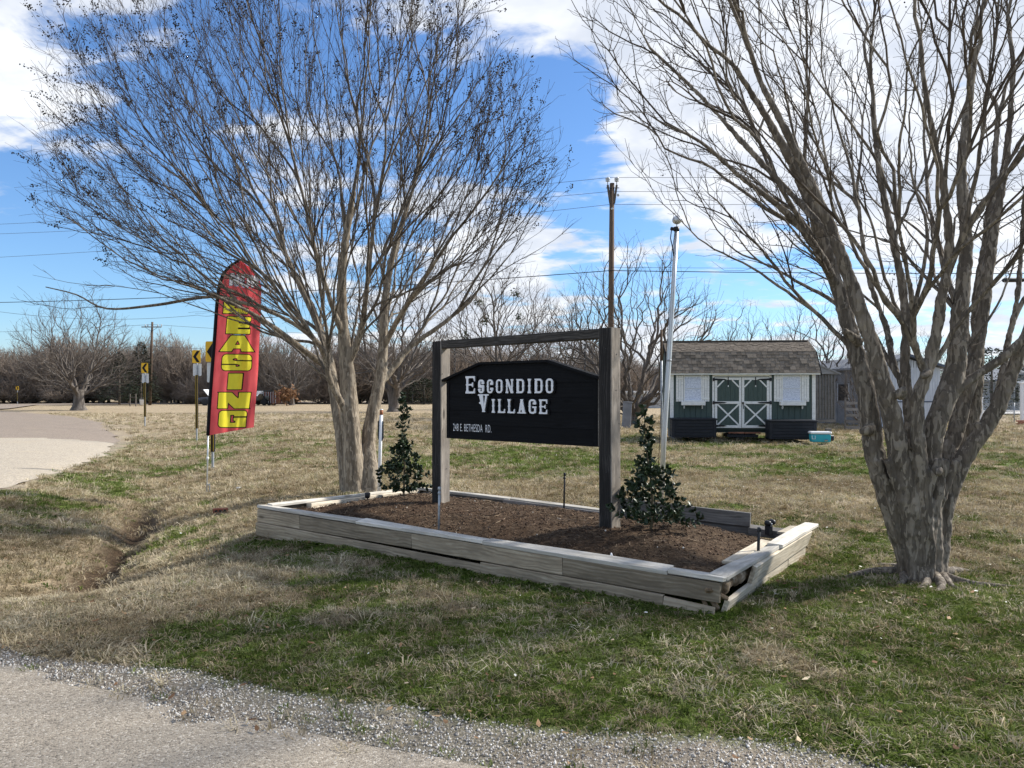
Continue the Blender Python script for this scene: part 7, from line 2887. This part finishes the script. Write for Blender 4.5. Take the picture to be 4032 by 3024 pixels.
def pickup(label, p, rz, colour, hood_open=False, s=1.0):
    t = thing('pickup_truck', label, 'truck', (p.x, p.y, gz1(p.x, p.y)), rz)
    t.scale = (s, s, s)
    pm = paint('truck_paint_%s' % len(bpy.data.materials), colour)
    loft([(-2.7, ring(.92, .45, 1.05, 0)), (-.35, ring(.96, .42, 1.08, 0)), (1.0, ring(.96, .42, 1.10)), (2.3, ring(.92, .45, 1.02)), (2.65, ring(.84, .5, .92))], 'body', pm, t)
    cab = lambda hw, z1: [(-hw, 1.0), (-hw + .12, z1), (0, z1 + .02), (hw - .12, z1), (hw, 1.0)]
    loft([(-.75, cab(.86, 1.68)), (.45, cab(.86, 1.74)), (1.15, cab(.84, 1.08))], 'cab_glass', M['car_glass'], t)
    loft([(-.85, [(-.74, 1.68), (0, 1.76), (.74, 1.68)]), (.50, [(-.74, 1.72), (0, 1.80), (.74, 1.72)])], 'cab_roof', pm, t)
    for y in (-1, 1):
        for xa_, xb_ in ((-.80, -.78), (.05, .02), (1.12, .46)):
            MB().bar((xa_, y * .87, 1.05), (xb_, y * .75, 1.72), .10, .03, (0, 1, 0)).build('pillar', pm, t)
        MB().box((2.56, y * .66, .84), (.16, .28, .18), None, .03).build('headlight', M['glass'], t)
        for x in (-1.65, 1.62):
            wheel(t, x, y * .84, .38, .25)
            MB().lathe([(.43, -.03), (.47, -.02), (.47, .02), (.43, .03)], (x, y * .955, .40), 18, 'y').build('wheel_arch', M['black_plastic'], t, True)
    MB().box((2.68, 0, .55), (.12, 1.7, .2), None, .03).build('bumper', M['galv'], t)
    if hood_open:
        o = MB()
        o.bar((1.2, 0, 1.14), (2.0, 0, 2.05), 1.45, .05, (-.9, 0, .8))
        o.build('open_hood', M['sign_back'], t)
    else:
        MB().box((1.75, 0, 1.09), (1.1, 1.5, .05), None, .02).build('hood', pm, t)
    return t


pickup('dark blue pickup with its hood raised, half hidden by the red flag', P(868, 1598, 92), math.pi - .15, (0.012, 0.02, 0.045), True, .92)
# off-road buggy with a ribbed reddish trailer behind
p = P(1030, 1598, 92)
t = thing('off_road_buggy', 'dark off-road vehicle with spare wheel right of the flag', 'vehicle', (p.x, p.y, gz1(p.x, p.y)), math.pi - .35)
pm = paint('buggy_paint', (0.015, 0.016, 0.015))
loft([(-1.6, ring(.72, .5, 1.15, 0)), (.3, ring(.74, .48, 1.1, 0)), (1.5, ring(.62, .5, 1.02, 0))], 'body', pm, t)
for y in (-1, 1):
    for x in (-1.0, 1.1):
        wheel(t, x, y * .80, .40, .26)
        MB().box((x, y * .82, .86), (.85, .3, .06), None, .02).build('fender', M['black_plastic'], t)
    MB().tube([(.3, y * .66, 1.1), (.2, y * .64, 1.75), (-1.1, y * .64, 1.75), (-1.4, y * .66, 1.15)], .04, 8).build('roll_bar', M['black_plastic'], t, True)
MB().bar((.42, 0, 1.12), (.22, 0, 1.74), 1.2, .03, (1, 0, .2)).build('windscreen', M['glass'], t)
MB().lathe([(.16, -.1), (.37, -.1), (.40, 0), (.37, .1), (.16, .1)], (-.55, .86, 1.0), 18, 'y').build('spare_wheel', noisy('muddy_rubber', [(0.3, (0.03, 0.025, 0.02)), (0.7, (0.16, 0.12, 0.07))], 3, 4), t, True)
p = P(1064, 1596, 91)
t = thing('stock_panel_trailer', 'rusty red ribbed trailer box behind the off-road vehicle', 'trailer', (p.x, p.y, gz1(p.x, p.y)), -.2)
M['rust'] = noisy('rusty_red_paint', [(0.3, (0.09, 0.035, 0.025)), (0.7, (0.22, 0.085, 0.065))], 4, 5)
MB().box((0, .5, .95), (1.7, 1.2, 1.3), None, .02).build('box', M['rust'], t)
for k in range(6):
    MB().box((-.75 + k * .3, -.14, .95), (.06, .07, 1.34)).build('rib', M['galv'], t)
MB().box((0, .5, .28), (1.9, 1.3, .10)).build('frame', M['rust'], t)
for y in (-.08, 1.1):
    wheel(t, -.1, y, .28, .16)

sedan('white sedan parked behind the chain-link fence', P(3868, 1600, 78), math.pi + .15, (0.72, 0.73, 0.74), 1.0)
sedan('silver sedan parked in front of the grey house', P(3990, 1606, 72), .2, (0.48, 0.50, 0.52), 1.0)
pickup('dark blue pickup parked beside the grey house', P(3990, 1598, 84), .1, (0.012, 0.02, 0.05), False, 1.0)

# pale concrete lane where those cars stand
V = []
lane = [(18, 66), (60, 60), (75, 92), (22, 96)]
LM = MB()
LM.v = [(x, y, .05) for x, y in ((26, 56), (80, 47), (80, 66), (27, 66))]
LM.f = [(0, 1, 2, 3)]
o = LM.build('car_park', noisy('pale_concrete', [(0.3, (0.40, 0.39, 0.37)), (0.7, (0.52, 0.51, 0.49))], .5, 5))
tag(o, 'pale concrete lane in front of the parked cars', 'pavement', kind='structure')

# chain-link fence at the right edge
p0 = P(3855, 1660, 41)
fence = thing('chain_link_fence', 'galvanised chain-link fence at the far right', 'fence', (p0.x, p0.y, gz1(p0.x, p0.y)), -.12)
HF = 1.05
for k in range(6):
    MB().tube([(k * 1.75, 0, -.1), (k * 1.75, 0, HF)], .03 if k else .04, 8).build('post', M['galv'], fence, True)
MB().tube([(0, 0, HF - .02), (8.8, 0, HF - .02)], .02, 6).build('top_rail', M['galv'], fence, True)
MB().tube([(3.5, 0, .06), (4.3, 0, .45)], .02, 6).build('brace', M['galv'], fence, True)
ml = MB()
for k in range(-8, 70):
    x = k * .13
    for s in (1, -1):
        a_, b_ = (x, 0), (x + s * HF, HF)
        t0, t1 = 0.0, 1.0
        # clip to the run of the fence
        pts = [(a_[0] + (b_[0] - a_[0]) * q, a_[1] + (b_[1] - a_[1]) * q) for q in np.linspace(0, 1, 9)]
        pts = [q for q in pts if 0 <= q[0] <= 8.75]
        if len(pts) >= 2:
            ml.tube([(pts[0][0], .0, pts[0][1]), (pts[-1][0], .0, pts[-1][1])], .0035, 3, False)
o = ml.build('chain_link_mesh', M['galv'], fence)
o['kind'] = 'stuff'
p1 = P(3862, 1610, 44)
t = thing('white_post', 'stout white square post at the corner of the chain-link fence', 'post', (p1.x, p1.y, gz1(p1.x, p1.y)))
MB().box((0, 0, .5), (.17, .17, 1.55), None, .012).build('post_body', M['white_pvc'], t)
MB().box((0, 0, 1.29), (.21, .21, .05), None, .012).build('post_cap', M['white_pvc'], t)
p1 = P(4024, 1660, 39)
t = thing('white_post', 'tall white porch post at the right edge beside the red planter', 'post', (p1.x, p1.y, gz1(p1.x, p1.y)))
MB().box((0, 0, 1.0), (.13, .13, 2.3), None, .01).build('post_body', M['white_pvc'], t)
MB().box((0, 0, 2.1), (.20, .20, .08), None, .012).build('post_cap', M['white_pvc'], t)
p1 = P(4010, 1668, 38)
t = thing('brick_planter', 'low red brick planter against the fence at the right edge', 'planter', (p1.x, p1.y, gz1(p1.x, p1.y)))
for r_ in range(3):
    for k in range(6):
        MB().box((k * .2 + .1 * (r_ % 2), 0, .06 + r_ * .075), (.19, .10, .066), None, .005).build('brick', M['red_brick'], t)

# wooden privacy fence far right
p1 = P(3780, 1590, 90)
t = thing('board_fence', 'brown board fence under the dark evergreen', 'fence', (p1.x, p1.y, gz1(p1.x, p1.y)))
for k in range(34):
    MB().box((k * .16, 0, .85), (.15, .025, 1.75 + .03 * ((k * 7) % 3))).build('board', M['oak_bark'], t)
for z in (.4, 1.4):
    MB().box((2.7, .03, z), (5.5, .04, .09)).build('rail', M['oak_bark'], t)

# wire fence across the far field
p1 = P(1625, 1585, 98)
t = thing('wire_fence', 'thin post-and-wire fence across the far field', 'fence', (p1.x, p1.y, gz1(p1.x, p1.y)), .15)
for k in range(12):
    MB().tube([(k * 3.2, 0, -.2), (k * 3.2, 0, 1.25)], .06, 6).build('post', M['oak_bark'], t, True)
for z in (.35, .7, 1.05):
    MB().tube([(0, 0, z), (35.2, 0, z)], .02, 4).build('strand', M['chain'], t)

# utility cabinet, glimpsed outbuilding, wooden frame and bucket
p1 = P(2468, 1660, 34)
t = thing('utility_cabinet', 'leaning dark grey utility cabinet by the many-stemmed tree', 'utility box', (p1.x, p1.y, gz1(p1.x, p1.y)))
o = MB().box((0, 0, .55), (.36, .3, 1.2), (0, .06, 0), .02).build('cabinet', M['home_dark'], t)
MB().box((.06, 0, 1.17), (.40, .34, .05), (0, .06, 0), .015).build('cabinet_lid', M['home_dark'], t)
p1 = P(2480, 1585, 78)
t = thing('flat_roof_outbuilding', 'low white flat-roofed outbuilding far behind the many-stemmed tree', 'building', (p1.x, p1.y, gz1(p1.x, p1.y)))
MB().box((1.5, 1.5, .75), (3.6, 3, 1.5)).build('wall', M['house_wall'], t)
MB().box((1.5, 1.4, 1.62), (4.2, 3.6, .28), None, .03).build('roof', M['white_paint'], t)
MB().box((.9, -.01, .6), (.8, .04, 1.2)).build('door', M['home_dark'], t)
p1 = P(512, 1590, 86)
t = thing('timber_frame', 'small brown timber frame standing by the far road', 'frame', (p1.x, p1.y, gz1(p1.x, p1.y)))
for x in (0, .58):
    MB().box((x * 1.1, 0, .65), (.09, .09, 1.5)).build('post', M['oak_bark'], t)
MB().box((.32, 0, 1.0), (.62, .07, .09)).build('cross_rail', M['oak_bark'], t)
p1 = P(561, 1586, 89)
t = thing('bucket', 'white bucket at the foot of the distant utility pole', 'bucket', (p1.x, p1.y, gz1(p1.x, p1.y)))
MB().lathe([(.22, 0), (.27, .02), (.32, .6), (.34, .62), (.30, .62), (.28, .1)], (0, 0, .1), 14).build('pail', M['white_pvc'], t, True)
MB().tube([(-.32, 0, .66), (-.2, -.1, .9), (.2, -.1, .9), (.32, 0, .66)], .015, 5).build('bail', M['galv'], t, True)
